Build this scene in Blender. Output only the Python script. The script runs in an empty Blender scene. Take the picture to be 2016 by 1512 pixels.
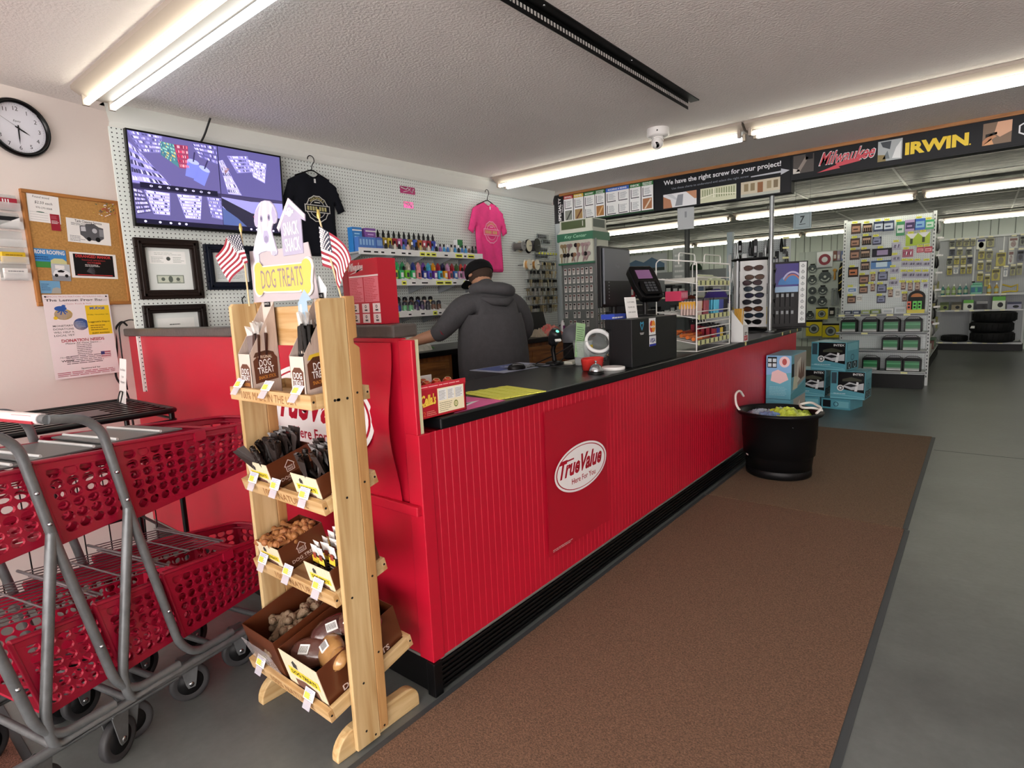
import bpy, math, random
from mathutils import Matrix, Vector
random.seed(7)
PI = math.pi
# ------------------------------------------------------------ camera, light, exposure
SC = bpy.context.scene
COL = SC.collection
SC.view_settings.view_transform = 'Standard'
SC.view_settings.look = 'None'
SC.view_settings.gamma = 1
SC.view_settings.use_curve_mapping = False
SC.view_settings.exposure = 0.45
cam = bpy.data.cameras.new('camera'); co = bpy.data.objects.new('camera', cam); COL.objects.link(co)
cam.lens = 20.342; cam.sensor_width = 36; cam.clip_start = 0.03; cam.clip_end = 100
CY, CP, CR = 0.68176473, -0.14083516, -0.0439962
F_ = Vector((-math.sin(CY)*math.cos(CP), math.cos(CY)*math.cos(CP), math.sin(CP)))
R0 = Vector((math.cos(CY), math.sin(CY), 0)); U0 = R0.cross(F_)
R_ = math.cos(CR)*R0 + math.sin(CR)*U0; U_ = -math.sin(CR)*R0 + math.cos(CR)*U0
co.matrix_world = Matrix(((R_.x, U_.x, -F_.x, 0), (R_.y, U_.y, -F_.y, 0), (R_.z, U_.z, -F_.z, 1.45), (0, 0, 0, 1)))
SC.camera = co
TUBE_POWER = 4.5
wd = bpy.data.worlds.new('world'); SC.world = wd; wd.use_nodes = True
wd.node_tree.nodes['Background'].inputs[0].default_value = (1.0, 0.93, 0.90, 1)
wd.node_tree.nodes['Background'].inputs[1].default_value = 6.0

# ------------------------------------------------------------ helpers
def srgb(h):
    h = h.lstrip('#'); c = [int(h[i:i+2], 16)/255 for i in (0, 2, 4)]
    return tuple((x/12.92 if x <= .04045 else ((x+.055)/1.055)**2.4) for x in c)+(1,)
_m = {}
def mat(h, rough=.5, metal=0, emit=0, bump=0, bscale=60, alpha=1, trans=0, var=0, vscale=6, spec=.5, coat=0, stretch=(1, 1, 1), detail=3, var2=None):
    k = (h, rough, metal, emit, bump, bscale, alpha, trans, var, vscale, spec, coat, stretch, var2)
    if k in _m: return _m[k]
    m = bpy.data.materials.new('mat_%s_%d' % (h.strip('#'), len(_m))); m.use_nodes = True
    nt = m.node_tree; b = nt.nodes['Principled BSDF']; c = srgb(h)
    if not emit and max(c[:3]) < .035 and not trans: c = tuple(x*.5 for x in c[:3])+(1,); spec = min(spec, .28)
    b.inputs['Base Color'].default_value = c; b.inputs['Roughness'].default_value = rough
    b.inputs['Metallic'].default_value = metal; b.inputs['Alpha'].default_value = alpha
    b.inputs['Transmission Weight'].default_value = trans
    b.inputs['Specular IOR Level'].default_value = spec; b.inputs['Coat Weight'].default_value = coat
    if emit:
        b.inputs['Emission Color'].default_value = c; b.inputs['Emission Strength'].default_value = emit
    if bump or var or var2:
        tc = nt.nodes.new('ShaderNodeTexCoord'); mp = nt.nodes.new('ShaderNodeMapping'); mp.inputs['Scale'].default_value = stretch
        nt.links.new(tc.outputs['Object'], mp.inputs['Vector'])
    if bump:
        n = nt.nodes.new('ShaderNodeTexNoise'); n.inputs['Scale'].default_value = bscale; n.inputs['Detail'].default_value = detail
        nt.links.new(mp.outputs['Vector'], n.inputs['Vector'])
        bp = nt.nodes.new('ShaderNodeBump'); bp.inputs['Strength'].default_value = bump; bp.inputs['Distance'].default_value = .01
        nt.links.new(n.outputs['Fac'], bp.inputs['Height']); nt.links.new(bp.outputs['Normal'], b.inputs['Normal'])
    if var or var2:
        n = nt.nodes.new('ShaderNodeTexNoise'); n.inputs['Scale'].default_value = vscale; n.inputs['Detail'].default_value = 6
        n.inputs['Roughness'].default_value = .65
        nt.links.new(mp.outputs['Vector'], n.inputs['Vector'])
        rp = nt.nodes.new('ShaderNodeValToRGB'); rp.color_ramp.elements[0].position = .3; rp.color_ramp.elements[1].position = .7
        c2 = srgb(var2) if var2 else c
        rp.color_ramp.elements[0].color = tuple(x*(1-var) for x in c2[:3])+(1,)
        rp.color_ramp.elements[1].color = tuple(min(1, x*(1+var)) for x in c[:3])+(1,)
        nt.links.new(n.outputs['Fac'], rp.inputs['Fac']); nt.links.new(rp.outputs['Color'], b.inputs['Base Color'])
    _m[k] = m; return m
def wood(h, h2, scale=14, axis=2, rough=.55):
    k = ('wood', h, h2, scale, axis)
    if k in _m: return _m[k]
    m = bpy.data.materials.new('wood_%d' % len(_m)); m.use_nodes = True; nt = m.node_tree; b = nt.nodes['Principled BSDF']
    b.inputs['Roughness'].default_value = rough
    tc = nt.nodes.new('ShaderNodeTexCoord'); mp = nt.nodes.new('ShaderNodeMapping')
    s = [1, 1, 1]; s[axis] = .07; mp.inputs['Scale'].default_value = s
    n = nt.nodes.new('ShaderNodeTexNoise'); n.inputs['Scale'].default_value = scale*4; n.inputs['Detail'].default_value = 4; n.inputs['Distortion'].default_value = .6
    nt.links.new(tc.outputs['Object'], mp.inputs['Vector']); nt.links.new(mp.outputs['Vector'], n.inputs['Vector'])
    rp = nt.nodes.new('ShaderNodeValToRGB'); rp.color_ramp.elements[0].position = .3; rp.color_ramp.elements[1].position = .66
    rp.color_ramp.elements[0].color = srgb(h2); rp.color_ramp.elements[1].color = srgb(h)
    nt.links.new(n.outputs['Fac'], rp.inputs['Fac']); nt.links.new(rp.outputs['Color'], b.inputs['Base Color'])
    _m[k] = m; return m
def pegmat(h='dfe6e2', hole='3a4040', pitch=.0254, r=.155, rough=.35, line=None):
    """board with a square grid of drilled holes in the object's own XY plane"""
    k = ('peg', h, hole, pitch, r, line)
    if k in _m: return _m[k]
    m = bpy.data.materials.new('peg_%d' % len(_m)); m.use_nodes = True; nt = m.node_tree; b = nt.nodes['Principled BSDF']
    b.inputs['Roughness'].default_value = rough
    tc = nt.nodes.new('ShaderNodeTexCoord')
    sc = nt.nodes.new('ShaderNodeVectorMath'); sc.operation = 'SCALE'; sc.inputs['Scale'].default_value = 1/pitch
    fr = nt.nodes.new('ShaderNodeVectorMath'); fr.operation = 'FRACTION'
    sb = nt.nodes.new('ShaderNodeVectorMath'); sb.operation = 'SUBTRACT'; sb.inputs[1].default_value = (.5, .5, 0)
    ml = nt.nodes.new('ShaderNodeVectorMath'); ml.operation = 'MULTIPLY'; ml.inputs[1].default_value = (1, 1, 0)
    ln = nt.nodes.new('ShaderNodeVectorMath'); ln.operation = 'LENGTH'
    lt = nt.nodes.new('ShaderNodeMath'); lt.operation = 'LESS_THAN'; lt.inputs[1].default_value = r
    mx = nt.nodes.new('ShaderNodeMix'); mx.data_type = 'RGBA'; mx.inputs[6].default_value = srgb(h); mx.inputs[7].default_value = srgb(hole)
    L = nt.links.new
    L(tc.outputs['Object'], sc.inputs[0]); L(sc.outputs[0], fr.inputs[0]); L(fr.outputs[0], sb.inputs[0]); L(sb.outputs[0], ml.inputs[0])
    L(ml.outputs[0], ln.inputs[0]); L(ln.outputs['Value'], lt.inputs[0]); L(lt.outputs[0], mx.inputs[0]); L(mx.outputs[2], b.inputs['Base Color'])
    _m[k] = m; return m

def frame(o, ang=0, face='-y'):
    """matrix at o; rotation about Z by ang (degrees)"""
    return Matrix.Translation(o) @ Matrix.Rotation(math.radians(ang), 4, 'Z')
def FY(o=(0, 0, 0)):   # local x -> world X, local y -> Z, normal -> -Y
    return Matrix.Translation(o) @ Matrix(((1, 0, 0, 0), (0, 0, -1, 0), (0, 1, 0, 0), (0, 0, 0, 1)))
def FX(o=(0, 0, 0)):   # local x -> +Y, local y -> Z, normal -> +X
    return Matrix.Translation(o) @ Matrix(((0, 0, 1, 0), (1, 0, 0, 0), (0, 1, 0, 0), (0, 0, 0, 1)))
def FNX(o=(0, 0, 0)):  # local x -> -Y, normal -> -X
    return Matrix.Translation(o) @ Matrix(((0, 0, -1, 0), (-1, 0, 0, 0), (0, 1, 0, 0), (0, 0, 0, 1)))
def T(x=0, y=0, z=0): return Matrix.Translation((x, y, z))
def RX(a): return Matrix.Rotation(math.radians(a), 4, 'X')
def RY(a): return Matrix.Rotation(math.radians(a), 4, 'Y')
def RZ(a): return Matrix.Rotation(math.radians(a), 4, 'Z')
I4 = Matrix.Identity(4)
BF = ((0, 3, 2, 1), (4, 5, 6, 7), (0, 1, 5, 4), (1, 2, 6, 5), (2, 3, 7, 6), (3, 0, 4, 7))
_tx = {}
class G:
    def __init__(s): s.v = []; s.f = []; s.mi = []; s.sm = []; s.mats = []
    def add(s, vs, fs, m, smooth=False, M=None):
        if m not in s.mats: s.mats.append(m)
        k = s.mats.index(m); n = len(s.v)
        if M is None: s.v.extend([tuple(v) for v in vs])
        else: s.v.extend([tuple(M @ Vector(v)) for v in vs])
        for f in fs:
            s.f.append(tuple(i+n for i in f)); s.mi.append(k); s.sm.append(smooth)
        return s
    def box(s, x0, x1, y0, y1, z0, z1, m, M=None):
        return s.add([(x0, y0, z0), (x1, y0, z0), (x1, y1, z0), (x0, y1, z0), (x0, y0, z1), (x1, y0, z1), (x1, y1, z1), (x0, y1, z1)], BF, m, False, M)
    def rect(s, x0, y0, x1, y1, m, z=0, M=None):
        return s.add([(x0, y0, z), (x1, y0, z), (x1, y1, z), (x0, y1, z)], [(0, 1, 2, 3)], m, False, M)
    def poly(s, pts, m, z=0, M=None):
        return s.add([(p[0], p[1], z) for p in pts], [tuple(range(len(pts)))], m, False, M)
    def prism(s, pts, z0, z1, m, M=None):
        n = len(pts); v = [(p[0], p[1], z0) for p in pts]+[(p[0], p[1], z1) for p in pts]
        f = [tuple(reversed(range(n))), tuple(range(n, 2*n))]+[(i, (i+1) % n, n+(i+1) % n, n+i) for i in range(n)]
        return s.add(v, f, m, False, M)
    def disc(s, cx, cy, rx, ry, m, z=0, M=None, n=32, a0=0, a1=360, r0=0):
        if r0:
            v = []; f = []
            for i in range(n+1):
                a = math.radians(a0+(a1-a0)*i/n); v += [(cx+rx*math.cos(a), cy+ry*math.sin(a), z), (cx+rx*r0*math.cos(a), cy+ry*r0*math.sin(a), z)]
            for i in range(n): f.append((2*i+1, 2*i, 2*i+2, 2*i+3))
            return s.add(v, f, m, False, M)
        v = [(cx+rx*math.cos(math.radians(a0+(a1-a0)*i/n)), cy+ry*math.sin(math.radians(a0+(a1-a0)*i/n)), z) for i in range(n if a1-a0 == 360 else n+1)]
        return s.add(v, [tuple(range(len(v)))], m, False, M)
    def tube(s, pts, r, m, n=8, closed=False, smooth=True, M=None, rr=None, sq=1):
        P = [Vector(p) for p in pts]; N = len(P); rings = []
        t0 = (P[1]-P[0]).normalized(); up = Vector((0, 0, 1)) if abs(t0.z) < .9 else Vector((1, 0, 0)); nn = t0.cross(up).normalized()
        for i in range(N):
            if closed: t = (P[(i+1) % N]-P[i-1]).normalized()
            else: t = ((P[min(i+1, N-1)]-P[i]).normalized()+(P[i]-P[max(i-1, 0)]).normalized()).normalized() if 0 < i < N-1 else (P[min(i+1, N-1)]-P[max(i-1, 0)]).normalized()
            nn = (nn-t*nn.dot(t)).normalized(); bb = t.cross(nn); q = rr[i] if rr else r
            rings.append([P[i]+nn*q*math.cos(2*PI*j/n)+bb*q*sq*math.sin(2*PI*j/n) for j in range(n)])
        v = [x for R in rings for x in R]; f = []
        for i in range(N if closed else N-1):
            a = i*n; b = ((i+1) % N)*n
            for j in range(n): f.append((a+j, a+(j+1) % n, b+(j+1) % n, b+j))
        s.add(v, f, m, smooth, M)
        if not closed: s.add([x for x in rings[0]], [tuple(reversed(range(n)))], m, False, M); s.add([x for x in rings[-1]], [tuple(range(n))], m, False, M)
        return s
    def lathe(s, prof, m, n=24, M=None, smooth=True, sx=1, sy=1, caps=True):
        v = []; f = []
        for r, z in prof:
            for j in range(n): v.append((r*sx*math.cos(2*PI*j/n), r*sy*math.sin(2*PI*j/n), z))
        for i in range(len(prof)-1):
            for j in range(n): f.append((i*n+j, i*n+(j+1) % n, (i+1)*n+(j+1) % n, (i+1)*n+j))
        s.add(v, f, m, smooth, M)
        if not caps: return s
        if prof[0][0] > 1e-5: s.add(v[:n], [tuple(reversed(range(n)))], m, False, M)
        if prof[-1][0] > 1e-5: s.add(v[-n:], [tuple(range(n))], m, False, M)
        return s
    def ball(s, c, r, m, n=10, M=None, sx=1, sy=1, sz=1):
        prof = [(r*math.sin(PI*i/(n//2+1)), -r*sz*math.cos(PI*i/(n//2+1))) for i in range(n//2+2)]
        prof[0] = (0, prof[0][1]); prof[-1] = (0, prof[-1][1])
        MM = T(*c) if M is None else M @ T(*c)
        return s.lathe(prof, m, n, MM, True, sx, sy)
    def text(s, t, m, size=.05, M=None, w=None, align='CENTER', ext=0, bold=0, shear=0, h=None, z=0, x=0, y=0, spacing=1):
        k = (t, bold, shear, ext/size if size else 0, spacing)
        if k not in _tx:
            cu = bpy.data.curves.new('tmp', 'FONT'); cu.body = t; cu.offset = bold; cu.shear = shear; cu.extrude = ext/size; cu.resolution_u = 2
            cu.space_character = spacing
            ob = bpy.data.objects.new('tmp', cu); me = bpy.data.meshes.new_from_object(ob)
            vs = [tuple(v.co) for v in me.vertices]; fs = [tuple(p.vertices) for p in me.polygons]
            bpy.data.objects.remove(ob); bpy.data.curves.remove(cu); bpy.data.meshes.remove(me)
            if vs:
                xs = [v[0] for v in vs]; ys = [v[1] for v in vs]; bb = (min(xs), max(xs), min(ys), max(ys))
            else: bb = (0, 1, 0, 1)
            _tx[k] = (vs, fs, bb)
        vs, fs, (a, b, c, d) = _tx[k]
        sx = (w/(b-a)) if w else size; sy = (h/(d-c)) if h else (size if not w or size else sx)
        if w and not h: sy = size if size else sx
        ox = {'CENTER': (a+b)/2, 'LEFT': a, 'RIGHT': b}[align]; oy = (c+d)/2
        vv = [((p[0]-ox)*sx+x, (p[1]-oy)*sy+y, p[2]*size+z) for p in vs]
        return s.add(vv, fs, m, False, M)
    def lines(s, x0, x1, y0, y1, n, m, z=0, M=None, thick=.4, ragged=.35, rnd=None):
        """rows of small print as ragged bars"""
        r = rnd or random; p = (y1-y0)/n
        for i in range(n):
            y = y0+p*(i+.5); a = x0; e = x1-(x1-x0)*ragged*r.random()
            while a < e:
                b = min(e, a+(x1-x0)*r.uniform(.08, .22)); s.rect(a, y-p*thick/2, b, y+p*thick/2, m, z, M); a = b+(x1-x0)*.02
        return s
    def obj(s, name, parent=None, bevel=0, loc=None, M=None, subsurf=0, solid=0, seg=2):
        me = bpy.data.meshes.new(name); me.from_pydata(s.v, [], s.f)
        for m in s.mats: me.materials.append(m)
        me.polygons.foreach_set('material_index', s.mi); me.polygons.foreach_set('use_smooth', s.sm); me.update()
        o = bpy.data.objects.new(name, me); COL.objects.link(o)
        if parent: o.parent = parent
        if M is not None: o.matrix_local = M
        if solid:
            d = o.modifiers.new('solid', 'SOLIDIFY'); d.thickness = solid; d.offset = 0
        if subsurf:
            d = o.modifiers.new('sub', 'SUBSURF'); d.levels = subsurf; d.render_levels = subsurf
        if bevel:
            d = o.modifiers.new('bevel', 'BEVEL'); d.width = bevel; d.segments = seg; d.limit_method = 'ANGLE'; d.angle_limit = math.radians(50)
        return o
def tag(o, label=None, cat=None, group=None, kind=None):
    if label: o['label'] = label
    if cat: o['category'] = cat
    if group: o['group'] = group
    if kind: o['kind'] = kind
    return o
def thing(name, label, cat, M=I4, group=None):
    o = bpy.data.objects.new(name, None); COL.objects.link(o); o.empty_display_size = .05
    o.matrix_world = M
    return tag(o, label, cat, group)
def dup(root, M, label=None, group=None):
    r = root.copy(); COL.objects.link(r); r.matrix_world = M
    if label: r['label'] = label
    if group: r['group'] = group
    for ch in list(root.children):
        c = ch.copy(); COL.objects.link(c); c.parent = r
        for g in list(ch.children):
            d = g.copy(); COL.objects.link(d); d.parent = c
    return r
def fillet(pts, r, k=4):
    P = [Vector(p) for p in pts]; out = [P[0]]
    for i in range(1, len(P)-1):
        a = (P[i-1]-P[i]); b = (P[i+1]-P[i]); q = min(r, a.length*.45, b.length*.45); p0 = P[i]+a.normalized()*q; p1 = P[i]+b.normalized()*q
        for j in range(k+1):
            t = j/k; out.append(p0*(1-t)**2+P[i]*2*t*(1-t)+p1*t*t)
    out.append(P[-1]); return out
def struct(g, name, M=None, bevel=0): return tag(g.obj(name, None, bevel, M=M), kind='structure')

WHITE = mat('e8e8e6', .5); BLACK = mat('0c0c0e', .4); INK = mat('1c1c20', .6); YEL = mat('e6e24a', .5)
RED = mat('c00c24', .35, bump=.04, bscale=400); CHROME = mat('b8bcc0', .22, metal=1); GREYM = mat('84888a', .38, metal=.6)
# ------------------------------------------------------------ room shell
def floormat():
    m = bpy.data.materials.new('painted_concrete'); m.use_nodes = True; nt = m.node_tree; b = nt.nodes['Principled BSDF']; L = nt.links.new
    tc = nt.nodes.new('ShaderNodeTexCoord')
    n1 = nt.nodes.new('ShaderNodeTexNoise'); n1.inputs['Scale'].default_value = .9; n1.inputs['Detail'].default_value = 8; n1.inputs['Roughness'].default_value = .7
    n2 = nt.nodes.new('ShaderNodeTexNoise'); n2.inputs['Scale'].default_value = 38; n2.inputs['Detail'].default_value = 5
    L(tc.outputs['Object'], n1.inputs['Vector']); L(tc.outputs['Object'], n2.inputs['Vector'])
    r1 = nt.nodes.new('ShaderNodeValToRGB'); r1.color_ramp.elements[0].position = .35; r1.color_ramp.elements[1].position = .7
    r1.color_ramp.elements[0].color = srgb('565958'); r1.color_ramp.elements[1].color = srgb('737876')
    r2 = nt.nodes.new('ShaderNodeValToRGB'); r2.color_ramp.elements[0].color = (.82, .82, .82, 1); r2.color_ramp.elements[1].color = (1.06, 1.06, 1.06, 1)
    L(n1.outputs['Fac'], r1.inputs['Fac']); L(n2.outputs['Fac'], r2.inputs['Fac'])
    mx = nt.nodes.new('ShaderNodeMix'); mx.data_type = 'RGBA'; mx.blend_type = 'MULTIPLY'; mx.inputs[0].default_value = 1
    L(r1.outputs['Color'], mx.inputs[6]); L(r2.outputs['Color'], mx.inputs[7]); L(mx.outputs[2], b.inputs['Base Color'])
    mr = nt.nodes.new('ShaderNodeMapRange'); mr.inputs['To Min'].default_value = .24; mr.inputs['To Max'].default_value = .42
    L(n1.outputs['Fac'], mr.inputs['Value']); L(mr.outputs[0], b.inputs['Roughness'])
    bp = nt.nodes.new('ShaderNodeBump'); bp.inputs['Strength'].default_value = .12; bp.inputs['Distance'].default_value = .004
    L(n2.outputs['Fac'], bp.inputs['Height']); L(bp.outputs['Normal'], b.inputs['Normal'])
    return m
g = G(); g.box(-10, 5.5, -3.6, 17, -.1, 0, floormat()); struct(g, 'floor')
# expansion joint in the slab, worn spots of bare concrete
g = G(); g.box(-.25, 5.4, 6.15, 6.158, 0, .0006, mat('33383a', .8)); struct(g, 'trim_1')
g = G()
rr = random.Random(3)
for cx, cy, q in ((-.135, 1.70, .017), (.225, 1.89, .022), (.21, 1.925, .010), (.045, 1.56, .009)):
    g.poly([(cx+q*rr.uniform(.6, 1.15)*math.cos(a*PI/6), cy+q*.7*rr.uniform(.6, 1.15)*math.sin(a*PI/6)) for a in range(12)], mat('b9ad96', .8), .0012)
struct(g, 'trim_7')
CEIL = mat('e6e0dc', .9, bump=.55, bscale=70, detail=5)
g = G(); g.box(-4.6, 5.5, -3.6, 6.06, 2.7, 2.8, CEIL); struct(g, 'ceiling')
# stained acoustic tile ceiling of the back room
def tilemat():
    m = bpy.data.materials.new('ceiling_tile'); m.use_nodes = True; nt = m.node_tree; b = nt.nodes['Principled BSDF']; L = nt.links.new
    tc = nt.nodes.new('ShaderNodeTexCoord'); mp = nt.nodes.new('ShaderNodeMapping'); mp.inputs['Scale'].default_value = (1, 3.2, 1)
    n = nt.nodes.new('ShaderNodeTexNoise'); n.inputs['Scale'].default_value = 3.2; n.inputs['Detail'].default_value = 8; n.inputs['Roughness'].default_value = .75
    L(tc.outputs['Object'], mp.inputs['Vector']); L(mp.outputs['Vector'], n.inputs['Vector'])
    r = nt.nodes.new('ShaderNodeValToRGB'); r.color_ramp.elements[0].position = .42; r.color_ramp.elements[1].position = .62
    r.color_ramp.elements[0].color = srgb('6d706c'); r.color_ramp.elements[1].color = srgb('c8c8c2')
    L(n.outputs['Fac'], r.inputs['Fac']); L(r.outputs['Color'], b.inputs['Base Color']); b.inputs['Roughness'].default_value = .55
    return m
g = G(); g.box(-10, 5.5, 6.06, 17, 2.78, 2.88, tilemat()); struct(g, 'ceiling_back')
g = G(); tb = mat('d9dbd6', .5)
for k in range(8): g.box(-10, 5.5, 6.9+1.22*k, 6.925+1.22*k, 2.772, 2.779, tb)
for k in range(12): g.box(-8.2+1.22*k, -8.175+1.22*k, 6.1, 17, 2.771, 2.779, tb)
struct(g, 'trim_2')
WALL = mat('e4dad4', .75, bump=.08, bscale=25)
CW = (-4.19, 1.34); CA = 14.0      # clock wall: corner point and splay
MCW = Matrix.Translation((CW[0], CW[1], 0)) @ Matrix.Rotation(math.radians(CA), 4, 'Z') @ FX()   # local x along the wall, y up
g = G(); g.box(-5.0, .32, 0, 2.7, -.1, 0, WALL); struct(g, 'wall_left', MCW)
g = G(); g.box(-4.24, -4.02, 1.5, 5.88, 0, 2.7, WALL); struct(g, 'wall_back')
# white board above the pegboard, tilted in to the ceiling
g = G(); g.add([(-3.99, 1.32, 2.56), (-3.99, 5.8, 2.56), (-3.975, 5.8, 2.58), (-3.93, 5.8, 2.7), (-3.975, 1.32, 2.58), (-4.02, 1.32, 2.7), (-4.1, 1.32, 2.7), (-4.1, 5.8, 2.7)],
   [(0, 1, 2, 4), (4, 2, 3, 5), (5, 3, 7, 6)], mat('e4e6e0', .6)); struct(g, 'trim_3')
g = G(); g.box(1.32, 5.86, 1.0, 2.56, -.012, 0, pegmat()); tag(g.obj('pegboard', None, M=FX((-3.995, 0, 0))), 'large white perforated pegboard covering the wall behind the counter', 'pegboard')
# pale door-jamb post at the end of the pegboard
g = G(); g.box(-4.10, -3.94, 5.882, 5.985, 0, 2.345, mat('c3ccce', .5)); struct(g, 'trim_4', bevel=.004)
# header beam with oak edging
g = G(); g.box(-4.3, -1.43, 6.0, 6.12, 2.345, 2.69, mat('2a2d31', .5)); g.box(-1.43, 5.5, 6.0, 6.12, 2.45, 2.69, mat('2a2d31', .5)); struct(g, 'trim_5')
g = G(); g.box(-4.0, 5.5, 5.975, 6.0, 2.672, 2.7, wood('b07a46', '8c5c32', 10, 0)); struct(g, 'trim_6')
# back room walls
g = G(); gw = mat('c6d0c8', .6); gd = mat('7c867f', .7)
g.box(-10, 5.5, 16.2, 16.3, 0, 2.8, gw)
for k in range(80): g.box(-10+.2*k+(.07 if k % 3 else 0), -9.985+.2*k+(.07 if k % 3 else 0), 16.192, 16.2, 0, 2.8, gd)
struct(g, 'wall_far')
g = G(); g.box(-10.1, -10, 6, 16.3, 0, 2.88, mat('c6cfca', .7)); struct(g, 'wall_back_left')
g = G(); g.box(5.5, 5.6, -3.6, 17, 0, 2.88, WALL); struct(g, 'wall_right')
g = G(); g.box(-10, -4.24, 6.0, 6.1, 0, 2.88, WALL); struct(g, 'wall_inner')

# ------------------------------------------------------------ sales counter
XF = -1.513
KR = mat('b8102c', .36, bump=.03, bscale=500, var=.06, vscale=2.5)
BLK = mat('17181b', .28, var=.25, vscale=4, bump=.03, bscale=200)
cnt = thing('sales_counter', 'long red beadboard sales counter with black top running along the brown mats', 'counter', T(XF, 1.34, 0))
g = G(); N = 143; pr_ = []                         # beadboard: real V grooves
y = 0
for k in range(N):
    pr_ += [(0, y), (0, y+.030), (-.004, y+.0325), (0, y+.035), ]; y += .0375
LY = y
pr_ = [(p[0]*.5, p[1]) for p in pr_]; v = [(p[0], p[1], .135) for p in pr_]+[(p[0], p[1], 1.0) for p in pr_]; n_ = len(pr_)
g.add(v, [(i, i+1, n_+i+1, n_+i) for i in range(n_-1)], KR)
g.box(-.55, -.006, .09, LY, .135, .995, KR); g.obj('front_panel', cnt)
g = G(); g.box(-.07, .004, -.012, .045, .135, 1.0, KR); g.obj('corner_post', cnt, bevel=.003)
g = G(); g.box(-.60, .010, .095, 5.56, 1.0, 1.044, BLK); g.obj('countertop', cnt, bevel=.006)
g = G(); kb = mat('121214', .35); g.box(-.5, -.004, -.005, LY, 0, .13, kb)
for k in range(6): g.box(-.004, .006, .02, LY, .012+.02*k, .024+.02*k, kb)
g.box(-.006, .002, .0, LY, .128, .14, mat('6e6a66', .6)); g.box(-.03, .012, -.02, .022, 0, .135, kb); g.obj('kick_plate', cnt, bevel=.003)
# big poster hanging on the counter front with the oval shop badge
def oval(g, cx, cy, rx, ry, z=0, red='a50f26'):
    rd = mat(red, .35); wh = mat('eceaea', .35)
    g.disc(cx, cy, rx, ry, wh, z+.0004, n=56); g.disc(cx, cy, rx*.945, ry*.91, rd, z+.0008, n=56, r0=.965)
    g.text('TrueValue', rd, size=.1, w=rx*1.62, h=ry*.74, x=cx-rx*.01, y=cy+ry*.16, z=z+.0011, bold=.035, shear=.42)
    g.rect(cx-rx*.62, cy+ry*.44, cx-rx*.30, cy+ry*.50, rd, z+.0012)
    g.text('Here For You', rd, size=.1, w=rx*.92, h=ry*.24, x=cx+rx*.06, y=cy-ry*.48, z=z+.0011, bold=.012)
g = G(); ps = mat('aa1028', .32); vs = []; fs = []
for j in range(13):
    z = .26+(.95-.26)*j/12
    for i in range(9):
        yy = 1.0*i/8*.555+.735; wv = .004+.006*abs(math.sin(i*.9+j*.35))*(1 if i in (0, 8) else .5)*(1+.8*(j in (0,)))
        vs.append((yy, z, wv))
for j in range(12):
    for i in range(8): fs.append((j*9+i, j*9+i+1, j*9+i+10, j*9+i+9))
g.add(vs, fs, ps, True)
oval(g, 1.03, .63, .24, .118, .0125)
g.lines(.76, .93, .275, .29, 2, mat('d8b0b0', .5), .012)
pt = g.obj('badge_poster', None, M=FX((XF+.001, 1.34, 0)), solid=0)
tag(pt, 'dark red poster with a white oval badge taped on the long counter front', 'poster')
# ------------------------------------------------------------ raised end wall of the counter
rw = thing('raised_counter_wall', 'tall red partition wall with black ledge joining the counter to the clock wall', 'partition', T(-4.19, 1.34, 0))
g = G(); g.box(0.0, 2.60, 0, .03, .13, 1.34, KR); g.box(2.60, 2.66, 0, .03, .13, .74, KR); g.obj('panel', rw)
g = G(); g.box(2.60, 2.671, -.008, .010, .745, 1.335, KR); g.obj('end_post', rw, bevel=.003)
g = G(); g.box(1.2, 2.672, -.034, -.009, .705, .742, KR); g.obj('rail', rw, bevel=.004)
g = G(); g.box(.01, 2.605, -.03, .085, 1.342, 1.39, mat('4a4441', .28, var=.3, vscale=12, bump=.1, bscale=60)); g.obj('ledge', rw, bevel=.008)
g = G(); g.box(.02, 2.66, .0, .03, 0, .13, kb); g.box(.02, 2.66, -.004, .0, .128, .138, mat('6e6a66', .6)); g.obj('kick_plate', rw)
g = G(); g.box(2.60, 2.668, .011, .026, .75, 1.335, mat('c9c4a0', .6)); g.obj('back_trim', rw)
# loose banner with the big badge on the raised wall
g = G(); vs = []; fs = []
for j in range(15):
    z = .735+(1.325-.735)*j/14
    for i in range(17):
        x = 1.0*i/16; q = .010+(.03*(math.sin(PI*(1-j/14))**2)*(max(0, i-11)/5)**2)+.004*math.sin(i*1.1+j*.5)
        vs.append((x*1.15, z, q))
for j in range(14):
    for i in range(16): fs.append((j*17+i, j*17+i+1, j*17+i+18, j*17+i+17))
g.add(vs, fs, mat('bb1630', .25), True)
oval(g, .645, 1.035, .40, .20, .024, 'a8102a')
tag(g.obj('shop_banner', None, M=FY((-2.77, 1.333, 0))), 'glossy red banner with a big white oval badge hanging on the raised red wall', 'banner')

# ------------------------------------------------------------ floor mats
def matrug(name, x0, x1, y0, y1, label, c1='80604a', c2='553f2f', bord=(1, 1, 0, 0), z=0):
    m = mat(c1, .95, var=.25, vscale=150, bump=.6, bscale=300, var2=c2)
    t = thing(name, label, 'floor mat', T((x0+x1)/2, (y0+y1)/2, 0))
    w = (x1-x0)/2; d = (y1-y0)/2; rb = mat('3c4043', .6)
    bl, brr, bf, bb = [b*.028 for b in bord]
    g = G(); g.box(-w+bl, w-brr, -d+bf, d-bb, z, z+.008, m); g.obj('carpet', t)
    g = G(); g.box(-w, w, -d, d, z, z+.004, rb); g.obj('rubber_edge', t, bevel=.002)
    return t
matrug('entrance_mat', -1.495, -.255, -.6, 4.0, 'brown carpet mat with grey rubber edge in front of the counter, nearest the camera')
matrug('entrance_mat', -1.49, -.265, 4.012, 6.66, 'brown carpet mat farther along the counter under the black tub', '7c644c', '5a4634')
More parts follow.
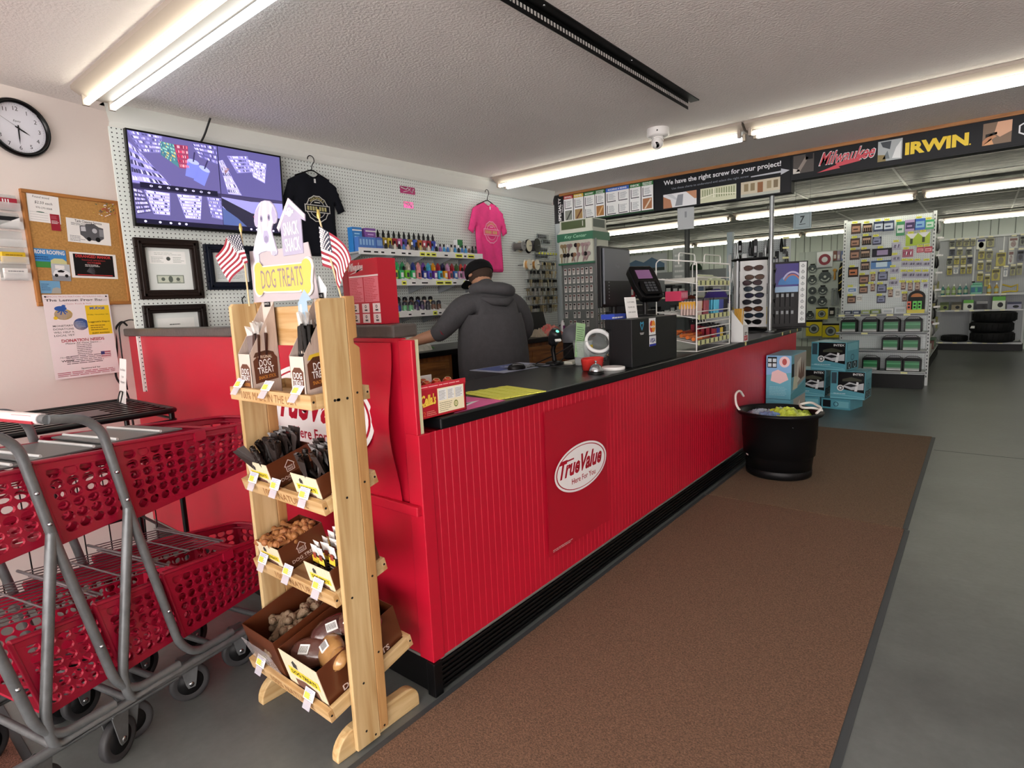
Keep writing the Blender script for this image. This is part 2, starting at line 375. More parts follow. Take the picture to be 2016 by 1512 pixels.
matrug('entrance_mat', -3.3, -2.36, -1.4, .32, 'worn brown mat corner under the shopping carts at the left', '855644', '5a3a2c', (1, 1, 1, 1))

# ------------------------------------------------------------ ceiling light fixtures
TB = mat('fffbe8', .3, emit=TUBE_POWER); TBW = mat('f2fbff', .3, emit=TUBE_POWER)
TBB = mat('fffbe6', .3, emit=9.5); FXM = mat('9c9186', .5)
def fixture(name, label, L, M, tubes=(TB, TBW), group='fluorescent ceiling strips', hang=0):
    t = thing(name, label, 'ceiling light', M, group)
    g = G(); g.add([(0, -.115, 0), (L, -.115, 0), (L, .115, 0), (0, .115, 0), (0, -.06, -.055), (L, -.06, -.055), (L, .06, -.055), (0, .06, -.055), (0, -.115, -.02), (L, -.115, -.02), (L, .115, -.02), (0, .115, -.02)],
       [(0, 1, 9, 8), (8, 9, 5, 4), (4, 5, 6, 7), (7, 6, 10, 11), (11, 10, 2, 3), (0, 8, 4, 7, 11, 3), (1, 2, 10, 6, 5, 9), (0, 3, 2, 1)], FXM)
    g.obj('housing', t)
    for k, s in enumerate((-1, 1)):
        if k >= len(tubes) or tubes[k] is None: continue
        g = G(); g.tube([(.05, s*.062, -.085), (L-.05, s*.062, -.085)], .0165, tubes[k], 10); g.obj('tube', t)
    if hang:
        for x in (.5, L-.5): g = G(); g.tube([(x, 0, 0), (x, 0, hang)], .006, GREYM, 6); g.obj('hanger_rod', t)
    for x in (.02, L-.04):
        for s in (-1, 1):
            g = G(); g.box(x, x+.02, s*.062-.016, s*.062+.016, -.1, -.02, FXM); g.obj('lamp_holder', t)
    return t
ZC = 2.7
F1 = [(-3.86, 1.235, 2.44, 'near fluorescent strip at the upper left, its end over the clock wall corner'), (-1.40, 1.235, 2.44, 'near fluorescent strip overhead, continuing the left strip')]
for x, y, l, lb in F1: fixture('ceiling_strip_light', lb, l, T(x, y, ZC))
fixture('ceiling_strip_light', 'fluorescent strip parallel to the header signs, its end near the pink shirt', 2.44, T(-3.9, 4.75, ZC))
fixture('ceiling_strip_light', 'fluorescent strip at the upper right in line with the one over the pink shirt', 2.44, T(-1.44, 4.75, ZC))
fixture('ceiling_strip_light', 'fluorescent strip beyond the right frame edge', 2.44, T(1.02, 4.75, ZC))
for k, (x, y) in enumerate(((-8.2, 9.9), (-5.7, 9.9), (-3.2, 9.9), (-.7, 9.9), (1.8, 9.9))):
    fixture('hanging_strip_light', 'fluorescent strip of the back room, first row behind the header signs', 2.44, T(x, y, 2.71), (TBB, TBB), 'first row of back room strips', .07)
for k, (x, y) in enumerate(((-8.2, 14.7), (-5.7, 14.7), (-3.2, 14.7), (-.7, 14.7), (1.8, 14.7))):
    fixture('hanging_strip_light', 'fluorescent strip in the far row before the grooved end wall', 2.44, T(x, y, 2.73), (TBB, TBB), 'far row of back room strips', .05)
# ------------------------------------------------------------ things on the clock wall
def on_left(u, z, d=0): return MCW @ T(u, z, d)
def on_peg(y, z, d=0): return FX((-3.995+d, y, z))
PAPER = mat('eeecea', .6)
t = thing('wall_clock', 'round black-rimmed wall clock with white dial near the left frame edge', 'clock', on_left(-.437, 2.487))
g = G(); g.lathe([(.128, .004), (.147, .004), (.150, .018), (.143, .034), (.132, .036), (.126, .02)], mat('0f0f11', .25), 48, caps=False); g.obj('rim', t)
g = G(); g.disc(0, 0, .13, .13, mat('dcdce6', .4), .008, n=48); g.box(-.1, .1, -.1, .1, 0, .006, mat('dcdce6', .4))
for k in range(12):
    a = math.radians(90-30*(k+1)); g.text(str(k+1), INK, .03, x=.1*math.cos(a), y=.1*math.sin(a), z=.0085)
for k in range(60):
    a = math.radians(6*k); g.rect(-.0004, .117, .0004, .121 if k % 5 else .124, INK, .0084, RZ(6*k))
g.text('Equity', INK, .014, y=.035, z=.0085, shear=.3); g.obj('dial', t)
g = G(); g.prism([(-.003, -.015), (.003, -.015), (.0035, .03), (0, .058), (-.0035, .03)], .010, .0115, INK, RZ(-118)); g.obj('hour_hand', t)
g = G(); g.prism([(-.003, -.015), (.003, -.015), (.003, .05), (0, .085), (-.003, .05)], .0125, .0135, INK, RZ(178)); g.obj('minute_hand', t)
g = G(); g.prism([(-.0008, -.03), (.0008, -.03), (.0005, .105), (-.0005, .105)], .0145, .015, INK, RZ(60)); g.lathe([(.005, .014), (.004, .016), (0, .017)], INK, 12); g.obj('second_hand', t)

t = thing('cork_board', 'oak-framed cork bulletin board with papers pinned to it beside the pegboard', 'bulletin board', on_left(-.22, 1.855))
g = G(); ck = mat('b98a4c', .9, var=.22, vscale=90, bump=.3, bscale=300)
g.box(-.24, .24, -.295, .295, .004, .012, ck); g.obj('cork', t)
fw = wood('b5793c', '8f5926', 16, 0); fv = wood('b5793c', '8f5926', 16, 1)
g = G(); g.box(-.257, .257, .295, .315, .0, .02, fw); g.box(-.257, .257, -.315, -.295, .0, .02, fw); g.box(-.257, -.238, -.295, .295, 0, .02, fv); g.box(.238, .257, -.295, .295, 0, .02, fv); g.obj('frame', t, bevel=.003)
def note(name, label, u0, z1, u1, z0, base, draw, ang=0, d=.0135, cat='paper'):
    w, h = u1-u0, z1-z0
    g = G(); g.box(-w/2, w/2, -h/2, h/2, 0, .0008, base); draw(g, w, h)
    return tag(g.obj(name, None, M=on_left((u0+u1)/2, (z0+z1)/2, d) @ RZ(ang)), label, cat)
def d1(g, w, h):
    g.text('Found wood', INK, .016, x=-.01, y=h*.4, z=.001, shear=.2); g.text('$2.50 each', INK, .02, x=0, y=h*.2, z=.001, shear=.2); g.text('970-270-0068', INK, .014, x=0, y=h*.02, z=.001)
    for k in range(4): g.rect(-w*.45, -h*(.15+.09*k), w*.1, -h*(.155+.09*k), INK, .001)
    g.disc(-.02, -h*.14, .02, .003, mat('3f6a58', .6), .0012)
note('handwritten_note', 'handwritten white note pinned at the top left of the cork board', -.452, 2.15, -.297, 2.0, PAPER, d1, -2)
rb = mat('9c1830', .5)
note('business_card', 'small dark red card pinned under the corner of the handwritten note', -.352, 2.05, -.306, 1.96, rb, lambda g, w, h: (g.lines(-w*.4, w*.4, -h*.1, h*.12, 3, WHITE, .001), g.lines(-w*.4, w*.4, h*.2, h*.4, 3, mat('d07080'), .001)), -1, .0155, 'card')
def d2(g, w, h):
    g.text('Tank Cleaning Service', INK, .02, y=h*.4, z=.001, w=w*.62, bold=.01)
    g.lines(-w*.4, w*.2, h*.22, h*.34, 3, mat('6a6a6e'), .001); dk = mat('55565c')
    g.poly([(-.05, -.02), (-.05, .03), (-.02, .035), (-.015, .045), (.03, .05), (.055, .035), (.08, .03), (.08, -.03), (.05, -.05), (-.02, -.045), (-.035, -.03)], dk, .001)
    g.poly([(-.045, 0), (-.045, .026), (-.02, .03), (-.018, .002)], mat('c9c9cf'), .0014); g.disc(.03, .01, .014, .014, mat('bdbdc4'), .0014); g.disc(-.005, -.042, .012, .012, INK, .0015); g.disc(.045, -.04, .014, .014, INK, .0015); g.rect(.055, -.02, .078, .022, mat('8a8b92'), .0014)
    g.lines(-w*.45, -w*.1, -h*.45, -h*.2, 4, mat('8a8a90'), .001)
note('service_flyer', 'white flyer with a grey tank truck drawing pinned right of centre on the cork board', -.274, 2.036, -.036, 1.9, PAPER, d2, -2.5, .014, 'flyer')
def d3(g, w, h):
    g.rect(-w/2, -h/2, w/2, -h*.18, mat('3c8a3e'), .0009); g.text('RONS ROOFING', WHITE, .03, y=h*.33, z=.0012, w=w*.92, h=h*.22, bold=.03)
    g.poly([(.0, -h*.42), (.0, -h*.1), (w*.12, h*.02), (w*.38, h*.02), (w*.5, -h*.12), (w*.5, -h*.42)], mat('cfcf96'), .0011); g.lines(-w*.45, -.0, -h*.1, h*.12, 2, mat('1c3f78'), .0011)
note('roofing_flyer', 'blue and green roofing flyer pinned at the left middle of the cork board', -.462, 1.855, -.30, 1.752, mat('3a86c8', .45), d3, -1.5, .014, 'flyer')
def d4(g, w, h):
    g.rect(-w/2, -h/2, w/2, -h*.15, mat('8d9096'), .0009)
    g.poly([(-.042, -.01), (-.03, .012), (.0, .02), (.025, .012), (.044, .0), (.044, -.018), (-.042, -.02)], mat('e8eaee'), .0013)
    g.poly([(-.02, .008), (.0, .015), (.02, .008), (.01, .0), (-.015, .0)], INK, .0016)
    for x in (-.026, .026): g.disc(x, -.018, .009, .009, INK, .0016)
    g.rect(-w*.3, h*.2, w*.2, h*.42, PAPER, .0011)
note('car_flyer', 'small flyer showing a white car pinned below the roofing flyer', -.385, 1.775, -.29, 1.68, mat('b9bec4', .45), d4, -2, .0155, 'flyer')
def d5(g, w, h):
    g.rect(-w*.43, -h*.42, w*.43, h*.44, mat('16161a'), .0009); rd = mat('c23a3a')
    g.text('DERANGED MANOR', rd, .02, y=h*.36, z=.0012, w=w*.76, h=h*.12, bold=.03); g.text('haunted attraction', rd, .012, y=h*.22, z=.0012, w=w*.5); g.text('OCTOBER', rd, .014, y=h*.11, z=.0012, w=w*.3, bold=.02)
    g.lines(-w*.2, w*.2, -h*.05, h*.05, 2, WHITE, .0012); g.rect(-w*.38, -h*.39, w*.38, -h*.36, rd, .0012)
    gy = mat('4c4c52')
    for a in range(7): g.rect(-.002, 0, .002, .045, gy, .0011, T(-.045, -.035, 0) @ RZ(-40-a*12))
note('event_flyer', 'black and red haunted-house flyer with white border pinned low right on the cork board', -.282, 1.845, -.024, 1.698, PAPER, d5, -1.2, .014, 'flyer')
note('business_card', 'pale blue card pinned at the bottom left of the cork board', -.452, 1.68, -.352, 1.61, mat('6fa3c8', .5), lambda g, w, h: (g.lines(-w*.45, 0, -h*.3, h*.3, 4, mat('3a6a92'), .001), g.poly([(0, -h/2), (w*.1, -h*.1), (w*.3, 0), (w/2, -h*.1), (w/2, -h/2)], mat('a8a8a0'), .001)), -1, .014, 'card')
pinc = ['2f5f50', 'e8e4e0', 'b02a3a', 'c8b43a', 'd8d8dc', '222226', '6a2030', '8fae9c']
rp = random.Random(5)
pin = tag((lambda g: (g.lathe([(.0022, 0), (.0016, .004), (.0026, .007), (.0018, .009), (0, .0095)], mat('b02a3a', .3), 8), g.obj('push_pin'))[1])(G()), 'small push pin in the cluster at the top right of the cork board', 'pin', 'push pins in the cork board cluster')
pm = [pin.data]
for c in pinc[:5]:
    me = pin.data.copy(); me.materials.clear(); me.materials.append(mat(c, .3)); pm.append(me)
pin.matrix_world = on_left(-.06, 2.11, .012)
for k in range(58):
    u = -.035+rp.gauss(0, .032); z = 2.105+rp.gauss(0, .026)
    if not (-.16 < u < .012 and 2.03 < z < 2.165): continue
    o = pin.copy(); o.data = rp.choice(pm); COL.objects.link(o); o.matrix_world = on_left(u, z, .012) @ RX(rp.uniform(-30, 30)) @ RY(rp.uniform(-30, 30))
# benefit poster
def poster(g, w, h):
    pk = mat('b02248', .5); g.text('LEMON FROG NATION VETERANS RELIEF', pk, .012, y=h*.475, z=.001, w=w*.92)
    g.text('The Lemon Frog Band', INK, .03, y=h*.43, z=.001, w=w*.94, h=h*.04, bold=.03); g.text('Classic Rock & Roll', pk, .011, y=h*.39, z=.001, w=w*.4)
    g.disc(-w*.24, h*.265, w*.135, h*.065, mat('e8c42a'), .001); g.disc(-w*.36, h*.225, w*.03, h*.02, mat('e8c42a'), .0011); bl = mat('2a5aa8')
    g.disc(-w*.27, h*.335, w*.09, h*.03, bl, .0014); g.disc(-w*.22, h*.365, w*.03, h*.014, bl, .0014)
    for a in (-60, -20, 30, 60): g.rect(-.003, -.03, .003, 0, bl, .0015, T(-w*.25, h*.32, 0) @ RZ(a))
    g.disc(0, h*.14, w*.115, h*.072, bl, .001); g.lines(-w*.08, w*.08, h*.10, h*.18, 4, mat('9fb4d8'), .0012)
    g.rect(w*.09, -h*.0, w*.49, h*.37, INK, .0009); g.rect(w*.1, h*.005, w*.48, h*.365, mat('ecc61e', .5), .0011)
    g.text('MUDGE', bl, .02, x=w*.29, y=h*.33, z=.0013, w=w*.24, bold=.04); g.text('Friday, November 6th', INK, .01, x=w*.29, y=h*.25, z=.0013, w=w*.33); g.text("Luggnutt's Depot", INK, .012, x=w*.29, y=h*.16, z=.0013, w=w*.34, bold=.02)
    g.text('SILENT AUCTION', INK, .01, x=w*.29, y=h*.022, z=.0013, w=w*.28, bold=.03); g.lines(w*.14, w*.44, h*.05, h*.13, 3, mat('8a6a10'), .0013)
    for k, s in enumerate(('MONETARY', 'DONATIONS', 'WILL HELP A', 'LOCAL VET')): g.text(s, INK, .013, x=-w*.27, y=h*(.13-.038*k), z=.001, w=w*.3, h=h*.022, bold=.02)
    g.text('DONATION NEEDS', mat('c01a3c'), .02, y=-h*.05, z=.001, w=w*.66, h=h*.038, bold=.04); g.text('Please All New Items....', INK, .012, y=-h*.085, z=.001, w=w*.55, bold=.02)
    for k in range(11): g.lines(-w*(.3 if k < 5 else .12), w*(.3 if k < 5 else .12), -h*(.345-.022*k)+h*.01, -h*(.345-.022*k)+h*.022, 1, mat('4a3a44'), .001, thick=.7, ragged=.1)
    g.text('Howling', INK, .012, x=-w*.3, y=-h*.25, z=.001, w=w*.18, shear=.3); g.text('Wind', INK, .014, x=-w*.29, y=-h*.29, z=.001, w=w*.18, bold=.03)
    g.rect(w*.24, -h*.29, w*.4, -h*.21, mat('c86a80'), .001); g.rect(w*.24, -h*.25, w*.3, -h*.21, mat('2f3f78'), .0012)
    for k in range(3): g.rect(w*.24, -h*(.285-.024*k), w*.4, -h*(.277-.024*k), WHITE, .0011)
    g.text('Sponsored by:', INK, .012, x=w*.05, y=-h*.40, z=.001, w=w*.3, bold=.02); g.lines(-w*.46, w*.46, -h*.48, -h*.42, 3, pk, .001, ragged=.05)
g = G(); w_, h_ = .352, .478; g.box(-w_/2, w_/2, -h_/2, h_/2, 0, .001, mat('ece2e4', .5)); poster(g, w_, h_)
for x in (-1, 1): g.lathe([(.005, .001), (.003, .006), (0, .007)], INK, 10, T(x*w_*.46, h_*.475, 0))
tag(g.obj('benefit_poster', None, M=on_left(-.277, 1.364, .0225) @ RX(-1)), 'tall white band benefit poster with a lemon hanging below the cork board', 'poster')
# acrylic card holders at the far left
AC = mat('f4f6f6', .12, alpha=.28)
for k, (z, col, lb, c2) in enumerate(((2.09, 'a01832', 'dark red', 'e8e8e8'), (1.995, '24262c', 'black and white', 'e8e8e8'), (1.90, None, '', ''), (1.81, 'd8b422', 'yellow', '9a7a10'), (1.725, 'e6e4e2', 'white', '8a8a8e'))):
    t = thing('card_holder', 'clear acrylic card holder on the left wall, %s' % ('holding %s cards' % lb if col else 'the empty one in the column'), 'card holder', on_left(-.56, z))
    g = G(); g.box(-.06, .065, -.045, .04, 0, .003, AC); g.box(-.06, .065, -.045, -.03, .003, .035, AC); g.box(-.06, .065, -.043, -.005, .033, .035, AC); g.obj('tray', t, bevel=.001)
    if col:
        g = G(); g.box(-.05, .055, -.035, .018, .008, .028, mat(col, .5))
        m = mat(c2); 
        if k == 0:
            for q in range(3): g.rect(-.012+.012*q, -.02, -.006+.012*q, .012, m, .0285)
        elif k == 1: g.poly([(-.05, -.035), (.055, -.035), (.055, .016)], m, .0285)
        else: g.lines(-.035, .045, -.02, .01, 2, m, .0285)
        tag(g.obj('card_stack', None, M=on_left(-.56, z)), 'stack of %s business cards in an acrylic holder' % lb, 'cards')
for u, z in ((-.72, 1.12), (-.70, 1.12), (-.665, 1.12)):
    pass

# ------------------------------------------------------------ television on the pegboard
t = thing('television', 'wide black television showing four blue-tinted security camera views', 'television', on_peg(1.845, 2.262, .09) @ RX(3) @ RZ(-.3))
TW, TH = .48, .274
g = G(); g.box(-TW, TW, -TH, TH, -.03, .0, mat('0b0b0d', .3)); g.box(-.3, .3, -.2, .12, -.06, -.03, mat('0b0b0d', .5))
g.box(-TW, TW, -TH, -TH+.018, 0, .006, mat('0b0b0d', .3)); g.box(-TW, TW, TH-.010, TH, 0, .006, mat('0b0b0d', .3)); g.box(-TW, -TW+.009, -TH, TH, 0, .006, mat('0b0b0d', .3)); g.box(TW-.009, TW, -TH, TH, 0, .006, mat('0b0b0d', .3)); g.obj('bezel', t, bevel=.002)
def em(h, e=.75): return mat(h, .25, emit=e)
g = G(); x0, x1, y0, y1 = -TW+.009, TW-.009, -TH+.018, TH-.010; xm = .04; ym = -.03
g.rect(x0, y0, x1, y1, em('2c2848'), .0008)
rs = random.Random(11); Z1 = .0012
def aisle(g, ax0, ay0, ax1, ay1, floor, seed):
    g.rect(ax0, ay0, ax1, ay1, em(floor), Z1)
def shelfrow(g, p, n, c0, cs, z=.0016):
    """quad p (4 pts tl,tr,br,bl) filled with n rows of small bright goods"""
    def q(u, v):
        a = [p[0][i]*(1-u)+p[1][i]*u for i in (0, 1)]; b = [p[3][i]*(1-u)+p[2][i]*u for i in (0, 1)]
        return (a[0]*(1-v)+b[0]*v, a[1]*(1-v)+b[1]*v)
    g.poly([q(0, 1), q(1, 1), q(1, 0), q(0, 0)], em(c0), z)
    for r in range(n):
        u = .02
        while u < .96:
            du = rs.uniform(.03, .1); v0 = (r+.12)/n; v1 = (r+.72)/n
            g.poly([q(u, v1), q(min(u+du*.85, .98), v1), q(min(u+du*.85, .98), v0+rs.uniform(0, .25)/n), q(u, v0)], em(rs.choice(cs)), z+.0004); u += du
PU = ['a9a2dc', '8a84c4', 'c8c2f0', '6a66a6', '4a4878', 'e0dcf8']
aisle(g, x0, ym, xm, y1, '5a5488', 1); aisle(g, xm+.004, ym, x1, y1, '57528a', 2); aisle(g, x0, y0, xm, ym-.03, '544f80', 3)
shelfrow(g, [(x0, y1), (x0+.19, y1), (x0+.17, y1-.10), (x0+.06, y1-.115)], 5, '6a659e', PU)
shelfrow(g, [(x0, y1-.06), (x0+.06, y1-.115), (x0+.22, ym+.005), (x0, ym+.005)], 5, '7d78b6', ['2a2840', 'c8c2f0', 'a8a2dc', '3a3860'])
shelfrow(g, [(x0+.17, y1-.03), (x0+.25, y1-.035), (x0+.27, y1-.17), (x0+.17, y1-.11)], 6, '4a7080', ['3f7a80', 'c8b060', '2f5f74', '8ac0b0'])
shelfrow(g, [(x0+.25, y1-.035), (x0+.33, y1-.03), (x0+.33, y1-.17), (x0+.27, y1-.17)], 5, '8a3a5a', ['c03a5a', 'e0a0b0', '7a2a48'])
for cx, cy, a in ((x0+.345, y1-.17, -12), (x0+.40, y1-.20, -24)):
    g.rect(-.035, -.05, .035, .05, em('6f78cc'), .002, T(cx, cy, 0) @ RZ(a)); g.disc(0, .05, .035, .014, em('a0a8ee'), .0022, T(cx, cy, 0) @ RZ(a)); g.rect(-.004, .05, .004, .11, em('302c50'), .0024, T(cx, cy, 0) @ RZ(a))
shelfrow(g, [(x0+.35, y1-.01), (xm, y1), (xm, y1-.12), (x0+.40, y1-.09)], 4, '5a5690', PU)
shelfrow(g, [(xm+.06, y1-.05), (xm+.2, y1-.03), (xm+.22, y1-.13), (xm+.12, y1-.15)], 5, '8d88c4', PU)
shelfrow(g, [(xm+.2, y1-.05), (xm+.33, y1-.06), (xm+.31, y1-.19), (xm+.23, y1-.16)], 6, 'a9a4e0', ['e0dcf8', '5a568e', 'c8c2f0'])
shelfrow(g, [(xm+.004, y1-.09), (xm+.03, y1-.08), (xm+.14, ym+.005), (xm+.05, ym+.005)], 6, 'b0aae4', ['3a3860', 'd8d2f8'])
g.poly([(xm+.03, y1-.12), (xm+.07, y1-.13), (xm+.04, y1-.17)], em('8a6a70'), .002)
shelfrow(g, [(x0, y0+.2), (x0+.05, y0+.19), (x0+.09, y0+.07), (x0+.01, y0+.05)], 6, '3f3c62', PU)
shelfrow(g, [(x0+.06, ym-.03), (x0+.2, ym-.035), (x0+.19, y0+.06), (x0+.1, y0+.06)], 7, '9d98d8', ['d8d2f8', '3a3868', 'b8b2ec', 'f0ecff'])
shelfrow(g, [(x0+.24, ym-.035), (x0+.39, ym-.03), (x0+.37, y0+.05), (x0+.28, y0+.05)], 8, '9d98d8', ['d8d2f8', '3a3868', 'b8b2ec', 'f0ecff'])
shelfrow(g, [(x0+.42, ym-.03), (xm, ym-.03), (xm, y0+.06), (x0+.44, y0+.07)], 6, '7a76b4', PU)
g.rect(xm+.004, y0+.03, x1, ym-.004, em('8f8ccc'), Z1); g.poly([(xm+.004, y0+.03), (xm+.16, y0+.03), (xm+.1, y0+.08), (xm+.004, y0+.14)], em('4a5a90'), .0016); g.poly([(xm+.12, y0+.03), (x1, y0+.03), (x1, y0+.10), (xm+.2, y0+.12), (xm+.004, y0+.20), (xm+.004, y0+.15)], em('242238'), .0014)
g.poly([(xm+.004, ym-.004), (x1, ym-.004), (x1, ym-.02), (xm+.2, ym-.03), (xm+.004, ym-.02)], em('3a3458'), .0016)
g.tube([(xm+.21, y0+.1, .002), (xm+.28, y0+.12, .002), (xm+.35, y0+.08, .002), (xm+.33, y0+.04, .002), (xm+.24, y0+.05, .002)], .0015, em('d04a7a', .8), 4, closed=True)
g.rect(x0+.04, ym-.02, xm-.02, ym+.012, em('14122a'), .002); g.rect(x0, y0, x1, y0+.028, em('12102a'), .002)
for k in range(8): g.disc(x0+.1+k*.048, ym-.004, .009, .006, em('c8c4ec', .8), .0024, n=10, r0=.5)
for x in (.05, .13, .19, .24, .28, .62, .7, .74, .78, .86): g.disc(x0+x, y0+.014, .008, .007, em('c8c4ec', .8), .0024, n=10)
g.rect(xm-.001, ym, xm+.003, y1, em('12102a'), .0022); g.obj('screen', t)
g = G(); g.tube(fillet([(-3.97, 1.79, 2.50), (-3.93, 1.83, 2.58), (-3.88, 1.86, 2.69)], .04), .006, BLACK, 6); tag(g.obj('aerial_cable'), 'thin black cable rising from the television to the ceiling', 'cable')
# frames
def picframe(label, y0, z1, y1, z0, b, col, rough, draw, mw=.0):
    t = thing('picture_frame', label, 'picture frame', on_peg((y0+y1)/2, (z0+z1)/2)); w, h = (y1-y0)/2, (z1-z0)/2
    m = mat(col, rough); g = G()
    for a in ((-w, w, h-b, h), (-w, w, -h, -h+b)): g.box(a[0], a[1], a[2], a[3], 0, .028, m); g.box(a[0]+b*.35, a[1]-b*.35, a[2]+b*.3, a[3]-b*.3, .028, .036, m)
    for a in ((-w, -w+b), (w-b, w)): g.box(a[0], a[1], -h+b, h-b, 0, .028, m); g.box(a[0]+b*.3, a[1]-b*.3, -h+b*.3, h-b*.3, .028, .036, m)
    g.obj('frame', t, bevel=.004)
    g = G(); g.rect(-w+b, -h+b, w-b, h-b, mat('dfe5e2', .35), .006); draw(g, w-b, h-b); g.obj('certificate', t)
def fr1(g, w, h):
    gr = mat('8a9690', .6); g.rect(-w*.82, h*.25, w*.78, h*.85, mat('f2f3f0'), .0065); g.lines(-w*.6, w*.6, h*.66, h*.8, 2, gr, .007, thick=.2); g.lines(-w*.75, -w*.2, h*.3, h*.6, 5, gr, .007, thick=.25); g.lines(w*.2, w*.7, h*.3, h*.6, 4, gr, .007, thick=.25); g.disc(0, h*.5, .012, .012, mat('4a504c'), .0072)
    g.rect(-w*.6, -h*.68, w*.6, -h*.28, mat('7d8a7c'), .007); g.rect(-w*.56, -h*.64, w*.56, -h*.32, mat('c6cdbd'), .0073); g.disc(0, -h*.48, .013, .02, mat('59635a'), .0075); g.disc(-w*.33, -h*.48, .011, .011, mat('59635a'), .0075); g.disc(w*.33, -h*.48, .011, .011, mat('59635a'), .0075); g.text('ONE', mat('59635a'), .012, x=w*.33, y=-h*.6, z=.0077)
picframe('dark brown frame with a certificate and a mounted dollar bill under the television', 1.363, 1.932, 1.738, 1.562, .056, '2b1d18', .3, fr1)
def fr2(g, w, h): g.lines(-w*.8, w*.8, -h*.8, h*.3, 12, mat('8c949a'), .0068, thick=.25); g.lines(-w*.3, w*.3, h*.45, h*.6, 1, mat('5c646a'), .0068)
picframe('navy framed certificate partly behind the small left flag', 1.768, 1.912, 2.108, 1.615, .052, '101a2e', .35, fr2)
def fr3(g, w, h): g.rect(-w*.8, -h*.9, w*.8, h*.75, mat('eceeea'), .0066); g.lines(-w*.5, w*.5, -h*.2, h*.3, 4, mat('7c8480'), .007, thick=.25); g.lines(-w*.3, w*.3, h*.4, h*.5, 1, mat('4c5450'), .007)
picframe('lower dark brown frame rising behind the black ledge', 1.366, 1.526, 1.738, 1.16, .05, '231815', .3, fr3)
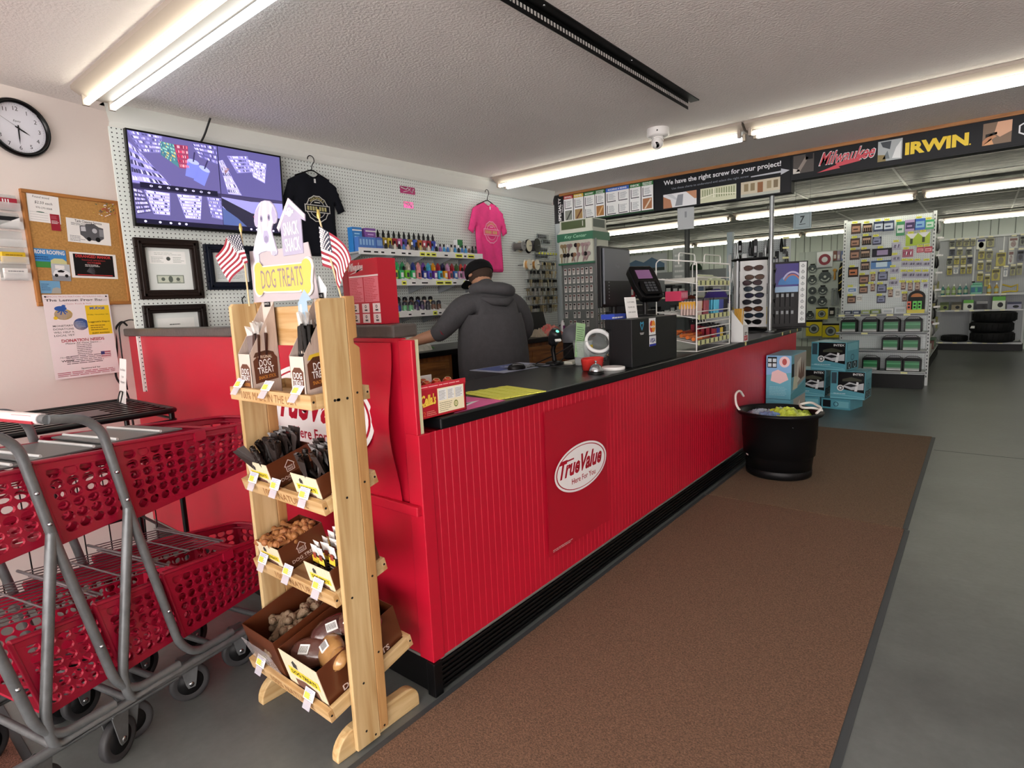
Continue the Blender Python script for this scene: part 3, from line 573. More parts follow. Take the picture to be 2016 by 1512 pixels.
# t-shirts on hangers
def tshirt(name, label, oy, oz, sc, col, tilt, badge, ink1, ink2, wid=1, slv=0):
    t = thing(name, label, 'shirt', on_peg(oy, oz, .05) @ RY(tilt))
    m = mat(col, .85, bump=.25, bscale=14, var=.12, vscale=9)
    out = [(-.07, 0), (-.04, -.025), (0, -.034), (.04, -.025), (.07, 0), (.16, -.035), (.235, -.075), (.32, -.285), (.245, -.32), (.21, -.24), (.205, -.42), (.212, -.70), (-.212, -.70), (-.205, -.42), (-.21, -.24), (-.245, -.32), (-.32, -.285), (-.235, -.075), (-.16, -.035)]
    n = len(out); g = G(); vs = []; fs = []
    def dep(x, y): return .03*math.sqrt(max(0, 1-(abs(x)/.34)**2))+.006*math.sin(x*38+y*9)*min(1, -y*3)
    gx, gy = 34, 44
    def inside(x, y):
        c = False
        for i in range(n):
            a, b = out[i], out[i-1]
            if (a[1] > y) != (b[1] > y) and x < (b[0]-a[0])*(y-a[1])/(b[1]-a[1])+a[0]: c = not c
        return c
    rows = []
    def span(y):
        xs = []
        for i in range(n):
            a, b = out[i], out[i-1]
            if (a[1] > y) != (b[1] > y): xs.append((b[0]-a[0])*(y-a[1])/(b[1]-a[1])+a[0])
        return sorted(xs)
    # triangulated through a fine column grid: front skin, back skin
    import bmesh
    bm = bmesh.new(); vv = [bm.verts.new((p[0]*wid, p[1], 0)) for p in out]; bm.faces.new(vv)
    bmesh.ops.triangulate(bm, faces=bm.faces[:]); 
    for _ in range(4): bmesh.ops.subdivide_edges(bm, edges=[e for e in bm.edges if e.calc_length() > .03], cuts=1, use_grid_fill=True); bmesh.ops.triangulate(bm, faces=bm.faces[:])
    bmesh.ops.remove_doubles(bm, verts=bm.verts[:], dist=.0004)
    bm.normal_update()
    be = set(v for e in bm.edges if e.is_boundary for v in e.verts)
    vi = {v: i for i, v in enumerate(bm.verts)}
    up = (sum(f.normal.z for f in bm.faces) > 0)
    F = [tuple(vi[v] for v in (f.verts if up else reversed(f.verts))) for f in bm.faces]
    front = [(v.co.x*sc, v.co.y*sc, (dep(v.co.x, v.co.y) if v not in be else .0)*sc) for v in bm.verts]; back = [(v.co.x*sc, v.co.y*sc, -.004-(0 if v in be else .01)) for v in bm.verts]
    g.add(front, F, m, True); g.add(back, [tuple(reversed(f)) for f in F], m, True); g.obj('fabric', t); bm.free()
    g = G(); g.tube([((-.066+.132*i/10)*sc*wid, (-.034*math.sin(PI*i/10))*sc, .016*sc*math.sin(PI*i/10)) for i in range(11)], .006*sc, m, 6); g.obj('collar', t)
    g = G(); g.rect(-.008, -.07, .008, -.04, WHITE, .036*sc); g.obj('neck_label', t)
    if badge:
        g = G(); c1 = mat(ink1, .6); c2 = mat(ink2, .6); B = T(0, -.30*sc, .04*sc)
        k = 12; R = .115*sc
        ring = [(R*math.cos(2*PI*i/24)*(1 if i % 2 else .95), R*math.sin(2*PI*i/24)*(1 if i % 2 else .95)) for i in range(24)]
        for i in range(24):
            a, b = ring[i], ring[(i+1) % 24]; g.add([(a[0], a[1], 0), (b[0], b[1], 0), (b[0]*.93, b[1]*.93, 0), (a[0]*.93, a[1]*.93, 0)], [(3, 2, 1, 0)][::-1], c1, False, B); 
        g.disc(0, 0, R*.68, R*.68, c1, 0, B, 32, 25, 155, .93); g.disc(0, 0, R*.68, R*.68, c1, 0, B, 32, 205, 335, .93)
        g.prism([(-R*1.1, -R*.28), (R*1.1, -R*.28), (R*1.1, R*.28), (-R*1.1, R*.28)], .001, .002, c1, B); g.prism([(-R*1.03, -R*.22), (R*1.03, -R*.22), (R*1.03, R*.22), (-R*1.03, R*.22)], .002, .003, m, B)
        [g.rect(-R*.92+R*.235*q+(R*.1 if q > 3 else 0), -R*.15, -R*.92+R*.235*q+(R*.1 if q > 3 else 0)+R*.17, R*.15, c2, .0035, B) for q in range(7)]
        for q, ch in enumerate('HARDWARE'): g.text(ch, c2, R*.24, B @ RZ(46-13*q), y=R*.78, z=.002, bold=.02)
        g.rect(-R*.25, R*.42, R*.25, R*.5, c1, .002, B)
        g.obj('print', t)
    g = G(); hb = mat('0d0d0f', .35)
    g.tube(fillet([(-.17*sc*wid, -.035*sc, .004), (0, .03, .004), (.17*sc*wid, -.035*sc, .004)], .03), .005, hb, 6)
    g.tube([(0, .03, .004), (.004, .055, .004)]+[(.012-.028*math.cos(a)*-1-.012, .10+.03*math.sin(a), .004) for a in [math.radians(q) for q in range(-60, 200, 20)]], .0035, hb, 6); g.obj('hanger', t)
    return t
tshirt('t_shirt', 'dark navy t-shirt on a black hanger right of the television', 2.60, 2.46, .86, '0e1220', 2, True, 'c9c9c4', 'b8b07a')
tshirt('t_shirt', 'bright pink t-shirt on a black hanger above the cashier', 4.59, 2.45, .98, 'f0428c', 2, True, 'f4b0cc', 'd8b070')
# reflective stickers
for k, (y, z, w, h) in enumerate(((3.58, 2.463, .17, .06), (3.58, 2.338, .11, .054))):
    g = G(); pk = mat('c84a86', .15, metal=.6); g.box(-w/2, w/2, -h/2, h/2, 0, .003, pk)
    g.tube([(-w*.45, h*.3, .004), (-w*.1, h*.1, .004), (0, h*.35, .004), (w*.3, -h*.3, .004), (w*.4, h*.3, .004)], .005, WHITE, 4); g.tube([(-w*.3, -h*.3, .004), (0, -h*.1, .004), (w*.2, h*.3, .004)], .003, WHITE, 4)
    tag(g.obj('reflective_decal', None, M=on_peg(y, z)), '%s shiny pink decal on the bare upper pegboard' % ('wider upper' if k == 0 else 'smaller lower'), 'decal')
# black radio charger pack hanging by the lowest frame
t = thing('hanging_gadget', 'black hand-held gadget on a hook right of the lowest frame', 'gadget', on_peg(2.0, 1.44))
g = G(); g.box(-.07, .05, -.13, .07, .02, .07, mat('141418', .5)); g.obj('body', t, bevel=.012); g = G(); g.box(-.03, .06, -.10, .04, .072, .08, mat('b8ae92', .6)); g.lines(-.02, .05, -.09, .03, 5, INK, .081); g.obj('label_plate', t); g = G(); g.tube([(-.02, .07, .04), (-.02, .11, .03), (.01, .13, .01)], .004, BLACK, 6); g.box(-.085, -.075, -.14, .02, .01, .02, mat('b02a4a')); g.obj('strap', t)
# ------------------------------------------------------------ pegboard shelves with small goods
def pegshelf(label, y0, y1, z, depth=.27):
    t = thing('wire_shelf', label, 'shelf', T(-3.99, y0, z))
    g = G(); w = y1-y0; m = mat('b9bfc2', .35, metal=.3); g.box(0, depth, 0, w, -.012, 0, m); g.obj('board', t)
    g = G(); g.box(depth, depth+.006, 0, w, -.022, .028, mat('e2e4e2', .4)); r = random.Random(int(z*100))
    yy = .03
    while yy < w-.06:
        q = r.choice([.05, .06, .09]); g.box(depth+.006, depth+.0075, yy, yy+q, -.018, .016, mat('e9ee5c', .5) if r.random() < .55 else mat('e6e6e6')); g.rect(yy+.01, -.008, yy+q-.01, .004, INK, .0078+depth, Matrix(((0, 0, 1, 0), (1, 0, 0, 0), (0, 1, 0, 0), (0, 0, 0, 1)))); yy += q+r.choice([.01, .05, .09])
    g.obj('price_strip', t)
    for k in range(5):
        g = G(); yy = .05+k*(w-.1)/4; g.prism([(0, 0), (depth*.9, 0), (depth*.85, -.012), (0, -.075)], yy-.003, yy+.003, mat('8a9094', .4), Matrix(((1, 0, 0, 0), (0, 0, 1, 0), (0, 1, 0, -.012), (0, 0, 0, 1)))); g.obj('bracket', t)
    return t
pegshelf('top peg shelf of small colourful packs left of the pink shirt', 2.80, 4.22, 1.885)
pegshelf('middle peg shelf of bright small cartons behind the cashier', 2.72, 4.30, 1.645)
pegshelf('lowest peg shelf with dark round bottles behind the cashier', 2.72, 4.0, 1.385)
_packs = {}
def pack(kind, c, c2='e8e8e8'):
    """returns (root template) builder cached by kind and colour; first use is placed itself"""
    t = bpy.data.objects.new(kind, None); COL.objects.link(t)
    m = mat(c, .35)
    if kind == 'vape_carton':                      # upright card pack with a dark nozzle
        g = G(); g.box(-.03, .0, -.019, .019, 0, .10, m); g.box(.0, .001, -.017, .017, .01, .03, WHITE); g.obj('carton', t, bevel=.002)
        g = G(); g.lathe([(.011, 0), (.012, .03), (.007, .045), (.004, .06), (0, .062)], mat('131317', .3), 10, T(-.015, 0, .1)); g.obj('nozzle', t)
    elif kind == 'small_bottle':
        g = G(); g.lathe([(.013, 0), (.0135, .004), (.0135, .045), (.007, .055), (.007, .062)], m, 10); g.obj('bottle', t)
        g = G(); g.lathe([(.0075, .06), (.008, .08), (.005, .083), (0, .083)], mat(c2, .3), 10); g.obj('cap', t)
    elif kind == 'small_carton':
        g = G(); g.box(-.02, .02, -.018, .018, 0, .07, m); g.box(.0201, .0206, -.013, .013, .012, .05, mat(c2, .4)); g.obj('carton', t, bevel=.0015)
    elif kind == 'hang_carton':                    # taller carton with bottle shown in front
        g = G(); g.box(-.012, .0, -.02, .02, 0, .105, m); g.poly([(-.02, .105), (.02, .105), (.008, .125), (-.008, .125)], m, 0, Matrix(((0, 0, 1, -.006), (1, 0, 0, 0), (0, 1, 0, 0), (0, 0, 0, 1)))); g.obj('card', t)
        g = G(); g.lathe([(.010, .02), (.011, .075), (.005, .09), (0, .092)], mat(c2, .3), 8, T(.011, 0, 0)); g.obj('bottle', t)
    elif kind == 'round_lighter':
        g = G(); g.lathe([(.019, 0), (.02, .01), (.02, .05), (.012, .06)], m, 12); g.obj('bottle', t)
        g = G(); g.lathe([(.021, .055), (.021, .075), (.014, .085), (0, .088)], mat(c2, .3), 12); g.obj('cap', t)
    elif kind == 'slant_tray':
        g = G(); M = Matrix(((1, 0, 0, 0), (0, 0, 1, 0), (0, 1, 0, 0), (0, 0, 0, 1)))
        g.prism([(-.16, 0), (.0, 0), (.0, .03), (-.16, .09)], -.021, -.0195, mat('e4e6e4', .5), M); g.prism([(-.16, 0), (.0, 0), (.0, .03), (-.16, .09)], .0195, .021, mat('e4e6e4', .5), M); g.box(-.16, 0, -.0195, .0195, 0, .002, mat('e4e6e4', .5)); g.box(-.002, 0, -.0195, .0195, 0, .03, mat('e4e6e4', .5)); g.obj('tray', t)
    return t
def place(kind, c, c2, M, label, cat, group):
    k = (kind, c, c2)
    if k in _packs: o = dup(_packs[k], M, label, group)
    else: o = pack(kind, c, c2); o.matrix_world = M; _packs[k] = o
    return tag(o, label, cat, group)
CN = {'6a3a9a': 'purple', 'b89a2a': 'mustard', 'd8c23a': 'yellow', '9a2230': 'dark red', 'c86aa0': 'rose', '4a3a9a': 'violet', 'a88a3a': 'olive gold', '3a62c8': 'blue', 'c0761e': 'amber', 'c85a6a': 'coral', 'a01e30': 'crimson', '3a4ab0': 'indigo',
      '4a4a52': 'charcoal', 'b8a86a': 'khaki', 'c8a8a0': 'dusty pink', '3f6fb0': 'steel blue', '8a5a9a': 'mauve', '2a2a30': 'black', 'c8c0b0': 'cream', '3a8ac0': 'sky blue', '6a4a3a': 'brown', '8fae3a': 'olive green', '7cc83a': 'lime', 'b8d84a': 'pale lime', '3ab06a': 'green', 'e07a2a': 'orange',
      '2a3a8a': 'navy', 'e89a9a': 'salmon', '4ab8d8': 'cyan', 'e8a020': 'gold', 'a82838': 'ruby', '26265a': 'midnight', 'd8a0c8': 'lilac', 'c02a5a': 'magenta', '4a6a3a': 'moss', 'd8402a': 'vermilion', '2f8f5a': 'teal green', 'e6e84a': 'acid yellow', '5a5ac8': 'periwinkle', '303038': 'soft black', '4a3a5a': 'plum', '1c3a5a': 'deep blue', '6ab07a': 'sage'}
ZS = 1.886
# top shelf: two tall cartons, twelve nozzle packs, white cartons
def cart(label, name, y, w, h, x, d, z, c, draw=None, cat='carton', M=None):
    g = G(); g.box(-d, 0, -w/2, w/2, 0, h, mat(c, .4))
    if draw: draw(g, w, h)
    return tag(g.obj(name, None, bevel=.0015, M=M or T(x, y, z)), label, cat)
FRT = Matrix(((0, 0, 1, .0008), (1, 0, 0, 0), (0, 1, 0, 0), (0, 0, 0, 1)))
cart('tall blue display carton at the left end of the top peg shelf', 'display_carton', 2.86, .09, .19, -3.80, .06, ZS, '2f7ac0', lambda g, w, h: (g.lines(-w*.3, w*.3, h*.3, h*.8, 4, mat('9fd0f0'), 0, FRT), g.rect(-w/2, h*.85, w/2, h*.9, WHITE, 0, FRT)))
cart('tall purple display carton second from the left on the top peg shelf', 'display_carton', 2.99, .10, .19, -3.80, .06, ZS, '7a4a9a', lambda g, w, h: (g.lines(-w*.3, w*.3, h*.3, h*.8, 4, mat('d0a8e0'), 0, FRT), g.rect(-w/2, h*.85, w/2, h*.9, WHITE, 0, FRT)))
def blu(g, w, h):
    for k in range(5): g.rect(-w*.42+w*.17*k, h*.45, -w*.42+w*.17*k+w*.1, h*.85, mat('8fb8e0'), 0, FRT); g.rect(-w*.42+w*.17*k, h*.15, -w*.42+w*.17*k+w*.1, h*.3, mat('5a4ab0'), 0, FRT)
cart('wide pale blue box of small bottles at the front left of the top shelf', 'display_carton', 2.90, .17, .11, -3.735, .05, ZS, '4a78c0', blu)
cart('narrow blue counter box beside the wide pale blue one on the top peg shelf', 'display_carton', 3.02, .06, .11, -3.735, .05, ZS, '4468b0', blu)
cols = ['6a3a9a', 'b89a2a', 'd8c23a', '9a2230', 'c86aa0', '4a3a9a', 'a88a3a', '3a62c8', 'c0761e', 'c85a6a', 'a01e30', '3a4ab0']
for k, c in enumerate(cols): place('vape_carton', c, '', T(-3.83, 3.095+k*.0555, ZS+.03), '%s pack with a black nozzle in the back row of the top peg shelf' % CN[c], 'pack', 'nozzle packs on the top peg shelf')
for k, y in enumerate((3.80, 3.87, 3.94)): cart('white carton in the back row of the top peg shelf, next to the nozzle packs', 'white_carton', y, .06, .075, -3.83, .05, ZS+.03, 'e2e4e6')['group'] = 'white cartons on the top peg shelf'
cart('green and white carton at the right end of the top peg shelf back row', 'green_carton', 4.04, .07, .13, -3.83, .05, ZS+.03, 'e2e4e6', lambda g, w, h: g.rect(-w/2, h*.45, w/2, h, mat('2f7a42'), 0, FRT))
fc = ['2a2a30', '4a4a52', 'c8c0b0', '2a2a30', '3f6fb0', 'c8a8a0', '4a4a52', '2a2a30', 'b8a86a', '6a4a3a', 'c8c0b0', '3f6fb0', '2a2a30', '8a5a9a', '3a8ac0', '3f6fb0', 'c8c0b0', '3a8ac0', '2a2a30', '3f6fb0', '3a8ac0', '6a4a3a', '2a2a30', '4a4a52']
for k, c in enumerate(fc): place('small_bottle', c, '15151a' if k % 3 else 'd8d8dc', T(-3.735, 3.08+k*.0465, ZS+.012), '%s small bottle in the front row of the top peg shelf' % CN[c], 'bottle', 'front row bottles on the top peg shelf, %s' % CN[c])
for k in range(9): place('slant_tray', 'e4e6e4', '', T(-3.722, 3.10+k*.12, ZS), 'white slanted tray on the top peg shelf', 'tray', 'white trays on the top peg shelf')
# middle shelf
ZS = 1.646
c1 = ['c0761e', 'd8c23a', 'b8a86a', 'b8a86a', '8fae3a', 'b8d84a', '7cc83a', '7cc83a', '3ab06a', '2f8f5a', 'c8c0b0', '2a3a8a', 'e89a9a', '6a3a9a', '4ab8d8', 'e8a020', 'a82838', '26265a', 'd8a0c8', 'a01e30', '4a6a3a', 'd8402a', 'c02a5a', 'c02a5a']
for k, c in enumerate(c1): place('hang_carton', c, '1c1c24' if k % 4 == 1 else c, T(-3.85, 2.80+k*.060, ZS+.055), '%s card pack in the back row of the middle peg shelf' % CN[c], 'pack', 'back row card packs on the middle peg shelf, %s' % CN[c])
c2 = ['d8402a', 'e07a2a', 'e6e84a', '8fae3a', 'e6e84a', '7cc83a', 'b8d84a', '3ab06a', '7cc83a', '3ab06a', 'e89a9a', '2a3a8a', '5a5ac8', '6a3a9a', '4ab8d8', 'e8a020', 'c85a6a', '3f6fb0', 'd8a0c8', 'd8a0c8', 'c02a5a', '4ab8d8']
for k, c in enumerate(c2): place('small_carton', c, 'e8e8e8' if k % 2 else '3a3a44', T(-3.775, 2.80+k*.064, ZS+.035), '%s little carton in the front row of the middle peg shelf' % CN[c], 'carton', 'front row cartons on the middle peg shelf, %s' % CN[c])
for k in range(13): place('slant_tray', 'e4e6e4', '', T(-3.722, 2.80+k*.115, ZS), 'white slanted tray on the middle peg shelf', 'tray', 'white trays on the middle peg shelf')
# lowest shelf
ZS = 1.386
for k in range(10):
    c = ['303038', '303038', '1c3a5a', '4a3a5a', '303038', '6a4a3a', '6a4a3a', '2a3a8a', 'c8a8a0', 'b8a86a'][k]
    place('round_lighter', c, '1a1a20', T(-3.87, 2.98+k*.075, ZS+.06), '%s round bottle in the back row of the lowest peg shelf' % CN[c], 'bottle', 'back row round bottles on the lowest peg shelf, %s' % CN[c])
for k in range(11):
    c = ['1c3a5a', 'b8d84a', '1c3a5a', '2a3a8a', '6ab07a', '6ab07a', '4a3a5a', '4a3a5a', '303038', '6a4a3a', '6a4a3a'][k]
    place('round_lighter', c, '2a2a36' if k != 1 else 'd8e84a', T(-3.76, 2.99+k*.066, ZS+.02), '%s round bottle in the front row of the lowest peg shelf' % CN[c], 'bottle', 'front row round bottles on the lowest peg shelf, %s' % CN[c])
for k in range(8): place('slant_tray', 'e4e6e4', '', T(-3.722, 3.0+k*.11, ZS), 'white slanted tray on the lowest peg shelf', 'tray', 'white trays on the lowest peg shelf')
# spools of chain and cord on rods
def spool(label, y, z, r, L, c, c2, x=0.02):
    t = thing('cord_spool', label, 'spool', on_peg(y, z, x) @ RY(8)); g = G(); g.lathe([(r, 0), (r, .005), (r*.35, .006)], mat(c, .4), 20); g.obj('flange', t); g = G(); g.lathe([(r*.35, L-.006), (r, L-.005), (r, L)], mat(c, .4), 20); g.obj('flange', t); g = G(); g.tube([(0, 0, -x), (0, 0, L+.03)], .004, GREYM, 6); g.obj('rod', t)
    g = G(); g.lathe([(r*.7, .005), (r*.75, L*.5), (r*.7, L-.005)], mat(c2, .6, bump=.4, bscale=200), 20); g.obj('winding', t)
spool('grey cord spool at the left of the upper rod right of the pink shirt', 5.04, 2.04, .05, .12, '8a8c8c', '5c5a56'); spool('white flanged spool with dark cord in the middle of the upper rod', 5.14, 2.045, .062, .12, 'ddd8c0', '2c2c2c'); spool('large black reel at the right of the upper rod', 5.29, 2.055, .078, .12, '18181a', '34343a')
spool('white spool on the second rod, left one', 5.13, 1.845, .058, .05, 'e2decc', 'c89a5a', .1); spool('white spool on the second rod, right one', 5.27, 1.845, .058, .05, 'e2decc', 'a8752e', .1)
# stencil like metal racks at the top
for k, (y, z, w) in enumerate(((5.48, 2.175, .2), (5.58, 2.12, .16), (5.45, 2.03, .22), (5.42, 1.955, .26))):
    g = G(); m = mat('8e9496', .3, metal=.6); g.tube([(0, 0, 0), (w*.3, 0, .12)], .003, m, 5); g.box(-.02, w, -.03, .03, .02, .03, m); [g.box(-.01+.035*i, .012+.035*i, -.02, .02, .03, .034, mat('3c4042')) for i in range(int(w/.035))]
    tag(g.obj('metal_bracket_strip', None, M=on_peg(y, z)), 'slotted metal strip high at the right end of the pegboard, row %s from top' % ('one two three four'.split()[k]), 'bracket')
# rows of keys hanging on hooks
def keyblank(m1, m2, L):
    g = G(); g.disc(0, -.012, .012, .012, m1, 0, n=10); g.prism([(-.004, -.02), (.004, -.02), (.004, -.02-L), (0, -.026-L), (-.004, -.02-L)], -.001, .001, m2); g.prism([(.012*math.cos(2*PI*i/10), -.012+.012*math.sin(2*PI*i/10)) for i in range(10)], -.0015, .0015, m1); return g
brass = mat('a89a78', .3, metal=.7); nick = mat('b4b4b0', .28, metal=.8); kb1 = mat('17171a', .4)
kk = [keyblank(nick, nick, .035).obj('key_blank'), keyblank(brass, brass, .03).obj('key_blank'), keyblank(kb1, nick, .04).obj('key_blank')]
rowg = []
for r in range(6):
    z = 1.885-.097*r; lab = ['top', 'second', 'third', 'fourth', 'fifth', 'lowest'][r]
    rr_ = random.Random(r)
    g = G(); y0, y1 = 5.26-.02*r, 5.74; m = mat('9aa0a0', .3, metal=.5); g.tube([(0, y0, z), (0, y1, z)], .003, m, 5); g.tube([(.09, y0, z+.01), (.09, y1, z+.01)], .003, m, 5)
    for q in range(9): yy = y0+.02+(y1-y0-.04)*q/8; g.tube([(0, yy, z), (.1, yy, z+.01)], .0025, m, 5)
    tag(g.obj('key_hook_rail', None, M=T(-3.985, 0, 0)), '%s wire rail of key hooks at the right end of the pegboard' % lab, 'hook rail')
    for q in range(13):
        yy = y0+.02+(y1-y0-.04)*q/12
        for dx in (.03, .075):
            src = kk[rr_.choice([0, 1, 1, 2]) if rr_.random() < .8 else 2]; o = src.copy(); COL.objects.link(o)
            o.matrix_world = T(-3.985+dx, yy, z-.002) @ RZ(rr_.uniform(60, 110)) @ RX(90) @ RZ(rr_.uniform(-8, 8)); o.scale = (1.5, 1.5, 1.5)
            tag(o, 'key blank hanging on the %s wire rail at the end of the pegboard' % lab, 'key', 'key blanks on the %s rail' % lab)
for o in kk: bpy.data.objects.remove(o)
for k in range(7):
    g = G(); g.box(-.014, .014, -.01, .012, 0, .002, mat('e6e84a', .5)); g.tube([(0, -.01, 0), (0, -.01, -.10)], .002, GREYM, 4)
    tag(g.obj('price_tag', None, M=on_peg(5.36+.055*k, 1.975, .12)), 'yellow price tag in the row above the key rails', 'tag', 'yellow tags above the key rails')
g = G(); g.tube(fillet([(-3.925, 5.90, 2.3), (-3.925, 5.90, 1.5), (-3.90, 5.86, 1.42), (-3.85, 5.80, 1.2), (-3.8, 5.6, 1.15)], .05), .006, BLACK, 6); tag(g.obj('power_cord'), 'black cord running down the pale post at the end of the pegboard', 'cord')
# ------------------------------------------------------------ back counter behind the cashier
t = thing('back_counter', 'black-topped oak cabinet counter along the pegboard wall behind the cashier', 'counter', T(-3.99, 1.5, 0))
OAK = wood('8a5424', '5e3412', 9, 2); OAKH = wood('9a6430', '6a3c18', 9, 1)
g = G(); g.box(0, .60, 0, 4.35, 1.04, 1.085, BLK); g.obj('worktop', t, bevel=.006)
g = G(); g.box(0, .55, 0.0, 1.95, .1, 1.04, OAK); g.box(0, .55, 2.95, 4.3, .1, 1.04, OAK); g.box(0, .1, 1.95, 2.95, .1, 1.04, mat('101012')); g.obj('cabinet_body', t)
for k, (a, b, z0, z1) in enumerate(((.1, .95, .15, .75), (1.0, 1.9, .15, .75), (3.0, 3.6, .15, .78), (3.65, 4.25, .15, .78), (3.0, 3.6, .82, 1.0), (3.65, 4.25, .82, 1.0), (.1, .95, .79, 1.0), (1.0, 1.9, .79, 1.0))):
    g = G(); g.box(.55, .57, a, b, z0, z1, OAKH); g.box(.57, .576, a+.05, b-.05, z0+.04, z1-.04, OAKH); g.obj('door' if k < 4 else 'drawer', t, bevel=.004)
g = G(); g.box(.02, .5, 1.95, 2.95, .5, .52, mat('9fa4a6', .4)); g.box(.1, .5, 2.5, 2.9, .52, .86, mat('8f979c', .4)); g.box(.5, .505, 2.55, 2.85, .58, .8, mat('17181a', .2)); tag(g.obj('safe_box', None, M=T(-3.99, 1.5, 0)), 'grey metal office box under the back counter at the right of the cashier', 'office box')
def crate(name, label, cat, M, builder):
    t = thing(name, label, cat, M); builder(t); return t
def bt1(t):
    g = G(); m = mat('2a2632', .4)
    g.box(-.09, .09, -.20, .20, 0, .012, m)
    for s in (-1, 1): g.box(-.09, .09, s*.2-.003, s*.2+.003, 0, .05, m); g.box(s*.09-.003, s*.09+.003, -.2, .2, 0, .05, m)
    g.obj('tray', t)
    for k in range(10):
        g = G(); g.lathe([(.012, .012), (.012, .075), (.006, .08), (0, .082)], mat(('3a3048', '5a5070', '242030')[k % 3], .3), 8, T(.03 if k % 2 else -.03, -.17+.038*k, 0)); g.obj('vial', t)
crate('vial_tray', 'dark tray of small vials on the back counter left of the cashier', 'tray', T(-3.60, 2.85, 1.086), bt1)
def crumple(seed, w, d, h, m, n=12):
    r = random.Random(seed); g = G(); vs = []; fs = []
    for j in range(n+1):
        for i in range(n+1):
            u = i/n*2-1; v = j/n*2-1; e = max(0, 1-max(abs(u), abs(v))**3)
            vs.append((u*w/2*(1+.1*r.uniform(-1, 1)), v*d/2*(1+.1*r.uniform(-1, 1)), .002+e*h*(.45+.55*r.random())))
    for j in range(n):
        for i in range(n): a = j*(n+1)+i; fs.append((a, a+1, a+n+2, a+n+1))
    g.add(vs, fs, m, False); return g
tag(crumple(2, .26, .30, .13, mat('dcdccf', .35, alpha=.9)).obj('plastic_bag', None, M=T(-3.62, 3.16, 1.086)), 'crumpled white plastic bag on the back counter left of the cashier', 'bag')
tag(crumple(9, .22, .2, .05, mat('6a9a5a', .5)).obj('green_pouch', None, M=T(-3.72, 3.33, 1.086)), 'small green pouch on the back counter left of the cashier', 'pouch')
g = G(); g.box(-.2, .15, -.25, .2, 0, .006, mat('d5d8da', .6)); tag(g.obj('paper_sheet', None, M=T(-3.60, 2.58, 1.086) @ RZ(12)), 'white papers at the left end of the back counter', 'paper')
t = thing('laptop', 'black laptop with open screen on the back counter right of the cashier', 'laptop', T(-3.72, 5.12, 1.087) @ RZ(4))
g = G(); g.box(-.02, .22, -.18, .18, 0, .016, BLACK); g.obj('keyboard_deck', t, bevel=.004); g = G(); g.box(-.006, .006, -.18, .18, 0, .235, BLACK, T(-.02, 0, .014) @ RY(-14)); g.obj('lid', t, bevel=.003)
tag(crumple(5, .20, .24, .13, mat('c02a34', .3, var=.5, vscale=30, var2='d8c8b0')).obj('snack_bag', None, M=T(-3.50, 4.98, 1.086)), 'crumpled red and white snack bag on the back counter right of the cashier', 'bag')
tag(crumple(6, .14, .14, .09, mat('a89c88', .5)).obj('paper_bundle', None, M=T(-3.49, 4.76, 1.086)), 'crumpled tan bundle on the back counter beside the red snack bag', 'bundle')
g = G(); g.lathe([(.022, 0), (.022, .1), (.014, .12), (.014, .135)], mat('e8e4e8', .3), 14); g.box(-.001, .0228, -.016, .016, .02, .08, mat('7a2a6a')); tag(g.obj('pill_bottle', None, M=T(-3.62, 5.40, 1.086)), 'small white bottle with a purple label at the right end of the back counter', 'bottle')
g = G(); g.tube(fillet([(-3.5, 5.30, 1.10), (-3.45, 5.5, 1.11), (-3.6, 5.68, 1.10), (-3.75, 5.5, 1.15), (-3.6, 5.55, 1.25), (-3.8, 5.7, 1.22)], .08), .005, BLACK, 6); tag(g.obj('tangled_cord'), 'tangled black cord lying at the right end of the back counter', 'cord')

# ------------------------------------------------------------ cashier
def skin_mesh(name, nodes, edges, m, parent, root=0, sub=2, M=None):
    me = bpy.data.meshes.new(name); me.from_pydata([n[0] for n in nodes], edges, []); me.materials.append(m)
    o = bpy.data.objects.new(name, me); COL.objects.link(o); o.parent = parent
    s = o.modifiers.new('skin', 'SKIN'); s.use_smooth_shade = True
    for i, n in enumerate(nodes):
        r = n[1]; me.skin_vertices[0].data[i].radius = (r if isinstance(r, tuple) else (r, r))
    me.skin_vertices[0].data[root].use_root = True
    d = o.modifiers.new('sub', 'SUBSURF'); d.levels = sub; d.render_levels = sub
    return o
HOOD = mat('4a4a4d', .95, var=.10, vscale=30, bump=.5, bscale=22)
# local frame: +y = the way he faces (towards the pegboard), x = to his right hand side
P = thing('person', 'person in a dark grey hoodie and black cap with back turned behind the counter', 'person', T(-2.98, 3.47, -.015) @ RZ(72) @ Matrix.Diagonal((1.1, 1.08, 1, 1)))
SK = mat('b08266', .55)
body = [((0, 0, .95), (.215, .165)), ((0, .0, 1.10), (.235, .185)), ((0, .01, 1.27), (.235, .175)), ((0, .03, 1.42), (.225, .155)), ((0, .055, 1.53), (.15, .11)), ((0, .095, 1.60), (.072, .07)), ((0, .12, 1.65), (.064, .066)),
        ((.11, .035, 1.48), (.12, .10)), ((.205, .04, 1.46), (.108, .10)), ((.305, .07, 1.33), (.092, .086)), ((.365, .12, 1.195), (.08, .076)), ((.33, .22, 1.165), (.064, .06)),
        ((-.11, .035, 1.48), (.12, .10)), ((-.205, .04, 1.46), (.108, .10)), ((-.30, .06, 1.35), (.092, .086)), ((-.37, .11, 1.25), (.076, .074)), ((-.41, .16, 1.235), (.070, .068))]
ed = [(0, 1), (1, 2), (2, 3), (3, 4), (4, 5), (5, 6), (3, 7), (7, 8), (8, 9), (9, 10), (10, 11), (3, 12), (12, 13), (13, 14), (14, 15), (15, 16)]
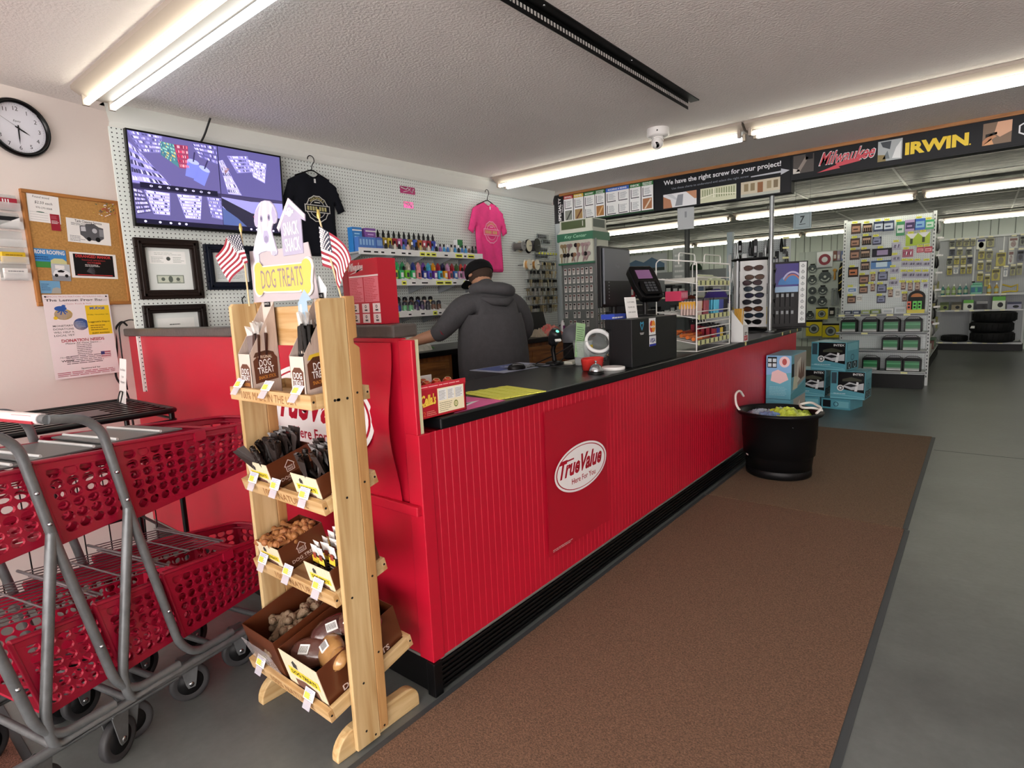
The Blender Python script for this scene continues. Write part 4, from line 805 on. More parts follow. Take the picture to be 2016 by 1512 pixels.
# skin: legs, torso core, neck and head in one body
bn = [((0, 0, .93), (.15, .12)), ((0, 0, 1.2), (.16, .12)), ((0, .03, 1.45), (.15, .10)), ((0, .085, 1.585), .062), ((0, .125, 1.63), (.07, .075)), ((0, .165, 1.675), (.082, .098)), ((0, .185, 1.73), (.074, .088)),
      ((.19, .04, 1.44), .06), ((.345, .12, 1.195), .05), ((.325, .27, 1.155), .038), ((.30, .36, 1.145), (.03, .035)),
      ((-.19, .04, 1.44), .06), ((-.37, .11, 1.25), .055), ((-.47, .19, 1.215), .048), ((-.57, .27, 1.175), .032), ((-.605, .30, 1.16), (.03, .03)),
      ((.10, 0, .82), .1), ((.11, .02, .48), .065), ((.11, -.02, .10), .045), ((.12, .12, .045), .04),
      ((-.10, 0, .82), .1), ((-.11, .02, .48), .065), ((-.11, -.02, .10), .045), ((-.12, .12, .045), .04)]
be = [(0, 1), (1, 2), (2, 3), (3, 4), (4, 5), (5, 6), (2, 7), (7, 8), (8, 9), (9, 10), (2, 11), (11, 12), (12, 13), (13, 14), (14, 15), (0, 16), (16, 17), (17, 18), (18, 19), (0, 20), (20, 21), (21, 22), (22, 23)]
skin_mesh('body', bn, be, SK, P)
skin_mesh('hoodie', body, ed, HOOD, P)
# loose hem panels of the hoodie with vertical folds
g = G(); n = 64; vs = []; fs = []
for j, z in enumerate((.78, .84, .92, 1.02, 1.14, 1.28, 1.38)):
    q = (1.03, 1.08, 1.10, 1.10, 1.08, 1.02, .93)[j]
    for i in range(n):
        a = 2*PI*i/n; f = 1+.022*math.sin(a*7+.8*math.sin(z*6))*(1.45-z)+.012*math.sin(a*13+z*3)
        vs.append((.245*q*f*math.cos(a), .005+.19*q*f*math.sin(a)+(z-.8)*.02, z))
for j in range(6):
    for i in range(n): fs.append((j*n+i, j*n+(i+1) % n, (j+1)*n+(i+1) % n, (j+1)*n+i))
g.add(vs, fs, HOOD, True); g.obj('hoodie_back', P)
# hood lying on the shoulders
hd = [((-.14, .07, 1.555), (.05, .055)), ((-.11, -.01, 1.585), (.06, .05)), ((-.03, -.06, 1.580), (.062, .055)), ((.06, -.07, 1.565), (.064, .055)), ((.14, -.03, 1.55), (.058, .05)), ((.16, .05, 1.545), (.045, .045))]
skin_mesh('hood', hd, [(i, i+1) for i in range(5)], HOOD, P, 2)
g = G(); vs = []
g.tube([(-.12, -.06, 1.50), (-.05, -.115, 1.475), (.04, -.125, 1.465), (.12, -.075, 1.49)], .03, HOOD, 8, rr=[.015, .032, .034, .015]); g.obj('hood_fold', P)
g = G(); jm = mat('26262c', .9)
g.tube([(.10, 0, .92), (.10, .01, .7), (.11, .02, .48), (.11, 0, .1)], .1, jm, 14, rr=[.125, .11, .085, .075]); g.tube([(-.10, 0, .92), (-.10, .01, .7), (-.11, .02, .48), (-.11, 0, .1)], .1, jm, 14, rr=[.125, .11, .085, .075]); g.obj('trousers', P)
for s in (-1, 1):
    g = G(); g.lathe([(.05, 0), (.055, .01), (.05, .06), (.035, .1), (0, .1)], mat('18181a', .6), 14, T(s*.115, .05, 0), True, .95, 2.4); g.obj('shoe', P)
# head details: hair band, ears, face, cap worn low
HM = T(0, .175, 1.70) @ RX(-30) @ RZ(16)
g = G(); g.ball((0, 0, 0), .088, mat('3a2a20', .9, bump=.4, bscale=300), 20, HM @ T(0, -.012, -.012), 1, 1.12, 1.02); g.obj('hair', P)
for s in (-1, 1):
    g = G(); g.lathe([(.018, 0), (.019, .006), (.012, .012), (0, .012)], SK, 12, HM @ T(s*.088, .0, -.03) @ RY(s*80), True, .65, 1); g.obj('ear', P)
g = G(); g.tube([(0, .105, -.02), (0, .125, -.045), (0, .11, -.055)], .012, SK, 8, M=HM, rr=[.007, .013, .010]); g.obj('nose', P)
for s in (-1, 1):
    g = G(); g.ball((s*.032, .088, -.012), .012, mat('f0ece8', .2), 10, HM); g.disc(0, 0, .006, .006, mat('2a1c14'), 0, HM @ T(s*.032, .1005, -.012) @ RX(-90), n=12); g.obj('eye', P)
g = G(); g.tube([(-.024, .098, -.078), (0, .108, -.074), (.024, .098, -.078)], .005, mat('9a5a50', .5), 8, M=HM); g.obj('mouth', P)
g = G(); cp = mat('0e0e11', .85); pr = [(.098, -.018), (.101, .01), (.095, .045), (.072, .078), (.035, .096), (0, .10)]
g.lathe(pr, cp, 28, HM @ T(0, -.008, .005), True, 1, 1.13); g.obj('cap', P)
g = G(); vs = [(.085*math.cos(a), .07+.115*math.sin(a), -.006-.02*math.cos(a)**2) for a in [PI*i/12 for i in range(13)]]; vs2 = [(x, y, z-.005) for x, y, z in vs]
g.add(vs+vs2, [tuple(range(13)), tuple(reversed(range(13, 26)))]+[(i, i+13, i+14, i+1) for i in range(12)], cp, False, HM @ RX(-6)); g.obj('cap_brim', P)
g = G(); g.disc(0, 0, .012, .012, mat('c8c8cc', .4), 0, HM @ T(-.055, -.09, .0) @ RX(90)); g.obj('cap_badge', P)
# hands: palm and five separate fingers each
def hand(name, Mh, s, curl=38):
    nodes = [((0, 0, 0), (.026, .02)), ((0, .04, 0), (.036, .016)), ((0, .078, -.004), (.038, .014))]; edges = [(0, 1), (1, 2)]
    o = skin_mesh('palm', [((Mh @ Vector(a)), r) for a, r in nodes], edges, SK, P, 0)
    for k, (x, L) in enumerate(((-.029, .062), (-.010, .074), (.010, .070), (.029, .056))):
        pts = [Vector((x*.8, .070, -.002))]; a = math.radians(-14)
        for q in range(3):
            a -= math.radians(curl*(.4, .9, .8)[q]); st = L*(.45, .32, .23)[q]; pts.append(pts[-1]+Vector((x*.02, math.cos(a)*st, math.sin(a)*st)))
        skin_mesh('finger', [((Mh @ p), .0088-.0008*i) for i, p in enumerate(pts)], [(0, 1), (1, 2), (2, 3)], SK, P, 0, 1)
    pts = [Vector((s*.022, .018, -.004)), Vector((s*.047, .040, -.014)), Vector((s*.052, .068, -.026)), Vector((s*.044, .088, -.038))]
    skin_mesh('thumb', [((Mh @ p), .0105-.001*i) for i, p in enumerate(pts)], [(0, 1), (1, 2), (2, 3)], SK, P, 0, 1)
hand('left', T(-.605, .30, 1.16) @ RZ(50) @ RX(-14), 1)
hand('right', T(.30, .37, 1.143) @ RX(-6) @ RZ(18), -1)
g = G(); g.box(-.035, .035, -.001, .001, -.02, .02, mat('8c2a38', .8)); g.obj('sleeve_patch', P, M=T(-.372, .055, 1.255) @ RX(-30) @ RZ(35))

# ------------------------------------------------------------ goods on the sales counter
ZT = 1.0445
# red chocolate carton
t = thing('chocolate_box', 'open red counter box of foil-wrapped chocolates at the near end of the countertop', 'box', T(-1.53, 1.475, ZT))
g = G(); rc = mat('b01c2c', .35); g.box(-.19, 0, -.125, .125, 0, .004, rc); g.box(-.004, 0, -.125, .125, 0, .112, rc); g.box(-.19, -.186, -.125, .125, 0, .13, WHITE); g.box(-.19, 0, -.125, -.121, 0, .10, rc); g.box(-.19, 0, .121, .125, 0, .10, rc)
g.box(-.001, .002, -.125, .125, .108, .126, mat('c42a3a', .35)); g.obj('carton', t)
g = G(); M = FX((.0005, 0, 0)); g.rect(-.025, .012, .113, .104, mat('efe4c2', .4), 0, M); g.rect(-.02, .058, .022, .1, WHITE, .0003, M); g.rect(.026, .058, .062, .1, WHITE, .0003, M); g.rect(.066, .058, .108, .1, WHITE, .0003, M)
for a, b in ((-.018, .02), (.028, .06), (.068, .106)): g.lines(a, b, .06, .095, 7, mat('5a5a5a'), .0005, M, thick=.3)
g.lines(-.018, .05, .016, .052, 5, mat('8a8468'), .0005, M, thick=.3); g.disc(.068, .036, .011, .013, mat('6a7a2a'), .0006, M, n=20); g.disc(.068, .036, .008, .009, mat('d8d0a0'), .0008, M, n=20); g.text('U', mat('6a7a2a'), .014, M, x=.068, y=.036, z=.001)
yl = mat('f0c84a', .4); g.text("Cella's", mat('8a1420'), .05, M, w=.078, x=-.071, y=.069, z=.0004, bold=.07, shear=.2); g.text("Cella's", yl, .05, M, w=.074, x=-.071, y=.070, z=.0008, bold=.04, shear=.2); g.poly([(-.1, .045), (-.045, .052), (-.045, .057), (-.1, .05)], yl, .0006, M)
g.text('72', mat('e06a3a'), .026, M, x=-.1, y=.02, z=.0005); g.lines(-.083, -.035, .01, .03, 3, mat('e08a7a'), .0005, M); g.lines(-.11, .11, .112, .122, 1, mat('f0b0b0'), .0022, M, thick=.3, ragged=.1); g.obj('print', t)
for k, (x, y) in enumerate(((-.05, -.085), (-.05, -.03), (-.06, .03), (-.10, -.06), (-.10, 0), (-.05, .08))):
    g = G(); g.ball((0, 0, 0), .021, mat('c8452a', .2, metal=.5), 12); g.disc(0, 0, .012, .012, mat('e8d090', .25, metal=.6), .0185, n=12); tag(g.obj('foil_chocolate', None, M=T(-1.53+x, 1.475+y, ZT+.112) @ RX(12) @ RY(20)), 'round chocolate in red and gold foil lying in the open red box', 'candy', 'foil chocolates in the red box')
g = G(); g.box(-.12, .12, -.17, .13, 0, .001, mat('e05a9a', .5)); g.poly([(-.02, -.13), (.09, -.13), (.02, .08)], WHITE, .0013); g.poly([(0, -.10), (.06, -.10), (.02, .03)], INK, .0016)
tag(g.obj('pink_leaflet', None, M=T(-1.645, 1.70, ZT)), 'pink leaflet with a white-edged dark triangle on the countertop beside the red box', 'leaflet')
g = G(); yn = mat('dcdc5a', .8, bump=.3, bscale=90); M = T(-1.66, 1.985, ZT+.0012) @ RZ(-12)
for k in range(9): g.box(-.14, .14, -.135+.03*k, -.109+.03*k, 0, .0035+.0015*(k % 2), yn)
tag(g.obj('yellow_notepad', None, M=M), 'rippled yellow-green pad lying at the counter edge', 'notepad')
g = G(); g.box(-.16, .13, -.24, .22, 0, .003, mat('9aa0b4', .6)); g.rect(-.15, -.2, .05, .15, mat('3a4a8a', .6), .0032); g.rect(-.02, -.1, .12, .2, mat('22252c', .6), .0034); g.lines(-.1, .1, -.05, .15, 5, mat('c8ccd8'), .0037)
tag(g.obj('mouse_pad', None, M=T(-2.24, 2.80, ZT) @ RZ(-4)), 'blue and grey patterned mouse pad on the countertop', 'mouse pad')
t = thing('computer_mouse', 'black computer mouse on the patterned pad', 'mouse', T(-2.15, 2.70, ZT+.004) @ RZ(-30)); g = G()
g.lathe([(.032, 0), (.033, .012), (.027, .028), (.014, .036), (0, .038)], BLACK, 18, None, True, 1, 1.75); g.obj('shell', t); g = G(); g.tube([(.02, -.035, .03), (.024, 0, .031), (.019, .035, .026)], .003, CHROME, 6); g.obj('trim_strip', t)
g = G(); 
for k in range(9): g.box(-.02+.0*k, .05, -.18+.04*k, -.145+.04*k, 0, .014, mat('d8d8cc', .5))
g.box(-.03, .06, -.19, .19, 0, .008, mat('c8c8bc', .5)); tag(g.obj('keyboard', None, M=T(-2.05, 3.24, ZT) @ RZ(3)), 'off-white keyboard at the far side of the patterned pad', 'keyboard')
t = thing('service_bell', 'small chrome counter bell on a black base', 'bell', T(-1.615, 2.72, ZT)); g = G(); g.lathe([(.045, 0), (.045, .008), (.04, .012)], BLACK, 24); g.obj('base', t); g = G(); g.lathe([(.038, .014), (.037, .022), (.028, .042), (.012, .052), (0, .054)], CHROME, 24); g.obj('dome', t); g = G(); g.lathe([(.004, .052), (.004, .062), (.008, .064), (.006, .07), (0, .071)], CHROME, 10); g.obj('button', t)
def cupm(c, al): return mat(c, .08, alpha=al)
t = thing('red_tub', 'small translucent red tub behind the counter bell', 'tub', T(-1.72, 2.86, ZT)); g = G(); g.lathe([(.0, .002), (.058, .002), (.066, .065), (.068, .068), (.063, .066), (.056, .006)], cupm('e8403a', .85), 28, sx=.85, sy=1.35); g.obj('tub', t)
# cup holding a leaflet
t = thing('plastic_cup', 'clear plastic cup with a yellow sticker holding papers beside the barcode scanner', 'cup', T(-1.90, 3.05, ZT)); g = G(); g.lathe([(.05, .002), (.062, .15), (.064, .152), (.060, .15), (.048, .004)], cupm('d8dee0', .3), 28); g.obj('cup', t); g = G(); g.poly([(-.02, .1), (.03, .1), (.03, .125), (-.02, .125)], mat('e8c83a'), 0, FX((.061, -.012, 0))); g.obj('sticker', t)
g = G(); g.rect(-.05, 0, .055, .21, mat('b4dca8', .6), 0); g.lines(-.04, .045, .03, .19, 12, mat('5a7a5a'), .0006, thick=.3); g.rect(-.05, 0, .055, .21, mat('b4dca8', .6), -.0006)
tag(g.obj('green_leaflet', None, M=T(-1.91, 3.02, ZT+.05) @ FX() @ RZ(-8)), 'pale green price leaflet standing in the clear plastic cup', 'leaflet')
# tipped candy jar
t = thing('candy_jar', 'round clear jar tipped towards the front, half full of wrapped candies', 'jar', T(-1.85, 3.13, ZT)); MJ = T(0, 0, .10) @ RZ(-50) @ RY(58)
g = G(); g.lathe([(.0, -.09), (.07, -.09), (.088, -.07), (.088, .05), (.07, .075), (.066, .08)], cupm('e4eaea', .32), 30, MJ, caps=False); g.obj('jar', t)
g = G(); g.lathe([(.066, .072), (.082, .072), (.084, .09), (.080, .10), (.066, .10), (.066, .072)], mat('f0f2f2', .3), 30, MJ, caps=False); g.obj('rim', t)
r = random.Random(4)
cd = tag((lambda g: (g.ball((0, 0, 0), .010, mat('b8b8bc', .2, metal=.4), 8), g.obj('wrapped_candy'))[1])(G()), 'silver wrapped candy inside the tipped clear jar', 'candy', 'candies in the tipped jar'); cm = [cd.data]
for c in ('3a3a40', 'a88a6a', 'e8e8ec'):
    me = cd.data.copy(); me.materials.clear(); me.materials.append(mat(c, .3)); cm.append(me)
for k in range(34):
    p = Vector((r.uniform(-.065, .06), r.uniform(-.06, .06), r.uniform(.018, .06)))
    o = cd if k == 0 else cd.copy(); 
    if k: COL.objects.link(o); o.data = r.choice(cm)
    o.matrix_world = T(-1.85, 3.13, ZT) @ T(*p) @ RX(r.uniform(0, 180)); o.scale = (1.2, .8, .8)
g = G(); g.lathe([(.065, 0), (.068, .004), (.068, .016), (.06, .018)], WHITE, 28, T(-1.61, 2.90, ZT)); tag(g.obj('jar_lid'), 'white round jar lid lying on the countertop beside the bell', 'lid')
t = thing('barcode_scanner', 'black hand-held barcode scanner with green light on its stand', 'scanner', T(-2.10, 3.03, ZT) @ RZ(-28)); g = G(); g.lathe([(.06, 0), (.06, .012), (.03, .02)], BLACK, 20); g.obj('base', t); g = G(); g.tube([(0, 0, .02), (-.02, 0, .09), (.01, 0, .15)], .015, BLACK, 10); g.obj('handle', t)
g = G(); g.lathe([(.0, -.065), (.03, -.055), (.042, -.01), (.04, .03), (.03, .05), (0, .055)], mat('2a2c30', .3), 20, T(.01, 0, .175) @ RY(35), True, 1, .95); g.obj('head', t, ); g = G(); g.ball((0, 0, 0), .014, mat('6ae0b4', .3, emit=1.2), 10, T(.045, 0, .205)); g.box(-.008, .008, -.02, .02, -.004, .004, WHITE, T(.055, 0, .155) @ RY(50)); g.obj('light', t)
g = G(); g.tube(fillet([(-2.10, 3.02, ZT+.012), (-2.0, 2.90, ZT+.008), (-1.95, 3.0, ZT+.10), (-1.98, 3.15, ZT+.15), (-2.1, 3.05, ZT+.06), (-2.18, 2.9, ZT+.008), (-2.05, 2.82, ZT+.007), (-1.9, 2.95, ZT+.007)], .06), .0035, BLACK, 6); tag(g.obj('scanner_cord'), 'thin black cord looping around the barcode scanner stand', 'cord')
# black laminate payment box
t = thing('payment_stand', 'black box stand with card company stickers at the counter edge', 'stand', T(-1.54, 3.0, ZT)); bk = mat('1b1c1f', .45, bump=.1, bscale=300)
g = G(); g.box(-.13, 0, 0, .63, 0, .277, bk); g.obj('box', t, bevel=.003); g = G(); g.box(-.175, -.131, .0, .63, .22, .277, bk); g.box(-.155, -.131, .01, .63, 0, .22, bk); g.obj('shelf_box', t, bevel=.002)
def stk(lab, y, z, w, h, c, fn):
    g = G(); g.box(-w/2, w/2, -h/2, h/2, 0, .0008, mat(c, .3)); fn(g); g.obj('sticker', t, M=FX((.0005, y, z)))
stk('mc', .265, .222, .09, .10, 'e8eaec', lambda g: (g.rect(-.045, -.05, -.038, .05, WHITE, .001), g.disc(-.012, 0, .026, .036, mat('c8342a'), .001), g.disc(.014, 0, .026, .036, mat('e8962a'), .0013), g.text('MasterCard', WHITE, .02, w=.066, z=.002, bold=.04)))
stk('visa', .268, .135, .09, .062, 'e8eaee', lambda g: (g.text('VISA', mat('1c2c7a'), .03, w=.074, h=.028, y=.003, z=.001, bold=.03, shear=.15), g.rect(-.045, -.031, .045, -.018, mat('1c2c9a'), .001), g.rect(-.045, .025, .045, .031, mat('c8ccd4'), .001)))
stk('heart', .125, .233, .055, .06, '1b1c1f', lambda g: (g.poly([(0, -.028), (.024, .008), (.02, .026), (0, .018), (-.02, .026), (-.024, .008)], mat('3aa0c8'), .001), g.poly([(0, -.017), (.015, .008), (.011, .016), (0, .008), (-.011, .016), (-.015, .008)], bk, .0013)))
g = G(); g.text('Heartland', WHITE, .01, FX((.001, .125, .192)), w=.05, h=.008); g.rect(-.02, -.004, .02, -.001, WHITE, 0, FX((.001, .125, .187))); g.obj('sticker', t)
g = G(); g.box(-.19, -.10, .02, .16, .0, .03, mat('2a44a8', .3)); g.lines(-.1, .1, 0, .02, 1, WHITE, 0, FX((-.099, .09, 0))); tag(g.obj('blue_card_tray', None, M=T(-1.56, 3.0, ZT+.278)), 'flat blue box on top of the black payment stand', 'tray')
g = G(); g.box(-.003, 0, -.055, .055, 0, .125, mat('f0f0ee', .5)); [g.text(s_, INK, .012, FX((.0006, 0, 0)), w=w_, y=.095-.03*i) for i, (s_, w_) in enumerate((('CUSTOMERS', .07), ('PLEASE USE', .065), ('CARD READER', .075)))]
tag(g.obj('notice_card', None, M=T(-1.62, 3.17, ZT+.279) @ RZ(-8) @ RY(-8)), 'small white notice card standing behind the blue box on the payment stand', 'notice')
t = thing('card_terminal', 'black card payment terminal tilted on a stand above the payment box', 'card reader', T(-1.66, 3.42, ZT+.278) @ RZ(-32))
g = G(); g.tube([(0, 0, 0), (0, 0, .10), (-.01, 0, .17)], .016, BLACK, 10); g.lathe([(.07, 0), (.07, .008), (.02, .012)], BLACK, 20); g.obj('stand', t)
MT = T(-.0, 0, .20) @ RY(52)
g = G(); g.prism([(-.13, -.075), (-.10, -.092), (.02, -.092), (.12, -.075), (.13, -.05), (.13, .05), (.12, .075), (.02, .092), (-.10, .092), (-.13, .075)], -.02, .03, mat('101113', .22), MT); g.obj('body', t, bevel=.008)
g = G(); g.rect(-.10, -.062, -.015, .062, mat('2a2028', .15, emit=.0), .0305, MT); g.rect(-.092, -.052, -.022, .052, mat('6a4a6a', .2, emit=.35), .031, MT); g.obj('display', t)
g = G(); g.prism([(.0, -.06), (.06, -.07), (.11, -.05), (.11, .05), (.06, .07), (.0, .06)], .03, .044, mat('0a0a0c', .2), MT); g.obj('card_slot', t, bevel=.004)
g = G(); 
for i in range(4):
    for j in range(3): g.box(.018+.02*i, .032+.02*i, -.036+.026*j, -.016+.026*j, .044, .048, mat('3a3c40', .4), MT)
g.obj('keypad', t)
t = thing('wall_pad_printer', 'grey rounded receipt printer behind the tipped jar', 'printer', T(-2.10, 3.36, ZT) @ RZ(-10)); g = G(); g.box(-.1, .1, -.09, .09, 0, .12, mat('1e1f22', .4)); g.obj('body', t, bevel=.015); g = G(); g.lathe([(.09, 0), (.095, .04), (.08, .09), (.04, .12), (0, .125)], mat('55575c', .45), 22, T(-.02, -.03, .12), True, .9, 1.2); g.obj('cover', t); g = G(); g.box(.1, .104, -.05, .03, .03, .05, WHITE); g.obj('paper_slip', t)
# monitor, back turned to the camera
t = thing('monitor', 'large grey flat monitor seen from behind next to the key display', 'monitor', T(-2.04, 3.72, ZT) @ RZ(2)); gm = mat('5c6068', .4)
g = G(); g.box(-.02, .012, -.22, .22, .34, .755, mat('16171a', .35)); g.obj('screen', t, bevel=.004); g = G(); g.box(.012, .028, -.20, .20, .36, .74, gm); g.text('hp', mat('70747c'), .03, FX((.0285, 0, .62)), w=.06); g.obj('back_cover', t, bevel=.004)
g = G(); g.box(.028, .034, -.2, .2, .36, .52, mat('24262a', .4)); [g.disc(-.15, .40+.022*k, .004, .004, mat('b8bcc2', .3), 0, FX((.0345, 0, 0))) for k in range(6)]; g.obj('port_panel', t)
g = G(); g.tube([(0, 0, 0), (-.01, 0, .4)], .022, BLACK, 12); g.box(-.1, .12, -.13, .13, 0, .012, BLACK); g.obj('stand', t)
t = thing('till_unit', 'low black till unit standing under the large monitor', 'till', T(-2.05, 4.08, ZT)); g = G(); g.box(-.16, .12, -.2, .12, 0, .30, mat('141518', .4)); g.box(.121, .125, -.15, .08, .04, .10, mat('232428', .3)); g.obj('body', t, bevel=.006); g = G(); g.box(-.14, .1, -.18, .0, .302, .34, mat('2a2b2f', .5)); g.box(-.1, .09, -.15, -.02, .341, .344, mat('c8c8b8')); g.obj('tray_top', t)
# ------------------------------------------------------------ two-tier shopping carts
RP = mat('9c1230', .32, bump=.02, bscale=300); GT = mat('6c6f71', .36, metal=.35, var=.18, vscale=22); WIRE = mat('8c8488', .3, metal=.7); GP = mat('666869', .4)
def holeplate(g, p00, p10, p11, p01, nx, ny, m, fr=.455, ox=.5, n=12, edge=.045):
    """quad panel with a grid of oval holes; p00-p10 runs along nx"""
    P = [Vector(p) for p in (p00, p10, p11, p01)]
    def B(u, v): return P[0]*(1-u)*(1-v)+P[1]*u*(1-v)+P[2]*u*v+P[3]*(1-u)*v
    ex = edge/ max(1e-6, (P[1]-P[0]).length)*.5; ey = edge/max(1e-6, (P[3]-P[0]).length)*.5
    vs = []; fs = []
    def sq(a):
        c, s = math.cos(a), math.sin(a); k = max(abs(c), abs(s)); return c/k*.5, s/k*.5
    for j in range(ny):
        for i in range(nx):
            b = len(vs)
            for k in range(n):
                a = 2*PI*k/n+PI/4; sx_, sy_ = sq(a); cx, cy = math.cos(a)*fr, math.sin(a)*fr
                for (x, y) in ((sx_, sy_), (cx, cy)):
                    u = (i+.5+x)/nx; v = (j+.5+y)/ny
                    vs.append(B(ex+u*(1-2*ex), ey+v*(1-2*ey)))
            for k in range(n):
                a0 = b+2*k; a1 = b+2*((k+1) % n); fs.append((a0, a1, a1+1, a0+1))
    # solid margin
    b = len(vs)
    for (u, v) in ((0, 0), (1, 0), (1, 1), (0, 1)): vs.append(B(u, v))
    for (u, v) in ((ex, ey), (1-ex, ey), (1-ex, 1-ey), (ex, 1-ey)): vs.append(B(u, v))
    for k in range(4): fs.append((b+k, b+(k+1) % 4, b+4+(k+1) % 4, b+4+k))
    g.add(vs, fs, m)
def basket(name, parent, yr, yf, zr, zf, br, bf, zbr, zbf, W, nx, ny, gate=True):
    t = G(); i_ = .02
    e_ = .055; T0 = [(0, yr, zr), (-e_, yf, zf), (-W+e_, yf-.02, zf), (-W, yr, zr)]; B0 = [(-i_, br, zbr), (-e_-.025, bf, zbf), (-W+e_+.025, bf, zbf), (-W+i_, br, zbr)]
    holeplate(t, T0[0], T0[1], B0[1], B0[0], nx, ny, RP); holeplate(t, T0[2], T0[3], B0[3], B0[2], nx, ny, RP)
    holeplate(t, T0[1], T0[2], B0[2], B0[1], 6, ny-1, RP); holeplate(t, B0[0], B0[1], B0[2], B0[3], nx, 6, RP, .43)
    o = t.obj(name, parent, solid=.009)
    r = G(); pts = fillet([T0[0], T0[1], T0[2], T0[3]], .05)
    for a, b in zip(pts[:-1], pts[1:]): pass
    r.tube(pts, .013, RP, 6, sq=.55); r.tube([(p[0]*.99-.003, p[1], p[2]-.024) for p in pts], .007, RP, 6)
    for y in (.45, .72):
        u = y; q = Vector(T0[0]).lerp(Vector(T0[1]), u); r.box(q.x-.004, q.x+.014, q.y-.022, q.y+.022, q.z-.035, q.z+.002, RP)
    r.tube([T0[0], B0[0]], .008, RP, 6); r.tube([T0[3], B0[3]], .008, RP, 6)
    r.obj('rim', o)
    if gate:
        k = G(); holeplate(k, (-.03, yr+.02, zr-.01), (-W+.03, yr+.02, zr-.01), (-W+.05, yr+.24, zr-.10), (-.05, yr+.24, zr-.10), 6, 3, RP); k.obj('rear_gate', parent, solid=.004)
    return o
def make_cart(M, label):
    t = thing('shopping_cart', label, 'shopping cart', M, 'nested two-tier shopping carts'); W = .41
    for s, nm in ((0, 'near'), (-W, 'far')):
        x = s+(.012 if s == 0 else -.012)
        g = G(); g.tube(fillet([(x*.9, -.06, 1.165), (x, .035, 1.15), (x, .082, 1.10), (x, .13, .81), (x, .235, .275), (x, .29, .205), (x, .45, .2)], .05, 5), .0145, GT, 10); g.obj('side_tube', t)
        g = G(); g.tube(fillet([(x, .128, .83), (x, .035, .27), (x, .05, .175), (x, .12, .18), (x, .66, .165)], .05, 5), .0155, GT, 10); g.obj('base_rail', t)
        for z, y in ((.86, .12), (.96, .10), (.42, .205)):
            g = G(); g.lathe([(.006, 0), (.006, .008), (0, .01)], CHROME, 8, T(x+(.013 if s == 0 else -.013), y, z) @ RY(90 if s == 0 else -90)); g.obj('bolt', t)
    g = G(); g.tube([(.01, -.06, 1.165), (-W-.01, -.06, 1.165)], .0150, GT, 10); g.obj('handle', t)
    g = G(); g.tube([(-.02, -.06, 1.165), (-W+.02, -.06, 1.165)], .0175, mat('e8dcdc', .3), 12); hm = mat('b01830', .3)
    g.box(-W+.03, -.04, -.0795, -.070, 1.152, 1.160, hm); g.box(-.16, -.05, -.074, -.07, 1.170, 1.176, hm); g.obj('grip', t)
    g = G(); g.tube([(.0, .05, .18), (-W, .05, .18)], .012, GT, 8); g.obj('cross_bar', t); g = G(); g.tube([(0, .62, .168), (-W, .62, .168)], .012, GT, 8); g.obj('cross_bar', t)
    basket('upper_basket', t, .11, .83, 1.045, .985, .165, .79, .775, .81, W, 14, 6)
    basket('lower_basket', t, .215, .83, .55, .475, .28, .79, .27, .265, W, 13, 6, False)
    g = G(); gp = GP
    for zz, f in ((.0, 1), (.006, 0)):
        pass
    g.prism([(-.04, .12), (-.06, .40), (-.34, .38), (-.37, .12)], 1.045, 1.052, gp, Matrix(((1, 0, 0, 0), (0, 1, 0, 0), (0, -.04, 1, .0), (0, 0, 0, 1)))); o = g.obj('seat_flap', t, bevel=.002)
    g = G(); 
    for y in (.16, .31): g.tube([(-.05, y, 1.056-.04*y), (-.35, y-.01, 1.056-.04*y)], .005, mat('d8dada', .35), 6)
    g.obj('flap_bar', o)
    g = G()
    for k in range(13): x = -.02-.37*k/12; g.tube([(x, .20, .600), (x, .47, .565)], .0022, WIRE, 5)
    for y, r in ((.20, .005), (.33, .0035), (.455, .0035), (.47, .0045)): z = .6-.13*(y-.2); g.tube([(-.005, y, z+.004), (-.405, y, z+.004)], r, WIRE, 6)
    g.obj('wire_gate', t)
    for (x, y, a) in ((-.0, .0, 20), (-W+.02, .03, 15), (-.05, .52, -20), (-W+.07, .52, 10)):
        Mc = T(x, y, 0) @ RZ(a)
        c = G(); c.prism([(-.035, .165), (.02, .175), (.035, .165), (.016, .066), (.012, .055), (-.012, .055), (-.018, .07)], .020, .0235, GT, Mc @ Matrix(((0, 0, 1, 0), (1, 0, 0, 0), (0, 1, 0, 0), (0, 0, 0, 1)))); c.prism([(-.035, .165), (.02, .175), (.035, .165), (.016, .066), (.012, .055), (-.012, .055), (-.018, .07)], -.0235, -.020, GT, Mc @ Matrix(((0, 0, 1, 0), (1, 0, 0, 0), (0, 1, 0, 0), (0, 0, 0, 1))))
        c.box(-.0235, .0235, -.03, .03, .165, .17, GT, Mc); f = c.obj('caster_fork', t)
        w = G(); MW = Mc @ T(0, 0, .07) @ RY(90); w.lathe([(.045, -.011), (.058, -.014), (.068, -.012), (.070, -.006), (.070, .006), (.068, .012), (.058, .014), (.045, .011)], mat('343436', .6), 32, MW, caps=False); w.lathe([(0, -.010), (.046, -.0115), (.046, .0115), (0, .010)], mat('1e1e20', .5), 24, MW); w.lathe([(0, -.026), (.009, -.026), (.009, .026), (0, .026)], CHROME, 10, MW); w.obj('wheel', f)
    return t
CH = 13.5
def cm_(du, dw=0): return T(-2.16-math.sin(math.radians(CH))*du-math.cos(math.radians(CH))*dw, .5+math.cos(math.radians(CH))*du-math.sin(math.radians(CH))*dw, 0) @ RZ(CH)
